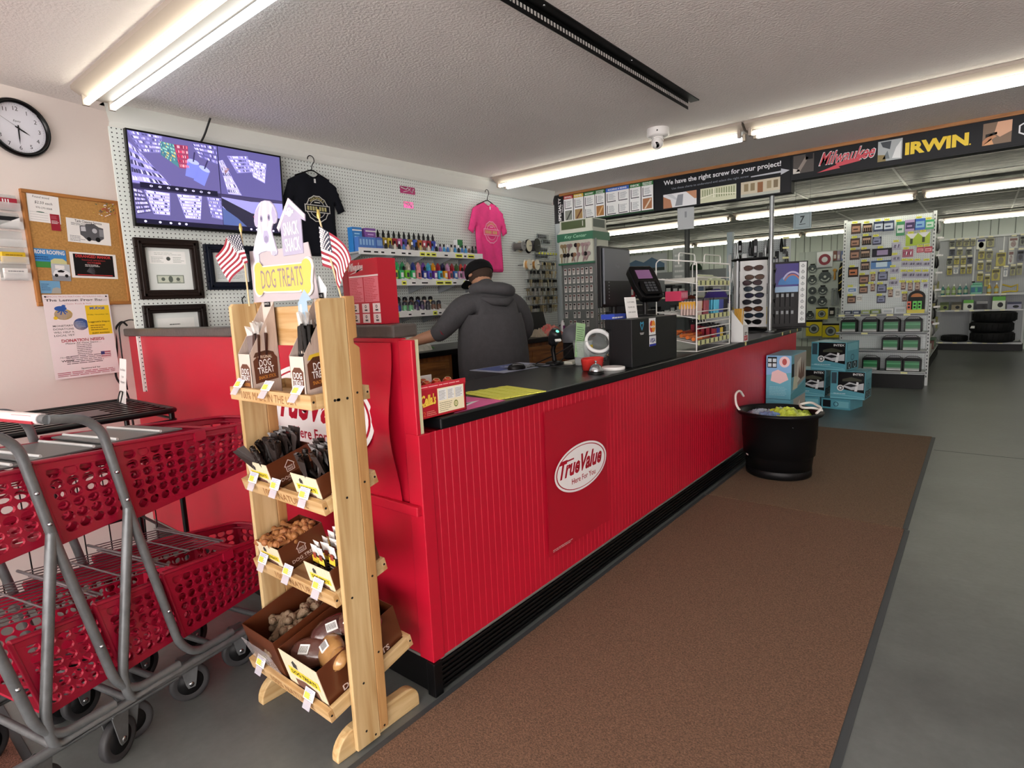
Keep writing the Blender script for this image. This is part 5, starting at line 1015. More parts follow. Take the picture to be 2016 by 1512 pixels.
def make_dup2(root, M, label):
    r = root.copy(); COL.objects.link(r); r.matrix_world = M; r['label'] = label
    for ch in list(root.children):
        c = ch.copy(); COL.objects.link(c); c.parent = r
        for gg in list(ch.children): d = gg.copy(); COL.objects.link(d); d.parent = c
    return r
cart0 = make_cart(cm_(0), 'red two-tier shopping cart at the front of the nested row, nearest the dog treat rack')
dup(cart0, cm_(-.225), 'red two-tier shopping cart in the middle of the nested row')
dup(cart0, cm_(-.45), 'red two-tier shopping cart at the left frame edge, last of the nested row')
# black slatted basket stand in the corner
t = thing('basket_stand', 'black metal basket stand with slatted top in the corner behind the carts', 'stand', T(-3.83, .12, 0)); bm_ = mat('101012', .3); W, D, Z = .70, 1.05, .985
g = G(); g.tube(fillet([(0, 0, Z), (W, 0, Z), (W, D, Z), (0, D, Z), (0, .02, Z)], .05), .013, bm_, 8); g.tube(fillet([(0.0, 0, Z-.05), (W, 0, Z-.05), (W, D, Z-.05), (0, D, Z-.05), (0, .02, Z-.05)], .05), .008, bm_, 8); g.obj('top_frame', t)
for k in range(9):
    g = G(); x = .06+k*.0725; g.box(x-.017, x+.017, .01, D-.01, Z-.004, Z+.004, bm_); g.obj('slat', t)
for x in (.02, W-.02):
    for y in (.02, D-.02):
        g = G(); g.tube([(x, y, 0), (x, y, Z-.01)], .014, bm_, 8); g.obj('leg', t)
g = G(); g.tube(fillet([(0.02, 0.02, .3), (W-.02, .02, .3), (W-.02, D-.02, .3), (.02, D-.02, .3), (.02, .03, .3)], .03), .008, bm_, 6); [g.tube([(W-.02, .1+.1*k, .3), (W-.02, .1+.1*k, .93)], .003, bm_, 5) for k in range(9)]; g.obj('wire_side', t)
g = G(); g.box(.30, .52, .62, .82, Z+.005, Z+.008, mat('5a5054', .4)); g.obj('label_plate', t)
t = thing('basket_notice', 'white notice card in a black wire holder standing on the basket stand', 'notice', T(-3.75, 1.11, .99) @ RZ(-6) @ RX(-7)); g = G(); g.box(0, .15, -.001, .001, 0, .245, PAPER)
for s_, y, w_ in (('Use a Basket', .185, .115), ('for your', .145, .05), ('shopping!', .115, .09)): g.text(s_, mat('4a4a4e'), .02, FY((.075, -.0014, y)), w=w_)
g.obj('card', t); g = G(); g.tube(fillet([(.05, -.02, 0), (.05, -.008, .065), (.12, -.008, .065), (.12, -.02, 0)], .015), .0035, bm_, 6); g.tube([(.02, .02, .0), (.13, .02, 0)], .004, bm_, 6); g.obj('holder', t)
g = G(); g.tube(fillet([(-4.10, 1.31, 1.41), (-4.14, 1.30, 1.44), (-4.18, 1.27, 1.40), (-4.17, 1.26, 1.25), (-4.14, 1.22, 1.1), (-4.02, 1.24, 1.0), (-3.98, 1.24, .6), (-4.0, 1.22, .02)], .05), .006, BLACK, 6)
g.tube(fillet([(-4.02, 1.38, 1.415), (-4.08, 1.33, 1.45), (-4.15, 1.28, 1.42), (-4.13, 1.27, 1.2), (-4.05, 1.25, 1.02)], .04), .004, BLACK, 6); tag(g.obj('loose_cable'), 'loose black cables hanging over the left end of the black ledge', 'cable')
# ------------------------------------------------------------ wooden dog treat rack
PX = Matrix(((0, 0, 1, 0), (1, 0, 0, 0), (0, 1, 0, 0), (0, 0, 0, 1)))      # profile in (y, z), extruded along x
PINE = wood('cdb283', 'a98450', 7, 2); PINEY = wood('d2b686', 'b08c58', 9, 1); PINEX = wood('d2b386', 'ae8550', 9, 0)
RO = (-2.04, .92, 0); RW = .51
t = thing('treat_rack', 'pale pine display rack with four slanted shelves of dog treats at the counter corner', 'display rack', T(*RO))
foot = [(0, 0), (.34, 0), (.345, .03), (.33, .07), (.30, .085), (.04+.01, .085), (.02, .075), (.0, .045), (-.006, .015)]
foot = [(-.005, 0), (.345, 0)]+[(.285+.06*math.cos(a), .03+.058*math.sin(a)) for a in [PI*i/14 for i in range(0, 8)]]+[(.075+.08*math.cos(a), .012+.076*math.sin(a)) for a in [PI/2+PI*i/14 for i in range(0, 8)]]
for x in (-.0, RW-.035):
    g = G(); g.prism(foot, x, x+.035, PINEY, PX); g.obj('foot', t, bevel=.004)
scr = mat('2a2622', .6)
for s, x in ((-1, -.024), (1, RW+.001)):
    g = G(); g.prism([(.058, .012), (.150, .012), (.150, 1.485), (.068, 1.485), (.058, 1.475)], x, x+.020, PINE, PX)
    for y, z in ((.098, .868), (.085, .54), (.10, .235), (.095, .065), (.13, .03)): g.lathe([(.004, 0), (.004, .0008)], scr, 8, T(x+(.0202 if s > 0 else 0), y, z) @ RY(90*s)); g.lathe([(.0045, 0), (.0045, .0008)], scr, 8, T(x+(.0202 if s > 0 else 0), y, 1.178) @ RY(90*s))
    g.obj('upright', t, bevel=.003)
    g = G(); g.prism([(.1505, .03), (.186, .03), (.192, 1.33), (.172, 1.345), (.172, 1.358), (.186, 1.362), (.186, 1.490), (.1505, 1.490)], x, x+.020, wood('bf9560', '9c6a3a', 7, 2), PX)
    for z in (1.19, .90, .58, .31, .04): g.lathe([(.004, 0), (.004, .0008)], scr, 8, T(x+(.0202 if s > 0 else 0), .168, z) @ RY(90*s))
    g.obj('back_board', t, bevel=.003)
g = G(); g.box(.0, RW, .150, .165, 1.335, 1.468, PINEX); g.obj('header_board', t, bevel=.002)
trays = [(.020, 1.155, 1, .215, '100% MADE IN THE USA'), (.034, .822, 14.5, .215, '100% NATURAL'), (.043, .515, 13.5, .215, '100% NATURAL'), (-.012, .150, 14.4, .362, '100% NATURAL')]
TM = []
for k, (y, z, a, d, txt) in enumerate(trays):
    M = T(0, y, z) @ RX(a); TM.append(M); x0, x1 = .004, RW-.004
    g = G(); g.box(x0, x1, .0, .018, 0, .045, PINEX); g.box(x0, x1, d-.018, d, 0, .045, PINEX); g.box(x0, x0+.018, .018, d-.018, 0, .045, PINEY); g.box(x1-.018, x1, .018, d-.018, 0, .045, PINEY); g.box(x0+.01, x1-.01, .01, d-.01, .004, .012, PINEX)
    for yy in (.009, d-.009): g.lathe([(.004, 0), (.004, .0008)], scr, 8, T(x1, yy, .024) @ RY(90))
    o = g.obj('shelf_tray', t, bevel=.0015, M=M)
    g = G(); g.text(txt, mat('8a5c34'), .03, FY((RW*.5 if k == 0 else RW*.56, -.0006, .022)), w=.34 if k == 0 else .27, h=.026, bold=.0); g.obj('lettering', o)
def clipm(g, lab=YEL):
    g.poly([(-.028, .0), (.028, .0), (.028, .036), (-.028, .036)], mat('dfe0e6', .3), 0); g.rect(-.024, .004, .004, .022, lab, .0005); g.lines(-.022, .024, .022, .034, 3, mat('8a86b0'), .0006, thick=.4); g.lines(-.02, .022, .004, .02, 3, mat('a8a468'), .0008, thick=.35)
for k, xs in enumerate(((.065, .25, .43), (.09, .235, .41), (.075, .24, .42), (.09, .40))):
    for x in xs:
        g = G(); clipm(g); g.box(-.02, .02, -.028, -.001, -.0015, .0, mat('d8d4e0', .15, alpha=.5))
        tag(g.obj('price_clip', None, M=T(*RO) @ TM[k] @ FY((x, -.004, .046)) @ RX(-38)), 'small clip-on price card on the front edge of the %s rack shelf' % ('top', 'second', 'third', 'bottom')[k], 'price tag', 'price clips on the %s rack shelf' % ('top', 'second', 'third', 'bottom')[k])
# header card sign: dog, snack shack house and bone
t = thing('dog_treat_sign', 'cut-out card sign with pale dog, snack shack house and yellow bone on the treat rack', 'sign', T(RO[0], RO[1]+.128, 0) @ RX(0)); M = FY((0, 0, 0))
CDM = mat('dcd4dc', .5); x0 = .03
g = G(); g.prism([(.034, 1.487), (.432, 1.487), (.42, 1.58), (.40, 1.662), (.26, 1.655), (.036, 1.665)], 0, .003, mat('b8aeb2', .5), M); g.obj('backing_card', t)
dm = mat('d9d6e2', .5)
def zq(p, q): return (.177+(p-745)*.000553-(q-210)*.000063, 1.815-(q-210)*.000322-(p-745)*.00005)
dog = [(740, 208), (700, 215), (668, 240), (640, 290), (622, 340), (618, 400), (628, 440), (645, 462), (660, 455), (655, 520), (635, 580), (618, 650), (605, 710), (612, 770), (625, 825), (645, 880), (665, 878), (682, 830), (676, 780), (672, 735), (705, 715), (760, 702), (812, 705), (822, 738), (848, 748), (875, 735), (882, 705), (865, 660), (848, 600), (828, 550), (815, 500), (822, 460), (838, 425), (850, 436), (866, 428), (876, 390), (872, 340), (856, 295), (835, 255), (795, 218)]
g = G(); g.prism([zq(745+(p-745)*1.04, 540+(q-540)*1.02) for p, q in dog], .0025, .0045, mat('a49db4', .5), M); g.prism([zq(*p) for p in dog], .0045, .006, mat('cfcbdc', .5), M)
sh_ = mat('aaa3c2', .5); pk_ = mat('d8bcc4', .5); dk_ = mat('8f88a8', .5)
g.poly([zq(*p) for p in ((640, 300), (622, 350), (622, 420), (645, 458), (665, 440), (668, 380), (672, 300), (690, 235))], sh_, .0063, M); g.poly([zq(*p) for p in ((830, 260), (858, 310), (874, 370), (864, 425), (848, 432), (834, 400), (820, 330))], sh_, .0063, M)
g.poly([zq(*p) for p in ((700, 218), (725, 213), (712, 300), (705, 440), (725, 520), (708, 540), (690, 440), (690, 300))], pk_, .0064, M); g.poly([zq(*p) for p in ((760, 212), (790, 222), (800, 330), (785, 450), (770, 480), (768, 350))], pk_, .0064, M)
for p, q in ((706, 380), (792, 372)): c_ = zq(p, q); g.disc(c_[0], c_[1], .0085, .011, dk_, .0067, M, 14); g.disc(c_[0], c_[1], .004, .006, mat('4a4460'), .0069, M, 10)
g.poly([zq(*p) for p in ((735, 500), (775, 500), (795, 560), (790, 610), (765, 632), (740, 612), (728, 560))], sh_, .0065, M); c_ = zq(764, 585); g.disc(c_[0], c_[1], .013, .011, dk_, .0068, M, 14)
for p in (640, 655, 668, 835, 850, 865): q = 850 if p < 700 else 720; c_ = zq(p, q); g.rect(c_[0]-.0012, c_[1]-.008, c_[0]+.0012, c_[1]+.006, dk_, .0066, M)
g.obj('dog_shape', t)
g = G(); hm_ = mat('aaa4bc', .5); g.prism([(.258, 1.63), (.375, 1.63), (.378, 1.735), (.40, 1.725), (.402, 1.745), (.318, 1.805), (.236, 1.722), (.244, 1.708), (.258, 1.722)], .003, .006, hm_, M); g.prism([(.318, 1.805), (.402, 1.745), (.400, 1.732), (.318, 1.788), (.245, 1.712), (.236, 1.722)], .006, .0068, mat('e8ccd0'), M)
w_ = mat('f2eef4', .5); g.text('SNACK', w_, .04, M, w=.088, h=.042, x=.318, y=1.712, z=.007, bold=.01); g.text('SHACK', w_, .04, M, w=.088, h=.042, x=.320, y=1.662, z=.007, bold=.01)
g.disc(.318, 1.762, .014, .014, w_, .007, M, 20, r0=.55); g.rect(.296, 1.756, .342, 1.766, w_, .0073, M); g.obj('house_shape', t)
g = G(); def_b = lambda s, z0, z1, m: g.prism([(x*s+.235*(1-s), y*s+1.563*(1-s)) for x, y in bone], z0, z1, m, M)
def arc(cx, cy, r, a0, a1, n=8): return [(cx+r*math.cos(math.radians(a0+(a1-a0)*i/n)), cy+r*math.sin(math.radians(a0+(a1-a0)*i/n))) for i in range(n+1)]
bone = arc(.085, 1.535-.0, .030, 160, 330)+[(.13, 1.517), (.345, 1.510)]+arc(.385, 1.528, .032, 205, 380)+arc(.398, 1.588, .030, -30, 150)+[(.355, 1.603), (.13, 1.608)]+arc(.090, 1.598, .030, 20, 200)
for s, z0, z1, c in ((1.0, .006, .009, 'dcd6ce'), (.945, .009, .0098, 'd6bb5c')):
    g.prism([((x-.24)*s+.24, (y-1.562)*(.90 if s < 1 else 1)+1.562) for x, y in bone], z0, z1, mat(c, .45), M)
g.text('DOG TREATS', mat('8a7a7e', .5), .08, M, w=.255, h=.062, x=.238, y=1.562, z=.0102, bold=.0); g.obj('bone_shape', t)
def flag(label, px, py, tip, C4, s):
    t = thing('small_flag', label, 'flag', T(RO[0]+px, RO[1]+py, 1.475)); g = G(); g.tube([(0, 0, 0), (tip, 0, .262)], .003, mat('cbb58c', .5), 6); g.lathe([(.0045, .255), (.006, .265), (.004, .280), (0, .284)], mat('c8b060', .35, metal=.5), 8, T(tip, 0, 0)); g.obj('stick', t)
    g = G()
    def Pt(u, v):
        a = [C4[0][i]*(1-u)+C4[2][i]*u for i in (0, 1)]; b = [C4[1][i]*(1-u)+C4[3][i]*u for i in (0, 1)]
        x = a[0]*(1-v)+b[0]*v; z = a[1]*(1-v)+b[1]*v+.022*math.sin(PI*u)*(1-.3*v); return (x, -.006-.012*math.sin(u*6+v*2.2)*min(1, u*3), z)
    rows = []
    def cell(u0, u1, v0, v1, m, nu, off=0):
        vs = []; fs = []
        for i in range(nu+1):
            u = u0+(u1-u0)*i/nu
            for v in (v0, (v0+v1)/2, v1): p = Pt(u, v); vs.append((p[0], p[1]-off, p[2]))
        for i in range(nu):
            for q in (0, 1): a = i*3+q; fs.append((a, a+1, a+4, a+3) if s > 0 else (a, a+3, a+4, a+1))
        g.add(vs, fs, m, True)
    rd = mat('8c1c30', .7); wt = mat('e6dcdc', .7); bl = mat('2c3244', .7)
    for k in range(13): cell(.0 if k > 6 else .42, 1, k/13, (k+1)/13, rd if k % 2 == 0 else wt, 16)
    cell(0, .42, 0, 7/13, bl, 8)
    for i in range(6):
        for j in range(9):
            u = .035+.07*i+(0 if j % 2 == 0 else .035); v = (7/13)*(j+.7)/9.4
            if u < .40:
                p = Pt(u, v); g.lathe([(.0034, 0), (0, .0003)], wt, 5, T(p[0], p[1]-.0009, p[2]) @ RX(90)); 
    g.obj('cloth', t)
flag('small american flag on a stick at the left upright of the treat rack, drooping left', .045, .10, -.004, ((0, .245), (.033, .147), (-.207, .189), (-.087, .085)), -1)
flag('small american flag on a stick at the right upright of the treat rack, drooping right', RW+.008, .15, -.085, ((-.08, .232), (-.078, .112), (.066, .121), (.016, .036)), 1)
# tall cartons of snack sticks on the top shelf
KC = mat('b9a79c', .55, var=.12, vscale=30, stretch=(6, 6, .5)); CARD = mat('cbbdb2', .55)
BRN = mat('4a2416', .35)
def tall_box(label, x, flav, fc):
    t = thing('treat_carton', label, 'carton', T(RO[0]+x, RO[1]+.034, 1.172) @ RZ(0)); W, D = .080, .105
    g = G(); g.box(0, W, 0, .0015, 0, .142, CARD); g.box(0, W, D-.0015, D, 0, .315, CARD); g.prism([(0, 0), (D, 0), (D, .315), (.0, .142)], 0, .0015, KC, PX); g.prism([(0, 0), (D, 0), (D, .315), (.0, .142)], W-.0015, W, KC, PX); g.box(0, W, 0, D, 0, .002, CARD)
    g.prism([(.012, .315), (W-.012, .315), (W-.004, .345), (W*.5, .385), (.004, .345)], -D+.0, -D+.0015, mat('dfe4e6', .5), FY()); g.obj('box', t)
    g = G(); F = FY((0, -.0004, 0)); br = mat('5c3422', .45); g.poly([(.012, .018), (W-.010, .018), (W-.008, .095), (W*.7, .108), (W*.3, .108), (.010, .095)], br, 0, F); g.text('DOG', WHITE, .02, F, w=.046, h=.02, x=W/2, y=.083, z=.0004, bold=.01); g.text('TREAT', WHITE, .02, F, w=.054, h=.018, x=W/2, y=.061, z=.0004, bold=.01); g.text('SNACK STICK', mat('d8903a'), .01, F, w=.05, h=.010, x=W/2, y=.038, z=.0004); g.lines(.018, W-.018, .022, .03, 1, mat('b8a090'), .0004, F)
    S = FX((W+.0004, 0, 0)); g.poly([(.012, .04), (D-.010, .052), (D-.008, .125), (D*.78, .142), (D*.3, .138), (.010, .118)], br, 0, S)
    g.text(flav, mat(fc), .01, S, w=.05, h=.010, x=D/2, y=.130, z=.0005); g.text('DOG', WHITE, .02, S @ RZ(4), w=.042, h=.024, x=D/2+.006, y=.106, z=.0005, bold=.01); g.text('TREAT', WHITE, .02, S @ RZ(4), w=.058, h=.022, x=D/2+.006, y=.081, z=.0005, bold=.01); g.text('SNACK STICK', mat('d8903a'), .01, S @ RZ(5), w=.062, h=.011, x=D/2+.008, y=.056, z=.0005); g.poly([(.012, .13), (.02, .145), (.06, .152), (D-.02, .145), (D-.015, .13)], mat('4a2c1c') if fc == 'e8dcc8' else mat('d8b83a'), -.0001, S); g.obj('print', t); g = G()
    g.rect(W*.5-.018, .298, W*.5+.02, .332, INK, .001, FY((0, D-.0035, 0))); g.text('SNACK', WHITE, .01, FY((0, D-.0038, 0)), w=.03, x=W*.5, y=.323, z=.001); g.text('SHACK', WHITE, .01, FY((0, D-.0038, 0)), w=.03, x=W*.5, y=.309, z=.001); g.obj('crest', t)
    return t
tall_box('tall woodgrain dog treat carton on the left of the top rack shelf', .060, 'ORIGINAL', 'e8dcc8')
tall_box('tall dog treat carton with yellow flavour tab, right on the top rack shelf', .385, 'BACON', '3a2a1a')
def stickpack(L, w, c, clear=True, th=.008):
    g = G(); g.prism([(-w/2, 0), (w/2, 0), (w/2, L*.82), (w*.35, L*.84), (-w*.35, L*.84), (-w/2, L*.82)], -th/2, th/2, mat(c, .3)); 
    vs = G(); g.add([(-w/2, L*.84, 0), (w/2, L*.84, 0), (w*.62, L, .006), (0, L*.97, -.008), (-w*.62, L, .004)], [(0, 1, 2, 3, 4)], mat('d8d4d0', .15, alpha=.6)); g.poly([(-w*.3, L*.1), (w*.3, L*.1), (w*.3, L*.6), (-w*.3, L*.6)], mat('2a1c18', .3), th/2+.0005)
    g.lines(-w*.25, w*.25, L*.15, L*.55, 5, mat('b8a898', .4), th/2+.001); return g
rk = random.Random(8)
def fill(src_objs, n, cx, cy, z, sx, sy, M0, label, group, cat='treat', lean=16, base='treat_pack', up=True, scale=(1, 1)):
    for k in range(n):
        o = rk.choice(src_objs).copy(); COL.objects.link(o)
        x = cx+sx*(rk.random()-.5); y = cy+sy*(rk.random()-.5)
        R = RZ(rk.uniform(-35, 35)) @ RX(rk.uniform(-lean, lean*.6)) @ RY(rk.uniform(-lean, lean)) @ RX(90) if up else RZ(rk.uniform(0, 360)) @ RX(rk.uniform(-30, 30)) @ RY(rk.uniform(-30, 30))
        o.matrix_world = M0 @ T(x, y, z+rk.uniform(0, .015)) @ R; q = rk.uniform(*scale); o.scale = (q, q, q)
        tag(o, label, cat, group)
sp = [stickpack(.22, .030, c).obj('snack_stick_pack') for c in ('3a201a', '2e1a18', '4a2a20')]
fill(sp, 9, RO[0]+.060+.04, RO[1]+.034+.045, 1.19, .045, .05, I4, 'clear-wrapped dark snack stick standing in the left tall carton', 'snack sticks in the left tall carton', 'snack stick', 9)
sp2 = [stickpack(.25, .034, c).obj('snack_stick_pack') for c in ('23201e', '2c2420')]
fill(sp2, 9, RO[0]+.385+.04, RO[1]+.034+.045, 1.19, .045, .05, I4, 'clear-wrapped dark snack stick standing in the right tall carton', 'snack sticks in the right tall carton', 'snack stick', 10)
for o in sp+sp2: bpy.data.objects.remove(o)
# open counter boxes
def open_box(label, k, x, W, D, H, y=.022, logo=True, front='e0d4b8', z=.013, name='treat_box'):
    M = T(*RO) @ TM[k] @ T(x, y, z); t = thing(name, label, 'box', M); th = .002; br = mat('5a2e1a', .28, coat=.3)
    g = G(); g.box(0, W, 0, th, 0, H, mat(front, .4)); g.box(0, W, D-th, D, 0, H, br); g.box(0, th, th, D-th, 0, H, br); g.box(W-th, W, th, D-th, 0, H, br); g.box(0, W, 0, D, 0, th, br); g.obj('carton', t)
    if logo:
        g = G(); F = FY((0, -.0004, 0)); 
        for q in range(9): g.rect(W*q/9+.001, .001, W*q/9+.0018, H-.001, mat('c4b88e'), 0, F)
        g.prism([(W*.28, H*.80), (W*.36, H*.90), (W*.44, H*.80), (W*.42, H*.80), (W*.42, H*.70), (W*.30, H*.70), (W*.30, H*.80)], 0, .0003, mat('3a3a38'), F); g.rect(W*.14, H*.46, W*.92, H*.66, mat('e8cf3a'), .0004, F); g.text('DOG TREATS', INK, .02, F, w=W*.66, h=H*.11, x=W*.53, y=H*.56, z=.0008, bold=.03); g.poly([(W*.25, H*.06), (W*.85, H*.06), (W*.8, H*.36), (W*.5, H*.42), (W*.22, H*.36)], mat('6a4a40'), .0004, F)
        S = FX((W+.0004, 0, 0)); wl = mat('d8c8c0', .4); hx, hy, q = D*.45, H*.62, H*.20
        for a, b in (((-q, 0), (0, q)), ((0, q), (q, 0)), ((q, 0), (q*.75, 0)), ((q*.75, 0), (q*.75, -q)), ((q*.75, -q), (-q*.75, -q)), ((-q*.75, -q), (-q*.75, 0)), ((-q*.75, 0), (-q, 0))):
            dx, dy = b[0]-a[0], b[1]-a[1]; l = math.hypot(dx, dy); nx_, ny_ = -dy/l*.0012, dx/l*.0012
            g.poly([(hx+a[0]+nx_, hy+a[1]+ny_), (hx+a[0]-nx_, hy+a[1]-ny_), (hx+b[0]-nx_, hy+b[1]-ny_), (hx+b[0]+nx_, hy+b[1]+ny_)][::-1], wl, .0004, S)
        g.text('SNACK', wl, .01, S, w=q*1.1, h=q*.32, x=hx, y=hy-q*.2, z=.0004, bold=.02); g.text('SHACK', wl, .01, S, w=q*1.1, h=q*.32, x=hx, y=hy-q*.65, z=.0004, bold=.02)
        g.text('DOG TREATS', wl, .02, S, w=D*.62, h=H*.13, x=D*.5, y=H*.24, z=.0004, bold=.02); g.text('premium quality', wl, .01, S, w=D*.35, h=H*.05, x=D*.5, y=H*.12, z=.0004); g.obj('print', t)
    return M
def ring_tube():      # pack of hollow sausage-like chews
    g = G(); m = mat('2c211d', .35, bump=.3, bscale=120)
    g.tube([(0, 0, 0), (.002, .05, .002), (0, .105, 0)], .010, m, 9); g.lathe([(.0105, 0), (.0065, -.004)], mat('8a6a52', .5), 9, T(0, .106, 0) @ RX(-90), caps=False); g.lathe([(.0065, 0), (.0, -.01)], mat('120c0a', .6), 9, T(0, .1095, 0) @ RX(-90), caps=False); return g
rt = [ring_tube().obj('hollow_chew')]; fo = (lambda g: (g.add([(-.02, 0, 0), (.02, 0, .004), (.022, .11, -.004), (.006, .118, .01), (-.012, .112, -.004), (-.022, .116, .006)], [(0, 1, 2, 3, 4, 5), (5, 4, 3, 2, 1, 0)], mat('38302e', .2, metal=.1)), g)[1])(G()).obj('foil_chew_pack')
M = open_box('left dog treat box on the second rack shelf, heaped with dark hollow chews', 1, .040, .142, .175, .10); fill(rt+[fo], 34, .071, .085, .045, .09, .14, M, 'dark hollow dog chew heaped in the left box of the second rack shelf', 'chews in the left box of the second rack shelf', 'dog chew', 24)
M = open_box('right dog treat box on the second rack shelf, full of dark chew tubes', 1, .334, .145, .175, .10); fill(rt+[fo], 36, .071, .085, .042, .115, .145, M, 'dark chew tube standing in the right box of the second rack shelf', 'chew tubes in the right box of the second rack shelf', 'dog chew', 26)
for o in rt+[fo]: bpy.data.objects.remove(o)
knot = []
for q in range(2):
    g = G(); m = mat(('a0683c', '94602f')[q], .6, bump=.4, bscale=160)
    g.tube([(-.022, 0, 0), (-.008, 0, .002), (.008, 0, 0), (.022, 0, 0)], .01, m, 9, rr=[.014, .009, .0095, .014]); g.ball((-.024, .004, 0), .013, m, 8); g.ball((.024, -.003, .002), .0135, m, 8); knot.append(g.obj('knotted_chew'))
M = open_box('left dog treat box on the third rack shelf, full of tan knotted chews', 2, .028, .15, .185, .10); fill(knot, 40, .075, .09, .085, .125, .155, M, 'tan knotted chew in the left box of the third rack shelf', 'knotted chews in the left box of the third rack shelf', 'dog chew', 20, up=False, scale=(.8, 1.05))
bag1 = []
for c, l in (('3a2a24', 'd8b83a'), ('32241f', 'e0c84a')):
    g = G(); m = mat(c, .2); g.add([(-.018, 0, -.004), (.018, 0, -.004), (.02, .11, -.003), (-.02, .11, -.003), (-.018, 0, .004), (.018, 0, .004), (.02, .11, .003), (-.02, .11, .003)], [(0, 3, 2, 1), (4, 5, 6, 7), (0, 1, 5, 4), (1, 2, 6, 5), (2, 3, 7, 6), (3, 0, 4, 7)], m); g.add([(-.02, .11, 0), (.02, .11, 0), (.023, .145, .006), (.004, .14, -.004), (-.022, .146, .004)], [(0, 1, 2, 3, 4), (4, 3, 2, 1, 0)], mat('d4d0cc', .15)); g.rect(-.018, .085, .018, .108, mat(l, .4), .005); g.rect(-.010, .1, .01, .12, mat('8a3a2a'), .0052); g.lines(-.014, .014, .02, .08, 6, mat('a09080'), .0048); bag1.append(g.obj('treat_sachet'))
M = open_box('right dog treat box on the third rack shelf, packed with silver-topped sachets', 2, .345, .145, .185, .105)
for j in range(3):
    for i in range(8):
        o = bag1[(i+j) % 2].copy(); COL.objects.link(o); o.matrix_world = M @ T(.028+.044*j+rk.uniform(-.004, .004), .018+.021*i, .005+rk.uniform(0, .012)) @ RZ(rk.uniform(-10, 10)) @ RX(-9+rk.uniform(-5, 5)) @ RX(90); tag(o, 'dark sachet with a silver top in the right box of the third rack shelf', 'sachet', 'sachets in the right box of the third rack shelf')
for o in knot+bag1: bpy.data.objects.remove(o)
bn_ = []
g = G(); m = mat('8a745c', .6, bump=.6, bscale=120); g.tube([(-.045, 0, 0), (-.02, .004, .002), (.02, -.003, 0), (.045, 0, 0)], .011, m, 9, rr=[.018, .011, .012, .018]); g.ball((-.05, .01, 0), .016, m, 8); g.ball((-.048, -.012, .002), .015, m, 8); g.ball((.05, .01, 0), .016, m, 8); g.ball((.05, -.01, 0), .014, m, 8); bn_.append(g.obj('bone_chew'))
M = open_box('left dark brown box on the bottom rack shelf holding knobbly bones', 3, .012, .215, .325, .175, logo=False, front='5a2e1a'); fill(bn_, 14, .10, .13, .09, .13, .16, M, 'knobbly grey-brown bone in the left box of the bottom rack shelf', 'bones in the left box of the bottom rack shelf', 'bone', 20, up=False)
bpy.data.objects.remove(bn_[0])
g = G(); g.box(0, .19, -.012, -.010, .0, .10, mat('d8d0d0', .1, alpha=.25)); tag(g.obj('plastic_divider', None, M=T(*RO) @ TM[3] @ T(.02, .026, .05) @ RX(8)), 'clear plastic flap leaning on the left brown box of the bottom rack shelf', 'divider')
M = open_box('right dog treat box on the bottom rack shelf, filled with big bagged chews', 3, .255, .225, .325, .165)
for k, (x, y, z, a, c) in enumerate(((.07, .07, .095, 25, '5c3a32'), (.15, .10, .105, -20, 'b08450'), (.09, .17, .12, 60, '4c2e2a'), (.16, .21, .135, 10, '5a3a34'), (.08, .26, .12, -30, '4c2e2a'))):
    g = G(); m = mat(c, .18, bump=.9, bscale=26, coat=.8)
    g.ball((0, 0, 0), .055, m, 14, I4, 1.25, .72, .42); g.ball((.045, .01, .004), .034, m, 12, I4, 1, .8, .5); g.box(-.022, .006, -.012, .012, .022, .0245, WHITE); [g.box(-.020+.003*i, -.0188+.003*i, -.008, .008, .0246, .025, INK) for i in range(8)]
    tag(g.obj('bagged_chew', None, M=M @ T(x, y, z+.02) @ RZ(a) @ RX(28) @ Matrix.Scale(1.35, 4)), 'glossy %s bagged chew in the right box of the bottom rack shelf' % ('golden' if c == 'b08450' else 'dark brown'), 'dog chew', 'bagged chews on the bottom shelf, %s' % ('golden' if c == 'b08450' else 'dark'))
# small pale blue tag card on the header
g = G(); g.prism([(0, 0), (.05, 0), (.05, .08), (.075, .082), (.04, .115), (.0, .075)], 0, .001, mat('9ab2c6', .5)); g.rect(.01, .01, .02, .07, WHITE, .0012); tag(g.obj('shelf_talker', None, M=T(*RO) @ FY((.405, .07, 1.40))), 'pale blue house-shaped card at the right end of the treat rack header', 'card')
# red kit box on the black ledge
t = thing('kit_box', 'tall red tool maker box with white text panels standing on the black ledge', 'box', T(-1.85, 1.334, 1.391) @ RZ(0)); g = G(); rdm = mat('b8142c', .35); g.box(-.0, .175, .0, .085, 0, .236, rdm); g.box(-.035, -.0005, .0, .08, 0, .20, mat('a01028', .4)); g.obj('carton', t, bevel=.0015)
g = G(); F = FY((0, -.0005, 0)); wh = mat('e8d8d8', .4); g.text('Milwaukee', wh, .03, F, w=.085, h=.030, x=.052, y=.21, z=.0004, bold=.03, shear=.45); g.poly([(.012, .184), (.095, .205), (.05, .196), (.055, .190)], wh, .0004, F); g.rect(.008, .172, .178, .178, wh, .0004, F); g.rect(.008, .082, .088, .170, mat('d8707e', .4), .0003, F); g.rect(.094, .082, .176, .170, mat('d8707e', .4), .0003, F)
g.lines(.012, .084, .085, .167, 14, rdm, .0007, F, thick=.35, ragged=.5); g.lines(.098, .172, .085, .167, 14, rdm, .0007, F, thick=.35, ragged=.5)
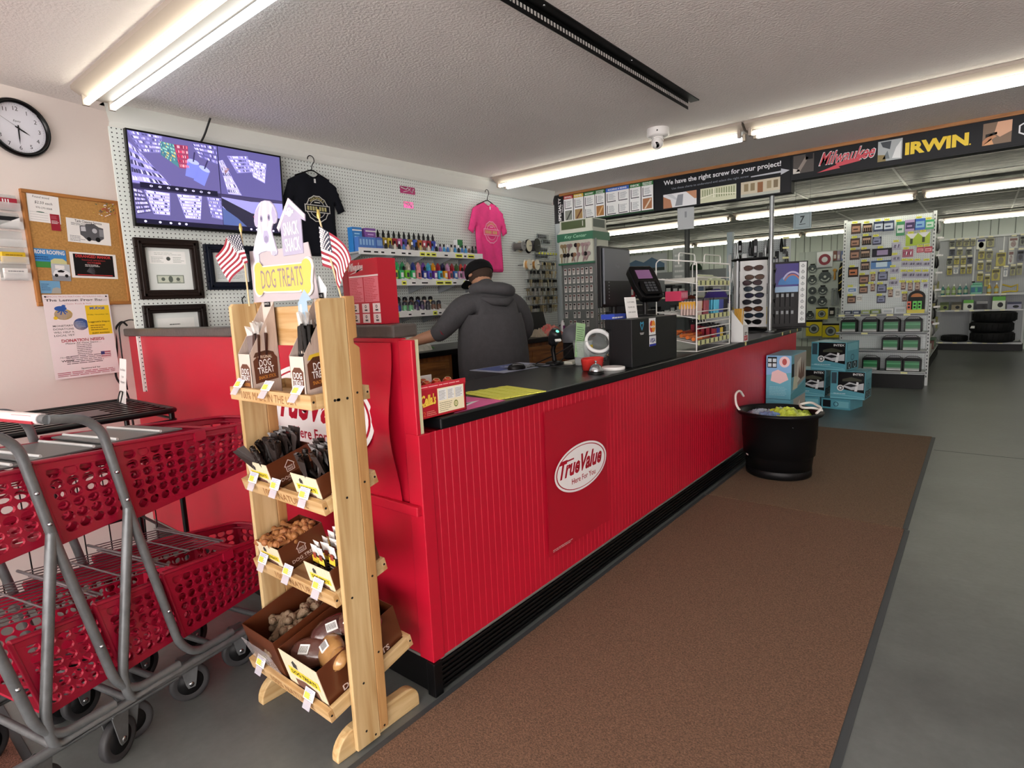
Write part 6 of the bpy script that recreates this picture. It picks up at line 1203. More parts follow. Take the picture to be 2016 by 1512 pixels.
for i in range(3):
    for j in range(2):
        x, y = .012+.062*i, .006+.037*j; g.rect(x, y, x+.042, y+.033, wh, .0004, F); dk = mat('3a3a3e'); g.disc(x+.021, y+.022, .006, .006, dk, .0008, F, n=8, r0=.5); g.rect(x+.014, y+.006, x+.03, y+.012, dk, .0008, F @ RZ(0))
g.obj('print', t)
# ------------------------------------------------------------ signs along the header
SB = mat('171a21', .5); SGN = FY((0, 5.972, 0))
def header_sign(label, x0, x1, z0, z1, draw, base=SB):
    t = thing('header_sign', label, 'sign', I4); g = G(); g.box(x0, x1, z0, z1, 0, .006, base, FY((0, 5.998, 0)) @ T(0, 0, .0)); g.obj('board', t); g = G(); draw(g); g.obj('print', t); return t
SGN = FY((0, 5.9915, 0))
def ds1(g):
    w = mat('eef0f0', .4); g.text('SPECIALTY', w, .06, SGN @ T(-4.005, 2.52, .001) @ RZ(90), w=.27, h=.038, bold=.03); g.text('NAILS', w, .04, SGN @ T(-3.967, 2.53, .001) @ RZ(90), w=.09, h=.018)
    cols = [(-3.945, -3.815, 'b03028', 'DRYWALL', 'e0d84a'), (-3.805, -3.672, 'd8b83a', 'PANEL', 'e0d84a'), (-3.662, -3.522, '2f7a3a', 'MASONRY', '2a5a38'), (-3.515, -3.388, '2f7a3a', 'WOOD\nFLOOR', '2a5a38'), (-3.375, -3.086, '3a6ac8', 'ROOFING & SIDING', '2a5a38'), (-3.078, -2.946, '2f7a3a', 'DECK', '2a5a38'), (-2.936, -2.80, '2f7a3a', 'PRESSURE\nTREATED', '2a5a38')]
    r = random.Random(2)
    for k, (a, b, c, s_, bc) in enumerate(cols):
        g.rect(a-.006, 2.357, b+.006, 2.369, mat(bc), .0005, SGN); g.rect(a, 2.372, b, 2.668, w, .001, SGN); g.rect(a, 2.628, b, 2.668, mat(c), .0015, SGN); g.text(s_, w, .02, SGN, w=(b-a)*.8, h=.02 if '\n' not in s_ else .03, x=(a+b)/2, y=2.648, z=.002, bold=.03)
        dk = mat('2a2e36'); n = 2 if k == 4 else 1
        for q in range(n):
            aa = a+(b-a)*q/n; bb = a+(b-a)*(q+1)/n
            for (z0, z1) in ((2.515, 2.62), (2.38, 2.49)):
                if z1 < 2.5 and k in (0, 1, 3, 6):
                    g.rect(aa+.015, 2.385, bb-.015, 2.495, mat(('8a8e84', 'a88a5a', '', 'a8743e', '', '', 'a8704a')[k]), .0015, SGN); g.poly([(aa+.03, 2.39), (aa+.05, 2.39), (bb-.02, 2.48), (bb-.035, 2.49)], mat(('3a3c38', '6a3a22', '', 'd8b078', '', '', 'e0d0b8')[k]), .002, SGN); continue
                g.rect(aa+.014, z0+.012, aa+.022, z1-.01, dk, .002, SGN); g.rect(aa+.014, z0, bb-.018, z0+.009, dk, .002, SGN); g.lines(aa+.035, bb-.02, z0+.02, z1-.015, 6, mat('7a828c'), .002, SGN, rnd=r, thick=.35)
header_sign('dark sign of nail charts reading SPECIALTY at the left end of the header', -4.075, -2.79, 2.355, 2.675, ds1)
def ds2(g):
    w = mat('e6e8ec', .4); g.text('We have the right screw for your project!', w, .06, SGN, w=1.16, h=.062, x=-2.10, y=2.612, z=.001, bold=.02); g.text('Use these charts to understand and select the right screw', mat('9098a4'), .03, SGN, w=.78, h=.026, x=-2.20, y=2.548, z=.001)
    g.poly([(-1.79, 2.545), (-1.52, 2.552), (-1.52, 2.572), (-1.445, 2.545), (-1.52, 2.515), (-1.52, 2.535), (-1.79, 2.535)], mat('b8bcc4'), .001, SGN)
    for k, (a, b, c) in enumerate(((-2.685, -2.325, 'e0e2e6'), (-2.285, -1.927, 'cfd2b4'), (-1.883, -1.525, 'c8bfa8'))):
        g.rect(a, 2.358, b, 2.50, mat(c), .001, SGN)
        if k == 0: g.poly([(a, 2.358), (a, 2.48), (a+.08, 2.44), (a+.1, 2.358)], mat('b07a5a'), .0014, SGN); g.poly([(a+.03, 2.50), (a+.09, 2.50), (a+.2, 2.40), (a+.12, 2.44)], mat('c8ccd2'), .0016, SGN); g.poly([(a+.13, 2.37), (a+.16, 2.48), (a+.22, 2.48), (a+.21, 2.37)], mat('8a8e96'), .0018, SGN); g.poly([(b, 2.50), (b-.11, 2.50), (b-.02, 2.42), (b, 2.42)], mat('c08a68'), .0014, SGN)
        elif k == 1: 
            for q in range(14): g.rect(a+.02+q*.024, 2.40+(.02 if q < 6 else .0)-.002*q*0, a+.028+q*.024, 2.485, mat('6a7a4a'), .0014, SGN)
            g.poly([(a, 2.40), (a+.14, 2.43), (b, 2.41), (b, 2.42), (a+.14, 2.44), (a, 2.412)], mat('e6e6d0'), .0017, SGN); g.rect(a+.13, 2.40, a+.145, 2.495, mat('e6e6d0'), .0018, SGN)
        else:
            for x_, c_ in ((.03, '8a7a5a'), (.09, '8a7a5a'), (.24, '9a8a6a'), (.30, '7a6a4e')): g.rect(a+x_, 2.41, a+x_+.04, 2.48, mat(c_), .0014, SGN)
            g.rect(a+.155, 2.385, a+.205, 2.48, mat('8a5a34'), .0014, SGN); g.rect(a, 2.358, b, 2.385, mat('b0b4aa'), .0014, SGN)
header_sign('dark sign reading We have the right screw for your project with three photos', -2.785, -1.435, 2.347, 2.675, ds2)
def ds3(g):
    w = mat('e6e8ec', .4); rd = mat('c8404e', .4)
    def photo(a, b, z0, z1, base, shapes):
        g.rect(a, z0, b, z1, mat(base), .001, SGN)
        for c, pts in shapes: g.poly([(a+(b-a)*x, z0+(z1-z0)*y) for x, y in pts], mat(c), .0015, SGN)
    photo(-1.415, -1.243, 2.502, 2.66, '4a4440', [('8a8078', [(.15, .1), (.35, .1), (.75, .8), (.6, .9)]), ('c8c4bc', [(0, 0), (.35, 0), (.3, .2), (0, .3)]), ('26242a', [(.6, .7), (.95, .7), (.95, 1), (.6, 1)])])
    photo(-.751, -.578, 2.490, 2.655, 'aab2b4', [('3a4248', [(.1, .95), (.2, .7), (.5, .55), (.55, .95)]), ('6a7478', [(.2, .1), (.4, .5), (.5, .1)]), ('dfe4e4', [(.6, .1), (.95, .05), (.95, .9), (.75, .6)]), ('8a7a4a', [(0, 0), (.35, 0), (.3, .3), (0, .35)])])
    photo(-.058, .113, 2.488, 2.650, '7a6450', [('d8a888', [(.5, 1), (1, 1), (1, .5), (.6, .3), (.4, .5)]), ('b88058', [(0, 0), (.5, .35), (.3, .5), (0, .2)]), ('d8a070', [(0, 0), (.3, .3), (.4, .0)]), ('2a2420', [(.1, .35), (.5, .45), (.5, .55), (.1, .5)])])
    g.text('Milwaukee', w, .1, SGN, w=.44, h=.115, x=-.985, y=2.592, z=.001, bold=.03, shear=.5); g.text('Milwaukee', rd, .1, SGN, w=.43, h=.105, x=-.985, y=2.592, z=.0015, bold=.012, shear=.5)
    g.poly([(-1.215, 2.480), (-1.06, 2.525), (-1.075, 2.54), (-.90, 2.555), (-.915, 2.57), (-.775, 2.592), (-.89, 2.54), (-.875, 2.528), (-1.045, 2.508), (-1.03, 2.494)], rd, .0012, SGN)
    g.text('IRWIN', mat('e8c820', .4), .1, SGN, w=.415, h=.098, x=-.350, y=2.560, z=.0015, bold=.05); g.disc(-.133, 2.517, .006, .006, mat('e8c820'), .0015, SGN)
    hx = [(.20+.055*math.cos(PI*i/3+PI/6), 2.568+.055*math.sin(PI*i/3+PI/6)) for i in range(6)]; g.poly(hx, w, .001, SGN); g.poly([(.20+(x-.20)*.8, 2.568+(y-2.568)*.8) for x, y in hx], SB, .0014, SGN); g.text('CRAFTSMAN', w, .05, SGN, w=.4, h=.06, x=.43, y=2.568, z=.0018, bold=.04)
header_sign('dark brand sign with red script, yellow letters and photos at the right of the header', -1.432, 1.6, 2.457, 2.675, ds3)
# steel pole from the counter to the header
g = G(); g.tube([(-1.61, 6.05, 1.046), (-1.61, 6.05, 2.345)], .022, mat('8e9294', .3, metal=.6), 14); g.lathe([(.045, 1.046), (.045, 1.052), (.024, 1.06)], GREYM, 16, T(-1.61, 6.05, 0)); tag(g.obj('support_pole'), 'thin steel pole rising from the counter to the header signs', 'pole')
# grey hanging aisle tag and the aisle number
g = G(); g.box(-.085, .085, -.004, .004, -.22, 0, mat('a4a9ac', .4)); g.rect(-.01, -.10, .01, -.04, mat('7a8084'), .0, FY((0, -.0045, 0))); g.tube([(0, 0, 0), (0, 0, .03)], .002, GREYM, 5); tag(g.obj('grey_hanging_card', None, M=T(-2.455, 6.03, 2.345) @ RZ(8)), 'blank grey plastic card hanging under the header signs', 'card')
t = thing('aisle_number_sign', 'square pale sign with an underlined number 7 hanging from the ceiling', 'sign', T(-1.77, 8.0, 2.285) @ RZ(4)); g = G(); g.box(-.10, .10, -.004, .004, -.10, .10, mat('b8ccd0', .5)); g.obj('board', t); g = G(); F = FY((0, -.0045, 0)); dk = mat('2c3a40')
for a in ((-.083, -.083, .083, -.079), (-.083, .079, .083, .083), (-.083, -.083, -.079, .083), (.079, -.083, .083, .083)): g.rect(*a, mat('7a9298'), 0, F)
g.text('7', dk, .11, F, w=.052, h=.085, y=.015, z=.0003, bold=.02, shear=.1); g.rect(-.035, -.045, .035, -.038, dk, .0003, F); g.obj('print', t); g = G(); g.tube([(-.08, 0, .1), (-.08, 0, .48)], .0015, GREYM, 4); g.tube([(.08, 0, .1), (.08, 0, .48)], .0015, GREYM, 4); g.obj('wire', t)
# security camera on the ceiling
t = thing('dome_camera', 'white dome security camera on the ceiling beside the long strip light', 'camera', T(-1.98, 4.33, 2.70)); wm = mat('e6e4e2', .35); g = G(); g.lathe([(.082, 0), (.084, -.05), (.07, -.062), (.05, -.065)], wm, 28); g.disc(0, 0, .006, .006, INK, 0, T(.03, -.08, -.03) @ RX(90), n=10); g.obj('base', t); g = G(); g.tube([(0, -.0, -.06), (0, -.01, -.085)], .045, wm, 16); g.ball((0, -.015, -.105), .045, wm, 20); g.obj('ball_mount', t); g = G(); g.lathe([(.022, 0), (.022, .004), (0, .005)], mat('141416', .15), 18, T(.012, -.048, -.125) @ RX(118) @ RY(-14)); g.obj('lens', t)
# black slotted rail on the ceiling
t = thing('ceiling_rail', 'black slotted metal rail fixed across the stucco ceiling', 'rail', T(-1.53, 0, 2.70)); rm = mat('17181a', .4, metal=.3); g = G(); g.box(-.028, .03, 1.2, 3.91, -.006, 0, rm)
hp = mat('c8c4c0', .6)
g.box(-.028, -.024, 1.2, 3.86, -.06, -.006, rm); g.obj('rail_body', t); g = G()
for k in range(108): g.box(-.0245, -.0232, 1.22+.0245*k, 1.233+.0245*k, -.042, -.024, hp)
tag(g.obj('slots', t), kind='stuff'); g = G(); [g.lathe([(.006, -.006), (.006, -.009), (0, -.01)], CHROME, 8, T(.012, y, 0)) for y in (2.2, 3.0)]; g.obj('screw', t)

# ------------------------------------------------------------ far end of the sales counter
def wire(g, pts, r=.0045, m=None, f=.02): g.tube(fillet(pts, f, 3), r, m or mat('e6e6e2', .4), 6)
t = thing('wire_merchandiser', 'white wire countertop rack of lighters and markers next to the black payment stand', 'rack', T(-1.545, 3.985, ZT)); D = -.30; WD = .685
g = G()
for y in (0, WD): wire(g, [(0, y, 0), (0, y, .625), (D*.9, y, .66), (D, y, .64), (D, y, 0), (0, y, .004)])
for z in (.0, .16, .20, .42, .46, .62): wire(g, [(0, 0, z), (0, WD, z)])
for z in (.66,): wire(g, [(D*.9, .0, z), (D*.9, WD, z)]); wire(g, [(D*.5, .05, .62), (D*.5, .05, .70), (D*.5, .35, .70), (D*.5, .35, .62)], f=.03); wire(g, [(D*.2, .3, .62), (D*.2, .3, .69), (D*.2, .64, .69), (D*.2, .64, .62)], f=.03)
g.obj('wire_frame', t)
for k, z in enumerate((.055, .235, .475)):
    g = G()
    for q in range(9): wire(g, [(0, .01+WD*.97*q/8, z), (D, .01+WD*.97*q/8, z+.05)], .003)
    wire(g, [(0, 0, z), (0, WD, z)], .004); wire(g, [(0, 0, z+.045), (0, WD, z+.045)], .004); g.box(D, 0, .0, WD, -.004, -.001, mat('b8bcbc', .5), Matrix(((1, 0, 0, 0), (0, 1, 0, 0), (-.16, 0, 1, z), (0, 0, 0, 1)))); g.obj('wire_shelf', t)
    g = G(); g.box(.003, .006, .02, WD-.02, z-.012, z+.022, mat('cfd39a', .5)); [g.box(.006, .007, .05+.09*q, .075+.09*q, z-.01, z+.02, mat('3c4238')) for q in range(7)]; g.obj('price_strip', t)
def cobj(name, label, cat, group, g0, spots):
    o0 = g0.obj(name)
    for k, M in enumerate(spots):
        o = o0 if k == 0 else o0.copy()
        if k: COL.objects.link(o)
        o.matrix_world = M; tag(o, label, cat, group)
rq = random.Random(9); B0 = T(-1.545, 3.985, ZT)
for c, nm, y0, n in (('e07a3a', 'orange', .04, 5), ('b04a2a', 'rust', .20, 4)):
    g = G(); g.tube([(0, 0, 0), (0, .14, .0)], .014, mat(c, .35), 8); cobj('foil_tube', '%s wrapped tube on the lowest shelf of the white wire rack' % nm, 'tube', '%s tubes on the white wire rack' % nm, g, [B0 @ T(-.04-.045*k, y0, .085+.012*k) @ RZ(rq.uniform(-14, 14)) for k in range(n)])
for c, nm, y0 in (('8a2030', 'dark red', .40), ('2a3a9a', 'blue', .47), ('d8b83a', 'yellow', .54), ('1c1c20', 'black', .61)):
    g = G(); g.box(-.012, .012, -.024, .024, 0, .065, mat(c, .35)); g.box(-.008, .008, -.015, .015, .065, .085, mat('26262a', .4)); cobj('lighter', '%s lighter on the lowest shelf of the white wire rack' % nm, 'lighter', '%s lighters on the white wire rack' % nm, g, [B0 @ T(-.02-.04*k, y0, .075+.008*k) for k in range(5)])
g = G(); g.box(-.012, .012, -.02, .02, 0, .11, mat('1a1a1e', .35)); g.box(.0121, .0126, -.015, .015, .06, .1, WHITE); cobj('black_marker_pack', 'black pack with a white label in the lowest shelf back row of the wire rack', 'pack', 'black packs on the white wire rack', g, [B0 @ T(-.16-.03*(k//4), .42+.06*(k % 4), .10) @ RY(-8) for k in range(8)])
for c, nm, y0 in (('c0a8a0', 'dusty', .05), ('8a3040', 'maroon', .19), ('4ab0d0', 'cyan', .40), ('2a3a8a', 'navy', .50), ('1c1c28', 'black', .60)):
    g = G(); g.tube([(0, 0, 0), (0, 0, .10)], .009, mat(c, .35), 8); g.tube([(0, 0, .1), (0, 0, .115)], .007, mat('3a3a3e', .4), 8); cobj('pen', '%s pen standing on the middle shelf of the white wire rack' % nm, 'pen', '%s pens on the white wire rack' % nm, g, [B0 @ T(-.02-.022*(k % 6), y0+.024*(k//6), .255) @ RX(-6) for k in range(24)])
g = G(); g.box(-.12, .0, -.07, .07, 0, .05, mat('d8a02a', .4)); g.box(.0005, .001, -.06, .06, .01, .04, mat('c83a2a')); tag(g.obj('candy_box', None, M=B0 @ T(-.03, .12, .30)), 'orange and red sweet box at the left of the middle wire rack shelf', 'box')
g = G(); g.box(-.12, .0, -.06, .06, 0, .07, mat('c8305a', .4)); [g.box(.0005, .0015, -.055+.03*k, -.035+.03*k, .02, .06, mat('e8a0b0')) for k in range(4)]; tag(g.obj('pink_candy_box', None, M=B0 @ T(-.12, .08, .36)), 'pink sweet box above the orange one on the wire rack', 'box')
g = G(); g.lathe([(.035, 0), (.045, .05), (.03, .09), (0, .1)], mat('7a4030', .15, metal=.5), 18); tag(g.obj('copper_tin', None, M=B0 @ T(-.14, .25, .30)), 'shiny copper-coloured tin on the middle wire rack shelf', 'tin')
g = G(); g.box(-.22, .0, -.13, .13, 0, .035, mat('b8b8b0', .5)); tag(g.obj('grey_tray', None, M=B0 @ T(-.02, .14, .485)), 'long grey tray on the upper shelf of the wire rack', 'tray')
g = G(); g.tube([(0, 0, 0), (0, .3, .0)], .012, mat('c8d0b0', .2, alpha=.8), 8); cobj('clear_packet', 'clear packet with yellow tag on the upper wire rack shelf', 'packet', 'clear packets on the wire rack', g, [B0 @ T(-.03-.03*k, .33, .50+.012*k) for k in range(4)])
# purple cap and box of sticks
t = thing('baseball_cap', 'deep purple cap resting behind the white wire rack', 'cap', T(-1.72, 4.86, ZT+.32) @ RZ(40)); g = G(); pm2 = mat('2c1a6a', .8); g.lathe([(.10, 0), (.10, .04), (.075, .09), (.03, .115), (0, .118)], pm2, 22); g.obj('crown', t); g = G(); g.prism([(.09*math.cos(a), -.06-.12*math.sin(a)) for a in [PI*i/10 for i in range(11)]], .0, .006, pm2); g.obj('brim', t)
g = G(); g.box(-.1, .1, -.1, .1, 0, .318, mat('c8ccce', .5)); tag(g.obj('white_display_block', None, M=T(-1.74, 4.88, ZT)), 'plain white display block under the purple cap', 'block')
t = thing('stick_box', 'white cut-corner carton with a red label holding long yellow sticks', 'carton', T(-1.485, 4.83, ZT)); g = G(); wc = mat('dcdedd', .5)
PXY = Matrix(((0, 1, 0, 0), (1, 0, 0, 0), (0, 0, 1, 0), (0, 0, 0, 1)))
g.prism([(0, 0), (.10, 0), (.10, .26), (.0, .13)], -.0, .002, wc, Matrix(((-1, 0, 0, 0), (0, 0, 1, 0), (0, 1, 0, 0), (0, 0, 0, 1)))); g.prism([(0, 0), (.10, 0), (.10, .26), (.0, .13)], .12, .122, wc, Matrix(((-1, 0, 0, 0), (0, 0, 1, 0), (0, 1, 0, 0), (0, 0, 0, 1)))); g.box(-.002, 0, 0, .122, 0, .13, wc); g.box(-.1, -.098, 0, .122, 0, .26, wc); g.obj('box', t)
g = G(); F = FX((.0006, 0, 0)); g.rect(.02, .01, .105, .05, mat('b82030'), 0, F); g.lines(.03, .095, .018, .042, 2, WHITE, .0004, F); g.lines(.03, .095, .055, .08, 2, mat('3a3a3a'), .0004, F, thick=.7); g.obj('print', t)
g = G(); g.tube([(0, 0, 0), (0, 0, .26)], .004, mat('c89a3a', .6), 6); cobj('incense_stick', 'long yellow-brown stick standing in the white cut-corner carton', 'stick', 'sticks in the cut-corner carton', g, [T(-1.52-.012*(k % 4), 4.86+.010*(k//4), ZT+.01) @ RY(rq.uniform(-4, 4)) @ RX(rq.uniform(-5, 5)) for k in range(20)])
for y in (4.95, 6.1, 6.4, 6.7):
    g = G(); g.box(0, .0012, -.018, .018, 0, .03, mat('e0d88a', .5)); tag(g.obj('edge_price_tag', None, M=T(XF+.0105, y, 1.008)), 'yellowish price tag stuck on the front edge of the far countertop', 'tag', 'tags on the far countertop edge')
# sunglasses spinner
SP = T(-1.84, 6.28, ZT) @ RZ(17)
t = thing('sunglasses_spinner', 'revolving black and white sunglasses stand on the far end of the counter', 'stand', SP); g = G(); g.lathe([(.23, 0), (.23, .012), (.08, .03), (.03, .04), (.03, .72)], mat('151517', .35), 32); g.lathe([(.03, .715), (.21, .72), (.215, .738), (.05, .745), (0, .745)], mat('1c1c1e', .35), 32); g.obj('core', t)
wp = mat('dcdcdc', .45); pan = mat('8a8c8e', .35, metal=.4)
for k, a0 in enumerate((0, 90, 180, 270)):
    g = G(); n = 12; vs = []; fs = []
    for i in range(n+1):
        x = -.125+.25*i/n; yb = -.155-.03*math.cos(x/.125*PI/2)
        vs += [(x, yb, .05), (x, yb, .71)]
    for i in range(n): fs.append((2*i, 2*i+2, 2*i+3, 2*i+1))
    g.add(vs, fs, wp, True, RZ(a0)); g.add(vs, [tuple(reversed(f)) for f in fs], wp, True, RZ(a0) @ T(0, .004, 0)); g.obj('panel', t)
    g = G(); g.box(-.008, .008, -.008, .008, .04, .715, pan, RZ(a0) @ T(.14, -.15, 0)); g.obj('edge_post', t)
def glasses(c1, c2):
    g = G(); fm = mat(c1, .25); lm = mat(c2, .12)
    for s in (-1, 1):
        pts = [(s*.034+.031*math.cos(a), -.004*0+.0, .021*math.sin(a)*(1+.2*math.cos(a)*s)) for a in [2*PI*i/14 for i in range(14)]]
        g.tube(pts, .003, fm, 5, closed=True); g.add([(p[0], p[1], p[2]) for p in pts], [tuple(range(14)), tuple(reversed(range(14)))], lm); g.tube([(s*.064, 0, .006), (s*.068, .03, .006), (s*.062, .05, 0)], .003, fm, 5)
    g.tube([(-.008, 0, .006), (0, -.003, .009), (.008, 0, .006)], .0025, fm, 5); return g
gl = [(.635, '3a2018', '5a3020', 'brown aviator'), (.545, '3a2a20', '6a4a38', 'brown tinted'), (.49, '2a2024', '4a3038', 'dusky rose'), (.43, '1c2028', '3a4a5a', 'smoky blue'), (.365, '14141a', '2a2a4a', 'violet-tinted black'), (.30, '1a1a1e', '30303a', 'slim black'), (.23, '2a1a14', '6a3a22', 'amber narrow'), (.165, '101014', '26364a', 'blue-tinted'), (.10, '121214', '1c1c20', 'large black')]
for k, (z, a, b, nm) in enumerate(gl):
    o = glasses(a, b).obj('sunglasses', None, M=SP @ T((.0, .01, -.01)[k % 3], -.205, z) @ RX(8)); o.scale = (1.35, 1.2, 1.15); tag(o, '%s sunglasses on the front panel of the revolving stand' % nm, 'sunglasses')
for k, z in enumerate((.6, .45, .3, .15)):
    o = glasses('151518', '2a2a30').obj('sunglasses', None, M=SP @ RZ(90) @ T(0, -.205, z) @ RX(8)); o.scale = (1.35, 1.2, 1.15); tag(o, 'dark sunglasses on the right side panel of the revolving stand', 'sunglasses', 'sunglasses on the right side panel')
# second stand: picture card, lighter packs, jewellery strip with glare painted white
t = thing('accessory_stand', 'black upright stand with a blue picture card and a glare-white strip behind the sunglasses', 'stand', T(-1.60, 6.74, ZT) @ RZ(28)); g = G(); g.box(-.17, .17, -.02, .02, 0, .70, mat('222326', .4)); g.box(-.19, .19, -.10, .10, 0, .012, mat('17171a', .4)); g.obj('body', t)
g = G(); F = FY((0, -.021, 0)); g.rect(-.15, .38, .08, .68, mat('3a2f8a', .3), 0, F); g.disc(.0, .46, .12, .10, mat('4a8ad0'), .0005, F, a0=0, a1=180); g.disc(.02, .44, .11, .16, mat('c8c0e8'), .0008, F, n=20, a0=20, a1=150, r0=.88); g.disc(.02, .44, .09, .13, mat('c87a6a'), .0008, F, n=20, a0=20, a1=150, r0=.88); g.rect(-.15, .38, .08, .44, mat('a8c8e8'), .0006, F); g.obj('picture_card', t)
g = G(); g.box(.085, .155, -.03, -.021, .05, .69, mat('e8ecec', .3)); F2 = FY((0, -.0305, 0)); [g.disc(.12, .09+.062*k, .018, .014, mat('6a7476'), .0, F2, n=10, r0=.7) for k in range(10)]; [g.rect(.117, .075+.062*k, .122, .115+.062*k, mat('7a8486'), .0003, F2) for k in range(10)]; g.obj('glare_charm_strip', t)  # jewellery strip, its glare put into the white colour
for r_ in range(2):
    for k in range(4):
        g = G(); g.box(-.02, .02, -.02, 0, 0, .15, mat('26282c', .35)); g.box(-.012, .012, -.0206, -.02, .1, .135, mat('9aa0a4')); tag(g.obj('dark_pack', None, M=T(-1.60, 6.74, ZT) @ RZ(28) @ T(-.13+.05*k, -.025, .05+.18*r_)), 'dark hanging pack in the %s row of the stand with the blue picture' % ('lower', 'upper')[r_], 'pack', 'dark packs in the %s row of the accessory stand' % ('lower', 'upper')[r_])
# key duplication display
t = thing('key_center_display', 'tall green and cream key centre display standing at the end of the back counter', 'display', T(-3.66, 5.50, 1.086)); cr = mat('c6cabc', .45); gr = mat('2f6a50', .4); dg = mat('4a5a3a', .35)
W, D = .41, .30; g = G(); g.box(0, W, 0, D, 0, .74, mat('707674', .45)); g.obj('body', t); g = G(); g.box(-.03, W+.01, -.04, D+.02, .74, .76, gr); g.box(-.02, W, -.03, D, .76, .99, cr); g.box(-.035, W+.012, -.045, D+.02, .99, 1.075, gr); g.obj('green_cabinet', t)
g = G(); F = FY((0, -.046, 0)); g.rect(.0, .985, W, .992, cr, .0, F); g.text('Key Center', mat('9ad0b0'), .05, F, w=.28, h=.045, x=W/2, y=1.033, z=.0005, shear=.2, bold=.01); g.rect(-.01, .775, W-.01, .98, cr, -.014, F); g.obj('front_print', t)
g = G(); g.add([(-.03, -.035, 1.075), (W+.01, -.035, 1.075), (W+.01, D, 1.075), (-.03, D, 1.075), (-.01, -.02, 1.11), (W-.01, -.02, 1.11), (W-.01, D-.02, 1.11), (-.01, D-.02, 1.11)], BF, cr); g.box(-.01, W-.01, -.02, D-.02, 1.11, 1.215, cr); g.rect(.01, 1.12, W-.09, 1.205, dg, 0, FY((0, -.0205, 0))); g.rect(.0, 1.12, D-.05, 1.205, mat('5a645c'), 0, FX((W-.0095, 0, 0))); g.rect(W-.13, 1.14, W-.12, 1.195, cr, .0005, FY((0, -.0205, 0))); g.obj('top_box', t)
g = G(); g.box(W, W+.02, .0, .02, 0, 1.0, GREYM); g.obj('side_post', t)
kk = [keyblank(nick, nick, .03), keyblank(brass, brass, .03), keyblank(kb1, nick, .032)]
kk = [k.obj('key') for k in kk]
pc = tag((lambda g: (g.box(-.016, .016, 0, .002, -.07, 0, mat('e4e2de', .5)), g.box(-.009, .009, -.003, 0, -.055, -.02, nick), g.box(-.011, .011, -.004, 0, -.022, -.006, mat('5a2420', .4)), g.obj('key_card'))[3])(G())); 
pc2 = pc.copy(); pc2.data = pc.data.copy(); COL.objects.link(pc2); pc2.data.materials[2] = mat('1c1c20', .4)
for r_ in range(7):
    for k in range(7):
        if r_ > 4 and (k+r_) % 3 == 0: continue
        o = rq.choice([pc, pc2]).copy(); COL.objects.link(o); o.matrix_world = T(-3.66+.04+.055*k, 5.488, 1.086+.70-.095*r_); tag(o, 'white carded key on the grey front of the key centre display', 'key', 'carded keys on the key centre front')
for r_ in range(2):
    for k in range(9):
        o = rq.choice(kk).copy(); COL.objects.link(o); o.matrix_world = T(-3.66+.015+.045*k, 5.46, 1.086+.965-.10*r_) @ RX(90) @ RZ(rq.uniform(-30, 30)); o.scale = (1.9, 1.9, 1.9); tag(o, 'key hanging in the green-framed window of the key centre display', 'key', 'keys in the green-framed window')
for r_ in range(8):
    for k in range(3):
        o = rq.choice([pc, pc2]).copy(); COL.objects.link(o); o.matrix_world = T(-3.66+W+.006, 5.54+.07*k, 1.086+.70-.085*r_) @ RZ(90); tag(o, 'carded key on the right side of the key centre display', 'key', 'carded keys on the key centre side')
for o in kk+[pc, pc2]: bpy.data.objects.remove(o)

# ------------------------------------------------------------ black tub on the mat
t = thing('utility_tub', 'large black plastic tub with white rope handles standing on the mat', 'tub', T(-1.185, 4.77, .009)); tm = mat('0f1013', .45)
g = G(); pr2 = [(0, .004), (.232, .004), (.24, .012), (.243, .06), (.238, .065), (.25, .17), (.262, .175), (.268, .30), (.272, .305), (.275, .47), (.305, .485), (.315, .50), (.312, .512), (.29, .515), (.268, .50), (.262, .30), (.235, .02), (0, .015)]
g.lathe(pr2, tm, 56, None, True, 1, .92); g.obj('tub_body', t)
rp_ = mat('e6e2dc', .7, bump=.5, bscale=300)
g = G(); g.tube(fillet([(-.25, -.12, .49), (-.285, -.15, .55), (-.30, -.13, .64), (-.29, -.05, .66), (-.28, .02, .60)], .05), .009, rp_, 8); g.obj('rope_handle', t)
g = G(); g.tube(fillet([(.27, -.05, .515), (.30, -.0, .55), (.20, .12, .57), (.12, .10, .55), (.16, .0, .54), (.24, .02, .545), (.29, .06, .52)], .06), .009, rp_, 8); g.obj('rope_handle', t)
g = G(); g.rect(-.02, .0, .02, .12, mat('d8d4d2', .5), 0, RZ(-52) @ FY((0, -.247, .16)) @ RX(-4)); g.lines(-.015, .015, .01, .11, 7, mat('5a5a60'), .0005, RZ(-52) @ FY((0, -.247, .16)) @ RX(-4)); g.obj('label', t)
tc_ = T(-1.185, 4.77, .009)
for k, (x, y, z, a, c, nm, w, l) in enumerate(((.05, .02, .52, 30, 'c8d84a', 'bright lime', .2, .24), (.15, -.06, .50, -40, 'd0e06a', 'pale lime', .14, .2), (-.02, -.08, .495, 60, '7a9ac8', 'sky blue', .16, .26), (-.13, -.02, .50, 10, '9aa4b4', 'silvery', .18, .2), (-.18, .06, .49, -30, '5a5f70', 'slate', .15, .18), (.03, -.15, .48, 85, 'a8b0b8', 'grey', .14, .24), (.0, .12, .50, -10, 'c0ccb0', 'pale green', .18, .2), (.14, .1, .50, 20, 'a8c03a', 'olive lime', .14, .16))):
    g = crumple(20+k, w, l, .05, mat(c, .25, var=.25, vscale=40), 9); tag(g.obj('sealed_pouch', None, M=tc_ @ T(x, y*.9, z-.04) @ RZ(a) @ RX(8)), '%s plastic pouch heaped in the black tub' % nm, 'pouch')

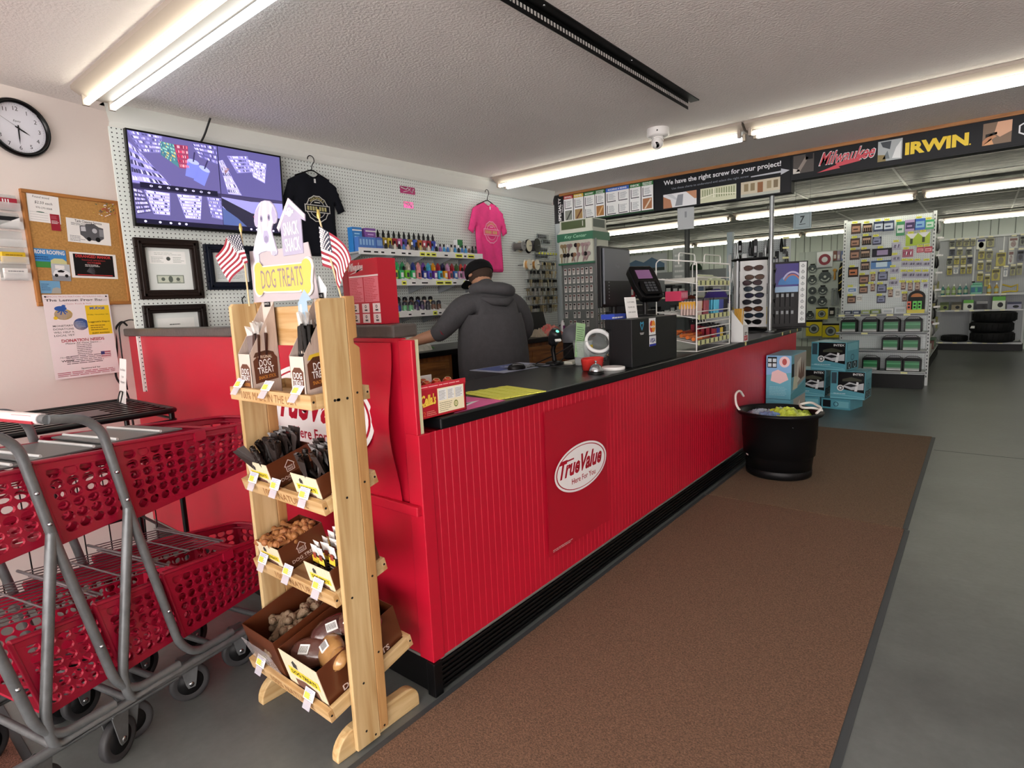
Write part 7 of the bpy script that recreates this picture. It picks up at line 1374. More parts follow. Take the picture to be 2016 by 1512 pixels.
# ------------------------------------------------------------ toy boat and pool boxes
BLU = mat('5aa2b4', .35); BLU2 = mat('7cc0cc', .35)
def pool_box(label, M, W, D, H, kind=0):
    t = thing('pool_toy_box', label, 'box', M); g = G(); g.box(0, W, 0, D, 0, H, BLU); g.obj('carton', t, bevel=.003)
    def face(g, F, w):
        g.poly([(w*.22, H*.98), (w*.98, H*.98), (w*.98, H*.24), (w*.22, H*.38)], mat('15171c', .35), .0004, F); g.rect(w*.02, H*.02, w*.98, H*.06, BLU2, .0004, F)
        g.poly([(w*.35, H*.46), (w*.55, H*.62), (w*.8, H*.55), (w*.96, H*.60), (w*.96, H*.36), (w*.62, H*.34)], mat('c4c8cc', .4), .0008, F); g.poly([(w*.7, H*.3), (w*.76, H*.64), (w*.82, H*.62), (w*.78, H*.3)], mat('e8eaec'), .0011, F); g.poly([(w*.4, H*.5), (w*.6, H*.56), (w*.8, H*.50), (w*.6, H*.44)], mat('2a2e34'), .0011, F)
        g.poly([(w*.35, H*.72), (w*.6, H*.8), (w*.9, H*.72), (w*.9, H*.66), (w*.35, H*.64)], mat('3c4030'), .0007, F)
        g.disc(w*.30, H*.40, w*.10, w*.10, WHITE, .0014, F, n=24); g.disc(w*.30, H*.40, w*.065, w*.065, mat('2a3a44'), .0018, F, n=24, r0=.6)
        g.text('INTEX', WHITE, .03, F, w=w*.30, h=H*.075, x=w*.80, y=H*.90, z=.0012, bold=.02); g.poly([(w*.02, H*.20), (w*.95, H*.1), (w*.95, H*.08), (w*.02, H*.16)], BLU2, .0006, F); g.lines(w*.1, w*.6, H*.17, H*.22, 1, mat('cfe6ea'), .0008, F)
        g.rect(w*.03, H*.55, w*.18, H*.95, mat('2a4450'), .0006, F)
    def side(g, F, w):
        g.rect(w*.1, H*.05, w*.45, H*.3, mat('1c2228'), .0005, F); g.rect(w*.5, H*.05, w*.9, H*.3, mat('1c2228'), .0005, F); g.disc(w*.28, H*.17, w*.1, w*.1, mat('9ab4bc'), .0009, F, n=16, r0=.6); g.disc(w*.7, H*.17, w*.1, w*.1, mat('9ab4bc'), .0009, F, n=16, r0=.6)
        g.disc(w*.5, H*.45, w*.14, w*.1, mat('3a6a80'), .0006, F, n=16, r0=.7); g.rect(w*.1, H*.7, w*.9, H*.95, BLU2, .0004, F)
    g = G()
    if kind == 0: face(g, FY((0, 0, 0)), W); side(g, FX((W, 0, 0)), D)
    elif kind == 1: face(g, FY(), W); side(g, FX((W, 0, 0)), D)
    else: g.rect(.02, .02, .11, H-.02, mat('1c2228'), .0005, FY()); g.disc(.17, H*.5, .03, .03, mat('2a5a70'), .0006, FY(), n=18, r0=.7); g.rect(W*.5, H*.2, W*.95, H*.8, BLU2, .0004, FY())
    g.text('INTEX', WHITE, .03, T(W*.72, D*.85, H+.0006), w=W*.28, h=.03, bold=.02) if kind == 0 else None
    g.obj('print', t); return t
pool_box('flat pool toy box lying on the floor under the stacked ones, the right one', T(-1.46, 7.80, 0) @ RZ(-13), .33, .36, .125, 2)
pool_box('flat pool toy box on the floor half hidden by the tall white and blue carton', T(-1.84, 7.82, 0), .36, .34, .125, 2)
pool_box('pool toy box standing at the lower right of the stack', T(-1.365, 7.79, .1265) @ RZ(-3), .365, .36, .335)
pool_box('pool toy box standing at the lower left of the stack', T(-1.79, 7.83, .1265), .36, .34, .335)
pool_box('pool toy box on top of the stack', T(-1.60, 7.86, .463) @ RZ(-12), .40, .38, .34)
for k, (z, h, lb) in enumerate(((0.009, .455, 'lower pale blue inflatable seat carton on the mat against the far counter front'), (.466, .40, 'upper pale blue inflatable seat carton with pink cushion picture against the far counter front'))):
    t = thing('inflatable_seat_box', lb, 'box', T(-1.499, 5.55, z)); W, D = .212, .56; g = G(); g.box(0, W, 0, D, 0, h, mat('62a8bc', .35)); g.obj('carton', t, bevel=.003); g = G(); F = FY(); S = FX((W, 0, 0))
    q0 = max(0, h-.56)
    if k: 
        g.poly([(0, h*.55), (W, h*.62), (W, h), (0, h)], mat('7eb0dc'), .0003, F); g.rect(.01, h*.72, .09, h*.97, mat('1a1e26'), .0006, F); [g.rect(.015+.04*(i % 2), h*(.74+.11*(i//2)), .045+.04*(i % 2), h*(.82+.11*(i//2)), mat('c8d4dc'), .0009, F) for i in range(4)]; g.disc(.155, h*.86, .045, .05, mat('e8c8cc'), .0008, F, n=24); g.disc(.155, h*.86, .02, .03, mat('b04a4a'), .0011, F, n=12); g.poly([(.04, h*.42), (.05, h*.62), (.10, h*.68), (.17, h*.60), (.19, h*.46), (.12, h*.36)], mat('e2bfc0'), .0008, F); g.lines(.03, .18, h*.08, h*.30, 6, mat('8ac0cc'), .0008, F)
    g.poly([(.0, 0), (D, 0), (D, h*.3), (0, h*.12)], mat('4f98a8'), .0003, S); g.poly([(.12, h*.2), (D, h*.35), (D, h*.98), (.10, h*.98)], mat('a8a49c'), .0004, S); g.poly([(.26, h*.45), (.29, h*.75), (.33, h*.5), (.37, h*.9), (.41, h*.5), (.46, h*.8), (.50, h*.4), (.36, h*.36)], mat('6a4a3c'), .0008, S); g.poly([(.2, h*.3), (.22, h*.8), (.36, h*.9), (.38, h*.4)], mat('d4d0c4'), .0006, S); g.poly([(.06, h*.2), (.10, h*.5), (.22, h*.48), (.24, h*.2)], mat('c8ccb4'), .001, S); g.rect(.02, h*.5, .1, h*.8, mat('20242c'), .0008, S); g.obj('print', t)
GOND = [(-1.498,2.299,0.113,0.134,'brown'),(-1.353,2.293,0.107,0.116,'spade'),(-1.213,2.301,0.115,0.127,'bluekit'),(-1.093,2.295,0.121,0.13,'bluekit'),(-0.947,2.24,0.091,0.178,'green'),(-0.836,2.272,0.11,0.141,'lilac'),(-0.721,2.276,0.111,0.139,'blue'),(-0.609,2.261,0.09,0.117,'lgreen'),(-1.504,2.097,0.11,0.118,'brown'),(-1.357,2.115,0.105,0.115,'spade'),(-1.228,2.098,0.101,0.105,'navy'),(-0.809,2.071,0.123,0.151,'lime'),(-0.67,2.082,0.128,0.145,'lime'),(-1.502,1.921,0.114,0.131,'brown'),(-1.368,1.926,0.11,0.115,'spade'),(-1.159,1.925,0.22,0.109,'longnavy'),(-0.986,1.999,0.1,0.099,'clear'),(-0.845,1.889,0.113,0.098,'redclear'),(-0.701,1.923,0.074,0.066,'red'),(-0.609,1.919,0.08,0.074,'red'),(-1.363,1.748,0.098,0.112,'spade'),(-1.162,1.754,0.226,0.106,'longblue'),(-0.986,1.829,0.101,0.082,'clear'),(-0.874,1.744,0.072,0.072,'clear'),(-0.788,1.737,0.075,0.071,'clear'),(-0.707,1.732,0.074,0.071,'clear'),(-0.619,1.725,0.073,0.07,'clear'),(-1.514,1.669,0.117,0.132,'orange'),(-1.37,1.552,0.112,0.122,'brown'),(-1.256,1.574,0.049,0.093,'small'),(-1.136,1.585,0.111,0.12,'navy'),(-0.994,1.658,0.101,0.082,'clear'),(-0.869,1.587,0.061,0.081,'clear'),(-0.785,1.582,0.075,0.081,'clear'),(-0.7,1.576,0.074,0.08,'clear'),(-0.619,1.571,0.073,0.08,'clear'),(-1.518,1.405,0.113,0.077,'whiteblue'),(-1.372,1.4,0.099,0.098,'brown'),(-1.254,1.427,0.048,0.098,'small'),(-1.142,1.408,0.107,0.116,'navy'),(-0.998,1.485,0.105,0.082,'clear'),(-0.879,1.431,0.049,0.095,'small'),(-0.796,1.416,0.05,0.108,'small'),(-0.711,1.416,0.052,0.108,'small'),(-0.619,1.429,0.044,0.08,'clear'),(-1.523,1.26,0.099,0.101,'brown'),(-1.421,1.277,0.067,0.076,'white'),(-1.143,1.25,0.096,0.098,'navy'),(-1.03,1.335,0.051,0.101,'small'),(-0.942,1.332,0.054,0.11,'white'),(-0.856,1.267,0.052,0.104,'small')]
BATT = [(-1.502,0.895,0.214,0.193),(-1.234,0.893,0.212,0.19),(-0.976,0.887,0.221,0.193),(-0.718,0.879,0.201,0.187),(-0.974,0.625,0.228,0.181),(-0.735,0.617,0.214,0.171),(-1.208,0.341,0.213,0.178),(-0.921,0.34,0.215,0.168),(-0.706,0.333,0.203,0.178)]
FARR = [(-0.554,2.299,0.1,0.122,'a'),(-0.432,2.298,0.099,0.115,'b'),(-0.307,2.288,0.109,0.121,'b'),(-0.195,2.288,0.075,0.114,'b'),(-0.059,2.255,0.153,0.219,'c'),(0.09,2.267,0.125,0.178,'b'),(0.461,2.228,0.146,0.221,'d'),(0.601,2.259,0.079,0.18,'a'),(-0.544,2.115,0.1,0.136,'e'),(-0.412,2.107,0.098,0.115,'b'),(-0.257,2.096,0.102,0.121,'a'),(-0.043,2.018,0.105,0.16,'y'),(0.086,2.007,0.12,0.172,'b'),(0.28,1.906,0.154,0.276,'y'),(0.438,1.932,0.086,0.274,'d'),(0.587,1.952,0.105,0.22,'e'),(-0.58,1.924,0.101,0.131,'a'),(-0.457,1.921,0.088,0.13,'y'),(-0.342,1.915,0.088,0.136,'y'),(-0.232,1.92,0.091,0.135,'e'),(-0.049,1.785,0.101,0.147,'y'),(0.089,1.762,0.089,0.2,'b'),(-0.571,1.71,0.084,0.145,'y'),(-0.461,1.723,0.084,0.13,'w'),(-0.34,1.718,0.082,0.137,'y'),(-0.229,1.718,0.076,0.149,'y'),(-0.041,1.554,0.101,0.155,'y'),(0.08,1.464,0.09,0.215,'y'),(0.216,1.589,0.135,0.239,'y'),(0.37,1.634,0.066,0.178,'w'),(0.483,1.65,0.081,0.183,'b'),(0.585,1.662,0.085,0.196,'b')]
BOTT = [(-0.662,1.279,0.056,0.152,'teal'),(-0.569,1.308,0.078,0.219,'lime'),(-0.47,1.3,0.077,0.211,'lime'),(-0.369,1.316,0.082,0.252,'teal'),(-0.266,1.311,0.092,0.25,'teal'),(-0.087,1.345,0.207,0.281,'jug'),(0.123,1.282,0.072,0.199,'amber'),(0.239,1.323,0.092,0.29,'amber'),(0.452,1.293,0.26,0.222,'yel')]
LOWS = [(-0.617,0.976,0.152,0.173,'olive'),(-0.406,0.971,0.17,0.171,'olive2'),(-0.203,0.978,0.172,0.21,'greenw'),(0.022,0.978,0.184,0.181,'dark'),(0.294,1.005,0.209,0.264,'greenw'),(0.539,0.951,0.225,0.144,'lav')]
BLAD = [(-3.306,1.941,0.212,0.27,'c'),(-3.306,1.663,0.212,0.255,'c'),(-3.294,1.399,0.192,0.19,'d'),(-3.297,1.171,0.205,0.199,'d'),(-3.022,1.727,0.287,0.364,'c'),(-3.062,1.4,0.218,0.262,'c'),(-3.067,1.127,0.224,0.255,'c'),(-3.333,0.79,0.191,0.267,'c'),(-3.038,2.143,0.353,0.37,'pack')]
BLAD2 = [(-3.064,0.834,0.266,0.29,'y'),(-3.231,0.469,0.362,0.403,'y'),(-2.857,0.407,0.364,0.343,'y2'),(-2.846,0.872,0.124,0.202,'tape'),(-2.716,0.81,0.076,0.339,'chrome'),(-2.633,0.872,0.075,0.21,'chrome'),(-2.833,1.246,0.076,0.443,'chrome2'),(-2.748,1.243,0.075,0.441,'chrome2')]
BLAD3 = [(-2.817,2.218,0.08,0.231,'r'),(-2.738,2.211,0.064,0.23,'v'),(-2.638,2.203,0.106,0.229,'b'),(-2.814,1.77,0.102,0.265,'o'),(-2.86,1.253,0.066,0.422,'w'),(-2.78,1.253,0.066,0.429,'w'),(-2.711,1.239,0.072,0.404,'w'),(-2.651,1.627,0.157,0.863,'bag')]
# ------------------------------------------------------------ battery gondola of the back room
GPW = mat('cfd4d4', .45); PEGB = pegmat('d4dcdc', '6a7476', .0254, .14)
t = thing('end_cap_gondola', 'tall white pegboard end display with battery shelves below, in the back room', 'display shelf', T(0, 10.12, 0)); g = G(); g.box(-1.62, -.58, 0, .04, 0, 2.42, mat('c8cece', .5)); g.obj('back', t)
for x in (-1.66, -.575):
    g = G(); g.box(x, x+.04, -.02, .06, 0, 2.44, GPW); [g.box(x+.012, x+.026, -.0206, -.02, .12+.05*k, .145+.05*k, mat('4a5052')) for k in range(46)]; g.obj('upright', t)
g = G(); g.box(0, 1.04, 0, 1.34, -.004, 0, PEGB); g.obj('peg_panel', t, M=FY((-1.62, -.006, 1.07)))
g = G(); g.box(0, 1.04, 0, .9, -.004, 0, PEGB); g.obj('peg_panel', t, M=FY((-1.62, -.006, .14)))
g = G(); g.box(-1.64, -.57, -.37, .0, 0, .20, mat('121315', .5)); g.obj('kick_base', t)
for k, z in enumerate((.235, .53, .79, 1.05)):
    g = G(); g.box(-1.65, -.56, -.37, -.01, z-.02, z, mat('b4baba', .4)); g.obj('shelf', t)
    g = G(); g.box(-1.66, -.55, -.378, -.37, z-.035, z+.004, mat('5a6062' if k else '8a8e8e', .4)); g.box(-1.66, -.55, -.380, -.378, z-.034, z-.028, GPW); g.box(-1.66, -.55, -.380, -.378, z-.002, z+.004, GPW)
    for q in range(1+2*(k == 3)+2*(k == 3)): g.box(-1.63+.2*q+(.3 if k in (0, 2) else 0)*(k != 3)+(.5 if k == 0 else 0), -1.55+.2*q+(.3 if k in (0, 2) else 0)*(k != 3)+(.5 if k == 0 else 0), -.382, -.380, z-.026, z-.004, mat('e8e6a0', .5))
    g.obj('price_rail', t)
# car batteries
t0 = None
for k, (x, z, w, h) in enumerate(BATT):
    row = 'upper' if z > .8 else ('middle' if z > .5 else 'lowest'); zz = {'upper': .791, 'middle': .531, 'lowest': .236}[row]
    lb = 'black car battery with a green label on the %s battery shelf' % row
    if t0 is None:
        t0 = thing('car_battery', lb, 'battery', T(x, 9.78, zz), 'car batteries on the %s shelf' % row); g = G(); g.box(-.105, .105, 0, .17, 0, .165, mat('131416', .4)); g.box(-.10, .10, .01, .16, .165, .178, mat('1a1c1e', .4)); g.obj('case', t0, bevel=.003)
        g = G(); F = FY((0, -.0005, 0)); g.rect(-.085, .06, .085, .145, mat('1f7a45', .35), 0, F); g.rect(-.085, .1, .085, .118, mat('4fa870', .35), .0004, F); g.rect(-.085, .012, .085, .06, mat('a4b0aa', .35), 0, F); g.rect(-.085, .012, .085, .022, WHITE, .0004, F); g.rect(-.085, .045, .085, .06, mat('4f8a64'), .0004, F); g.obj('label', t0)
        g = G(); [g.lathe([(.009, .178), (.008, .195), (0, .195)], mat('7a7c7e', .35, metal=.6), 10, T(s*.08, .05, 0)) for s in (-1, 1)]; g.obj('terminal', t0)
        g = G(); g.tube(fillet([(-.09, .08, .178), (-.06, .08, .21), (.06, .08, .21), (.09, .08, .178)], .02), .004, BLACK, 5); g.obj('carry_strap', t0)
    else: dup(t0, T(x, 9.78, zz), lb, 'car batteries on the %s shelf' % row)
# goods on the peg panel
KN = {'brown': ('3a241a', 'a8806a', 'brown card of sanding pads'), 'spade': ('2e221e', 'b89a84', 'brown card with dark bits'), 'bluekit': ('2a3a5a', 'c0ccdc', 'navy blister kit with a clear window'), 'green': ('3a8a5a', 'd0dcd8', 'green and clear pouch'), 'lilac': ('b09ac8', '3a2a5a', 'lilac pack'), 'blue': ('2a62c0', '8ac0e8', 'bright blue pack'), 'lgreen': ('4aa870', 'd0e8d8', 'light green carton'), 'navy': ('1c2240', '8a90b0', 'navy card'), 'lime': ('a8c41e', 'e6e8ea', 'lime green card with a white wedge'), 'longnavy': ('16182e', '9a8ab0', 'long navy carton'), 'clear': ('b4b4c4', '7a7488', 'small clear bag of fittings'), 'redclear': ('a8506a', 'c8c0c8', 'clear bag with a red part'), 'red': ('b02038', 'e0a0a8', 'small red card'), 'longblue': ('4a80c0', 'c8e0f0', 'long light blue carton'), 'orange': ('2e1c16', 'c0764a', 'black card with an orange window'), 'small': ('5a3226', 'c0a894', 'narrow brown blister card'), 'whiteblue': ('e0e6ec', '6a90c0', 'white and blue packet'), 'white': ('e2e2de', 'a8a8a4', 'white blister card')}
_pk = {}
def gpack(kind, w, h):
    a, b, nm = KN[kind]; k = (kind,)
    g = G(); g.box(-.5, .5, -.006/.12, 0, -.5, .5, mat(a, .4))
    F = FY((0, -.05, 0))
    if kind == 'lime': g.poly([(-.48, .5), (.48, .5), (.05, .0)], mat(b), .004, F); g.rect(-.12, -.35, .1, .1, mat('3a4a12'), .008, F)
    elif kind in ('spade',): g.rect(-.42, -.35, .42, .3, mat(b), .004, F); [g.poly([(-.36+.2*i, -.5), (-.24+.2*i, -.5), (-.22+.2*i, .05), (-.38+.2*i, .05)], mat('1c1614'), .008, F) for i in range(4)]
    elif kind in ('clear', 'redclear'): [g.tube([(-.35+.2*i, -.08, -.2), (-.3+.2*i, -.10, .2)], .09, mat(b if i % 2 else a, .2, metal=.3), 6) for i in range(4)]
    elif kind in ('longblue', 'longnavy'): g.rect(-.25, -.3, .3, .3, mat(b), .004, F); g.rect(-.48, .32, .48, .44, mat('0e1020'), .004, F)
    else: g.rect(-.40, -.30, .40, .26, mat(b), .004, F); g.rect(-.3, .3, .3, .44, mat(b if kind in ('navy', 'small') else a), .006, F); g.rect(-.28, -.12, .2, .02, mat(a), .008, F)
    return g
rg = random.Random(12)
cnts = {}
for x, z, w, h, kind in GOND: cnts[kind] = cnts.get(kind, 0)+1
for x, z, w, h, kind in GOND:
    nm = KN[kind][2]
    if kind not in _pk: _pk[kind] = gpack(kind, w, h).obj('hanging_pack'); o = _pk[kind]
    else: o = _pk[kind].copy(); COL.objects.link(o)
    o.matrix_world = T(x, 10.085, z); o.scale = (w*1.12, .12, h*1.1); tag(o, '%s hanging on the white pegboard end display' % nm, 'pack', ('%ss on the end display' % nm) if cnts[kind] > 1 else None)
g0 = G(); g0.box(-.033, .033, -.002, 0, -.014, .014, mat('e8ea5a', .5)); g0.tube([(0, 0, -.004), (0, .085, .0)], .002, GREYM, 4); g0.box(-.02, .02, -.0026, -.002, -.003, .003, mat('7a7a3a'))
tg0 = g0.obj('yellow_price_tag'); first = True
for x, z, w, h, kind in GOND:
    if kind in ('white', 'lilac') : continue
    o = tg0 if first else tg0.copy()
    if not first: COL.objects.link(o)
    first = False; o.matrix_world = T(x+rg.uniform(-.01, .01)-.01, 10.03, z+h/2+.02); tag(o, 'yellow price tag above a pack on the white pegboard end display', 'tag', 'yellow price tags on the end display')
# small goods on its top shelf
for k, (x, w, h, c, nm) in enumerate(((-1.53, .09, .05, '26344a', 'slate blue'), (-1.42, .09, .05, '2a3a5a', 'dark blue'), (-1.30, .11, .05, '8a9a4a', 'olive'), (-1.18, .11, .06, '7a8a3a', 'moss green'), (-1.03, .14, .07, 'd8dcdc', 'white'), (-.88, .14, .09, 'c8d0d4', 'pale grey'))):
    g = G(); g.box(-w/2, w/2, -.08, 0, 0, h, mat(c, .4)); g.rect(-w*.35, h*.2, w*.35, h*.7, mat('a8b0b4'), 0, FY((0, -.0805, 0))); tag(g.obj('small_box', None, M=T(x, 9.93, 1.052)), '%s small box on the shelf under the packs of the end display' % nm, 'box')
g = G(); g.box(-.1, .1, -.1, 0, 0, .05, mat('d8c82a', .4)); g.box(-.1, .1, -.02, 0, .05, .22, mat('181614', .5)); g.disc(0, .22, .1, .09, mat('181614', .5), -.02*0, FY((0, -.001, 0)), a0=0, a1=180); g.disc(0, .22, .07, .05, mat('c87a3a'), .001, FY((0, -.001, 0)), a0=0, a1=180); tag(g.obj('bright_display', None, M=T(-.70, 9.90, 1.052)), 'yellow and black display card with arched top at the right of that shelf', 'display')
for k, (x, c, nm) in enumerate(((-.775, 'e0562a', 'orange'), (-.71, '4ad02a', 'neon green'), (-.655, '4ad02a', 'neon green'))):
    g = G(); g.box(-.024, .024, -.03, 0, 0, .115, mat(c, .35)); g.rect(-.012, .02, .012, .045, INK, 0, FY((0, -.0305, 0))); g.rect(-.012, .065, .012, .09, INK, 0, FY((0, -.0305, 0))); tag(g.obj('safety_whistle_pack', None, M=T(x, 9.795, 1.103)), '%s pack on the yellow and black arched display' % nm, 'pack', 'neon packs on the arched display' if k else None)
# long shelving run behind the end display, seen from its aisle side
t = thing('gondola_run', 'long shelving run behind the battery display, its aisle side hung with goods', 'shelving', T(-.62, 10.2, 0)); g = G(); g.box(-.9, -.02, 0, 4.6, .0, .15, mat('141517')); g.box(-.5, -.44, 0, 4.6, .15, 2.35, mat('c0c6c6', .5)); g.obj('core', t)
for z in (.2, .55, .95, 1.3):
    g = G(); g.box(-.44, -.02, 0, 4.6, z-.02, z, mat('aab0b0', .4)); g.obj('shelf', t)
for k in range(26):
    c = rg.choice(['3a3c40', '8a8a3a', '6a3a2a', 'b8b8b0', '4a6a4a', 'a8a060', '26282c']); y = 10.25+.17*k; z = (.201, .551, .951, 1.301)[k % 4]; h = rg.uniform(.12, .26); g = G(); g.box(-.1, .1, 0, .16, 0, h, mat(c, .4)); g.rect(.02, h*.3, .14, h*.7, mat('c8c4a0'), 0, FX((.1005, 0, 0)))
    tag(g.obj('shelf_carton', None, M=T(-.76, y, z)), 'carton on the aisle side shelves behind the battery display', 'carton', 'cartons on the aisle side shelves')
for k in range(14):
    z = 2.28-.24*(k//2); y = 10.24+.12*(k % 2); g = G(); g.tube([(-.45, 0, .06), (.0, 0, .03)], .004, CHROME, 5); g.lathe([(.02, -.14), (.055, -.10), (.05, -.03), (.01, .04)], mat(rg.choice(['b4b6b6', '2a2c2e', '6a6c6c', '8a5a4a']), .3, metal=.4), 10, T(-.04, 0, 0), True, .5, 1); g.box(-.02, .03, -.02, .02, .025, .05, WHITE)
    if k % 2 == 0 or True: tag(g.obj('hanging_tool', None, M=T(-.50+.02*(k % 2), y, z)), 'shiny hook tool hanging on the aisle side of the end display', 'tool', 'tools on the aisle side hooks')
# ------------------------------------------------------------ far wall, right bay
t = thing('wall_shelving', 'wall shelving bay of grey slat panels with three shelves in the far right corner', 'shelving', T(0, 16.18, 0)); sl = mat('a8acb0', .5)
g = G(); g.box(-.78, .72, -.03, .0, .2, 2.38, mat('9da2a6', .5)); [g.box(-.78+.03*k, -.766+.03*k, -.034, -.03, .2, 2.36, sl) for k in range(50)]; g.obj('slat_panel', t)
g = G(); g.box(.74, 3.0, -.03, .0, .2, 2.38, mat('9da2a6', .5)); g.obj('slat_panel', t); 
for x in (-.80, -.17, .30, .70): g = G(); g.box(x, x+.025, -.05, -.01, 0, 2.38, GPW); g.obj('upright', t)
g = G(); g.box(-.8, 3.0, -.10, -.03, 2.36, 2.40, GPW); g.obj('top_rail', t)
for k, (z, d) in enumerate(((.17, .45), (.855, .40), (1.18, .38))):
    g = G(); g.box(-.74, .70, -d, -.03, z-.02, z, mat('7a8084', .4)); g.box(-.74, .70, -d-.008, -d, z-.03, z+.006, mat('b8bcbe', .4)); [g.box(-.68+.25*q, -.60+.25*q, -d-.01, -d-.008, z-.024, z, mat('e4e4b8', .5)) for q in range(5)]; g.obj('shelf', t)
g = G(); g.box(-.76, .72, -.44, -.03, 0, .14, mat('111214', .5)); g.obj('kick_base', t)
FK = {'a': ('6a7060', '22262c', 'grey-green blister card'), 'b': ('8a8a5a', '3a3a30', 'olive card'), 'c': ('c8ccc0', '2a3068', 'white card with a navy object'), 'd': ('b4b8b4', '6a4a48', 'pale card'), 'e': ('3a4250', '1a1e28', 'dark slate card'), 'y': ('a8a03a', '4a4420', 'mustard yellow card'), 'w': ('d8dada', '8a94a0', 'white card')}
fp = {}
for x, z, w, h, k in FARR:
    a, b, nm = FK[k]
    if k not in fp: g = G(); g.box(-.5, .5, -.02, 0, -.5, .5, mat(a, .4)); g.lathe([(.30, 0), (.22, -.35), (.1, -.5), (0, -.55)], mat(b, .35), 8, T(0, -.02, -.1) @ RX(90), True, 1, 1); g.rect(-.4, .2, .4, .42, mat(b), 0, FY((0, -.021, 0))); fp[k] = o = g.obj('blister_pack')
    else: o = fp[k].copy(); COL.objects.link(o)
    o.matrix_world = T(x, 16.08, z-.02); o.scale = (w, .10, h); tag(o, '%s hanging on the far wall shelving bay' % nm, 'pack', '%ss on the far bay' % nm)
g0 = G(); g0.box(-.04, .04, -.002, 0, -.015, .015, mat('e0ddb8', .5)); g0.tube([(0, 0, 0), (0, .1, 0)], .002, GREYM, 4); tg1 = g0.obj('pale_price_tag'); first = True
for x, z, w, h, k in FARR:
    o = tg1 if first else tg1.copy()
    if not first: COL.objects.link(o)
    first = False; o.matrix_world = T(x, 16.02, z+h/2+.01); tag(o, 'pale price tag on a hook of the far wall shelving bay', 'tag', 'pale tags on the far bay')
CB = {'teal': ('3a7a78', 'teal'), 'lime': ('7a9a4a', 'yellow-green'), 'amber': ('b8962e', 'amber')}
bt = {}
for x, z, w, h, k in BOTT:
    if k in CB:
        g = G(); g.lathe([(.035, 0), (.037, .01), (.037, .13), (.016, .165), (.012, .19)], mat(CB[k][0], .3), 14); g.lathe([(.013, .19), (.013, .215), (.005, .22), (.005, .24)], mat('e0e4e0', .4), 10); g.lathe([(.0375, .04), (.0375, .11)], mat('a8b89a', .4), 14, caps=False)
        o = bt.get(k)
        if o is None: o = bt[k] = g.obj('fluid_bottle')
        else: o = o.copy(); COL.objects.link(o)
        o.matrix_world = T(x, 15.92, 1.181); tag(o, '%s fluid bottle on the upper shelf of the far bay' % CB[k][1], 'bottle', '%s bottles on the far bay' % CB[k][1])
    elif k == 'jug': g = G(); g.box(-.10, .10, -.06, .06, 0, .20, mat('3f9a7a', .3)); g.box(-.07, .09, -.05, .05, .20, .245, mat('3f9a7a', .3)); g.lathe([(.025, .245), (.025, .275)], INK, 12, T(-.06, 0, 0)); g.rect(-.09, .04, .09, .15, mat('2a6a8a'), 0, FY((0, -.0605, 0))); g.rect(-.02, .05, .02, .14, mat('4ab08a'), .0005, FY((0, -.0605, 0))); tag(g.obj('coolant_jug', None, M=T(x, 15.9, 1.181), bevel=.01), 'wide green fluid jug on the upper shelf of the far bay', 'jug')
    else: g = G(); g.tube([(-.12, 0, .01), (.0, 0, .03), (.12, 0, .02)], .014, mat('c8b41e', .4), 8); g.tube([(-.12, 0, .17), (.02, 0, .12), (.12, 0, .16), (.12, 0, .02)], .016, mat('b8a01e', .4), 8); tag(g.obj('yellow_ramp', None, M=T(x, 15.92, 1.19)), 'bent yellow tool standing on the upper shelf of the far bay', 'tool')
LK = {'olive': ('6a7a3a', '3a4a20'), 'olive2': ('7a7256', '3c3a2a'), 'greenw': ('c8d0c4', '5aa83a'), 'dark': ('26282c', '8a8c90'), 'lav': ('8a8ca4', '2a3050')}
for k, (x, z, w, h, kd) in enumerate(LOWS):
    a, b = LK[kd]; g = G(); g.box(-w/2, w/2, -.14, 0, 0, h, mat(a, .4)); F = FY((0, -.1405, 0)); g.rect(-w/2, h*.68, w/2, h, mat(b), 0, F); g.disc(w*.12, h*.35, w*.22, h*.2, mat('2c2e32'), .0005, F, n=16); tag(g.obj('carton', None, M=T(x, 15.95, .856)), ('olive carton with dark picture', 'brownish carton', 'white carton with green top', 'black carton with grey picture', 'taller white carton with green top', 'lavender-grey carton')[k]+' on the middle shelf of the far bay', 'carton')
tyre = [(.105, -.06), (.17, -.07), (.215, -.062), (.228, -.045), (.230, 0), (.228, .045), (.215, .062), (.17, .07), (.105, .06), (.098, 0), (.105, -.06)]
ty = mat('101216', .7)
def tyre_(x, y, z, s, label):
    g = G(); g.lathe([(r*s, h*s) for r, h in tyre], ty, 36, caps=False); [g.tube([(.231*s*math.cos(a), .231*s*math.sin(a), -.045*s), (.231*s*math.cos(a+.06), .231*s*math.sin(a+.06), .045*s)], .006, ty, 4) for a in [2*PI*i/24 for i in range(24)]]; tag(g.obj('tire', None, M=T(x, y, z)), label, 'tire')
tyre_(-.41, 15.9, .246, 1.0, 'single black tire lying at the left of the bottom far bay shelf')
tyre_(.22, 15.77, .29, 1.58, 'bottom black tire of the three-high pile on the far bay'); tyre_(.20, 15.77, .50, 1.56, 'middle black tire with a white sticker in the three-high pile'); tyre_(.24, 15.77, .71, 1.55, 'top black tire of the three-high pile on the far bay')
g = G(); g.poly([(-.06, -.02), (.02, -.02), (.02, .03), (-.04, .03)], WHITE, 0, FY((0, 0, 0))); tag(g.obj('tire_sticker', None, M=T(-.09, 15.52, .50) @ RZ(-22)), 'small white sticker on the middle tire', 'sticker')
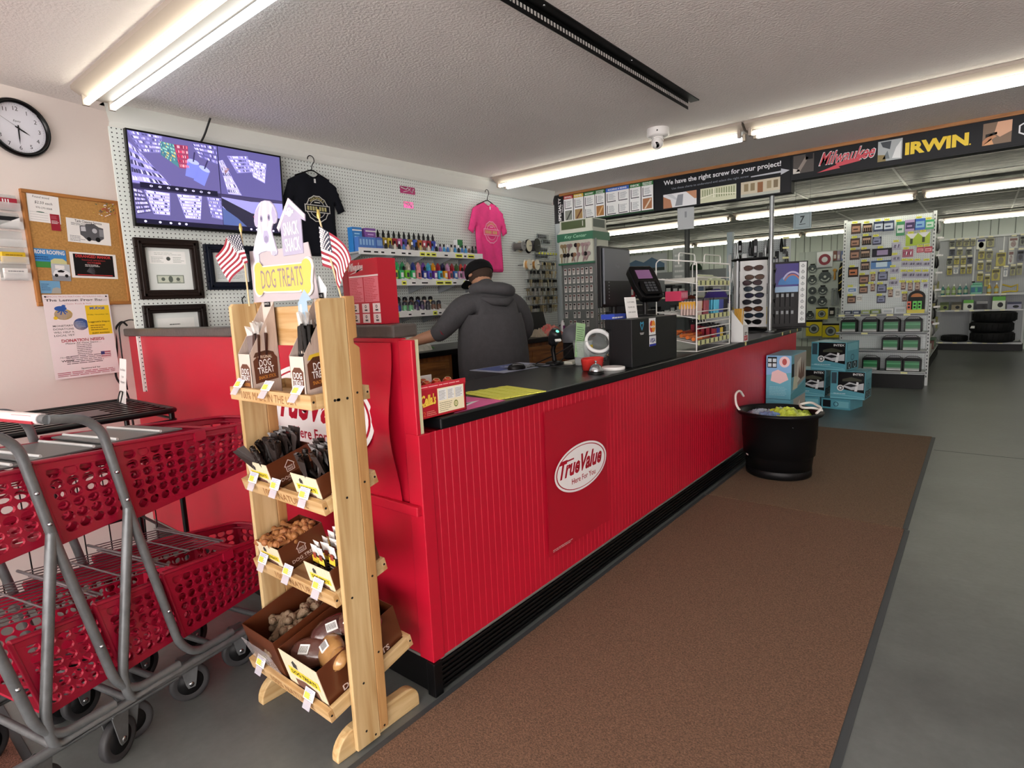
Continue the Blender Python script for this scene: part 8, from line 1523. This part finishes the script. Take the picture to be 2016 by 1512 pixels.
# ------------------------------------------------------------ saw blades on the far wall, left part
g = G(); g.box(-3.62, -2.45, -.02, 0, .2, 2.36, mat('b6c0bc', .5)); g.box(-3.5, -3.49, -.024, -.02, .2, 2.36, mat('8a948e')); tag(g.obj('wall_display_panel', None, M=T(0, 16.18, 0)), 'pale display panel on the far wall carrying saw blades', 'panel')
for k, (x, z, w, h, kd) in enumerate(BLAD+[(b[0], b[1], b[2], b[3], b[4]) for b in BLAD2 if b[4] in ('y', 'y2')]):
    g = G()
    if kd in 'cd': 
        r = w/2; m = mat('4a5254', .35, metal=.5); n = 30; g.prism([(r*(1 if i % 2 else .93)*math.cos(2*PI*i/n), r*(1 if i % 2 else .93)*math.sin(2*PI*i/n)) for i in range(n)], 0, .004, m, FY()); g.disc(0, 0, r*.22, r*.22, mat('c8ccc8'), .005, FY(), n=16); 
        if kd == 'c': g.disc(0, 0, r*.8, r*.8, mat('aab4b0', .3, metal=.5), .0045, FY(), n=24, a0=210, a1=340, r0=.7); g.box(-r*.5, r*.5, -.008, 0, r*.85, r*1.12, INK)
        nm = 'steel saw blade hanging on the far wall panel'; cat, grp = 'saw blade', 'saw blades on the far wall panel'; name = 'saw_blade'
    elif kd == 'pack': g.box(-w/2, w/2, -.02, 0, -h/2, h/2, mat('c8ccd2', .15, metal=.3)); g.disc(0, 0, w*.38, w*.38, mat('8a3040'), .021, FY(), n=24, r0=.5); nm = 'silver bag with a red disc at the top of the far wall panel'; cat, grp = 'bag', None; name = 'silver_bag'
    else: g.box(-w/2, w/2, -.02, 0, -h/2, h/2, mat('d8c81e', .4)); g.box(-w/2, w/2, -.022, 0, h*.38, h/2, mat('1a1a1c')); g.disc(0, -h*.05, w*.33, w*.33, mat('4a5050', .3, metal=.4), .021, FY(), n=24); g.disc(0, -h*.05, w*.28, w*.28, mat('9aa4a0'), .022, FY(), n=24, r0=.6); nm = ('small', 'left large', 'right large')[k-9 if k >= 9 else 0]+' yellow blade pack low on the far wall panel'; cat, grp = 'blade pack', None; name = 'blade_pack'
    tag(g.obj(name, None, M=T(x, 16.12, z)), nm, cat, grp)
for x, z, w, h, kd in [b for b in BLAD2 if b[4] not in ('y', 'y2')]+BLAD3:
    nm, c, cat, grp = {'tape': ('black tape measure pack', '1e2022', 'pack', None), 'chrome': ('short chrome tool', '8a9294', 'tool', 'short chrome tools on the far wall'), 'chrome2': ('long chrome wrench', '9aa2a4', 'wrench', 'long chrome wrenches on the far wall'), 'r': ('red-brown narrow pack', '7a4a40', 'pack', None), 'v': ('lilac narrow pack', '9a88a0', 'pack', None), 'b': ('blue-grey pack', '5a6a9a', 'pack', None), 'o': ('orange-handled tool', 'b88a3a', 'tool', None), 'w': ('steel file', 'a4aaac', 'tool', 'steel files on the far wall'), 'bag': ('long black and yellow strap bundle', '191812', 'strap', None)}[kd]
    g = G()
    if kd in ('chrome', 'chrome2', 'w', 'o'): g.tube([(0, -.01, -h/2), (0, -.01, h*.3)], w*.22, mat(c, .3, metal=.6 if kd != 'o' else 0), 8); g.lathe([(w*.4, 0), (w*.4, .02)], mat(c, .3, metal=.6), 12, T(0, 0, h*.38) @ RX(90))
    elif kd == 'bag': g.lathe([(.03, -h/2), (w*.45, -h*.3), (w*.5, h*.2), (w*.25, h*.48)], mat(c, .6), 12, T(0, -.06, 0)); [g.tube([(-w*.3, -.13, -h*.3+h*.2*i), (w*.2, -.13, -h*.22+h*.2*i)], .012, mat('c8b45a'), 5) for i in range(4)]
    else: g.box(-w/2, w/2, -.03, 0, -h/2, h/2, mat(c, .4)); g.rect(-w*.3, -h*.3, w*.3, h*.1, mat('c8c4c0'), .031, FY())
    tag(g.obj('wall_item', None, M=T(x, 16.14, z)), nm+' on the far wall left of the end display', cat, grp)
# ------------------------------------------------------------ tool end cap left of aisle seven
t = thing('tool_end_cap', 'white post and pegboard crowded with silver hand tools behind the sunglasses stand', 'display', T(0, 8.05, 0)); g = G(); g.box(-2.70, -2.63, -.02, .06, 0, 2.245, mat('b8cace', .45)); g.obj('upright', t); g = G(); g.box(0, .72, 0, 2.1, -.01, 0, PEGB); g.obj('peg_panel', t, M=FY((-2.63, .01, 0))); g = G(); g.box(-2.66, -1.95, -.38, 0, 0, .15, mat('141517')); g.obj('kick_base', t)
for k in range(66):
    x = -2.58+.064*(k % 11); r_ = k//11; z = 2.10-.17*r_; y = -.05-.10*(k % 3); L = rg.uniform(.14, .24); c = rg.choice(['e0e4e4', 'c8cccc', '26282a', '3a3c3e', '1c1e20', 'd0d6d6'] if r_ < 4 else ['c8b42a', '8a8e90', '26282a'])
    g = G(); m = mat(c, .3, metal=.4); g.tube([(0, .0, .02), (0, -y, .02)], .003, CHROME, 4); kd = k % 3
    if kd == 0: g.tube([(0, 0, 0), (0, 0, -L*.6), (0, 0, -L)], .01, m, 7, rr=[.010, .024, .016])
    elif kd == 1: g.tube([(-.012, 0, -L), (0, 0, -L*.4), (.004, 0, 0)], .011, m, 6); g.tube([(.014, 0, -L), (0, 0, -L*.4), (-.004, 0, 0)], .011, m, 6)
    else: g.box(-.022, .022, -.01, 0, -L, 0, m); g.box(-.014, .014, -.012, -.01, -L*.8, -L*.4, mat('c8ccd0', .3))
    rn = ('top', 'second', 'third', 'fourth', 'fifth', 'lowest')[r_]; tag(g.obj('hand_tool', None, M=T(x, 8.05+y, z)), 'hand tool hanging in the %s row of the crowded tool pegboard' % rn, 'tool', 'hand tools in the %s row' % rn)
for k in range(9):
    g = G(); g.box(-.035, .035, -.003, 0, -.012, .012, mat('e4e6a0', .5)); g.tube([(0, 0, 0), (0, .3, 0)], .002, GREYM, 4); tag(g.obj('yellow_price_tag', None, M=T(-1.90, 7.78, 2.08-.12*k) @ RZ(18)), 'yellow-green tag sticking out at the right edge of the tool pegboard', 'tag', 'tags at the tool pegboard edge')
# ------------------------------------------------------------ deeper left part of the back room
def backshelf(label, x0, x1, y, H, cols, seed, zs=(.2, .6, 1.0, 1.4)):
    t = thing('back_shelving', label, 'shelving', T(0, y, 0)); g = G(); g.box(x0, x1, 0, .05, 0, H, mat('8e9498', .5)); g.obj('back', t); r = random.Random(seed)
    g = G(); g.box(x0, x1, -.4, 0, 0, .15, mat('141517')); g.obj('kick_base', t)
    for z in zs: g = G(); g.box(x0, x1, -.38, 0, z-.02, z, mat('aab0b2', .4)); g.box(x0, x1, -.386, -.38, z-.03, z+.005, mat('d0d2c0', .4)); g.obj('shelf', t)
    for q in range(2): g = G(); xx = (x0, x1-.04)[q]; g.box(xx, xx+.04, -.02, .05, 0, H+.03, GPW); g.obj('upright', t)
    for z in zs[2:]:
        x = x0+.08
        while x < x1-.1:
            w = r.uniform(.08, .16); h = r.uniform(.12, .28); c = r.choice(cols); g = G(); g.box(0, w, 0, .2, 0, h, mat(c[0], .4)); g.rect(w*.15, h*.3, w*.85, h*.75, mat('c8ccd0' if c[0] != 'd0d4d8' else '6a7a9a'), 0, FY((0, -.0006, 0)))
            tag(g.obj('shelf_good', None, M=T(x, y-.36, z+.001)), '%s package on the shelves reaching %s' % (c[1], label.split(' with ')[0].replace('grey shelving ', '')), 'package', '%s packages, %s' % (c[1], label.split(' with ')[0])); x += w+.02
    return t
backshelf('grey shelving straight behind the card terminal with dark and red goods', -6.6, -4.1, 12.3, 1.95, [('26282e', 'dark'), ('a82838', 'red'), ('d0d4d8', 'white'), ('3a3c42', 'charcoal')], 3)
backshelf('grey shelving further left behind the monitor with blue and dark goods', -7.9, -5.2, 9.3, 1.85, [('2a3a5a', 'navy'), ('1c2026', 'black'), ('6a7a8a', 'blue-grey')], 4)
g = G(); g.box(-.55, .55, 0, .02, 0, .42, mat('cfd6da', .5)); F = FY((0, -.001, 0)); g.poly([(-.5, .05), (-.5, .2), (-.2, .32), (0, .25), (.2, .35), (.5, .2), (.5, .05)], mat('5a7a9a'), 0, F); g.rect(-.5, .05, .5, .12, mat('2a3a3a'), .0005, F); tag(g.obj('landscape_board', None, M=T(-6.0, 12.31, 1.951)), 'wide picture board with a blue mountain landscape far at the left', 'picture')
g = G(); g.tube([(-4.45, 11, 0), (-4.45, 11, 2.78)], .05, mat('3a3e42', .5), 12); tag(g.obj('dark_column'), 'dark column between the shelves in the far left of the back room', 'column')
g = G(); g.box(-.14, .14, -.01, .01, -.7, 0, mat('9aa0a4', .4)); g.lines(-.1, .1, -.6, -.1, 5, mat('c4c8cc'), .0, FY((0, -.0105, 0))); tag(g.obj('grey_banner', None, M=T(-4.60, 11.0, 2.35)), 'long grey banner card hanging beside the dark column', 'banner')
t = thing('baseball_cap', 'dark green cap on top of the far shelving', 'cap', T(-4.75, 12.2, 1.951)); g = G(); g.lathe([(.13, 0), (.13, .05), (.09, .12), (0, .14)], mat('1c3a20', .8), 18); g.obj('crown', t); g = G(); g.prism([(.11*math.cos(a), -.08-.13*math.sin(a)) for a in [PI*i/10 for i in range(11)]], 0, .008, mat('1c3a20', .8)); g.obj('brim', t)
for k, (x, y) in enumerate(((-3.4, 8.6), (-1.0, 11.6))):
    g = G(); g.lathe([(.14, 0), (.14, -.01), (.10, -.03), (0, -.032)], mat('3a3c3e', .5), 24, T(x, y, 2.78)); tag(g.obj('ceiling_disc'), 'dark round fitting on the stained tile ceiling, %s' % ('left one behind the header' if k == 0 else 'right one above the end display'), 'ceiling fitting')
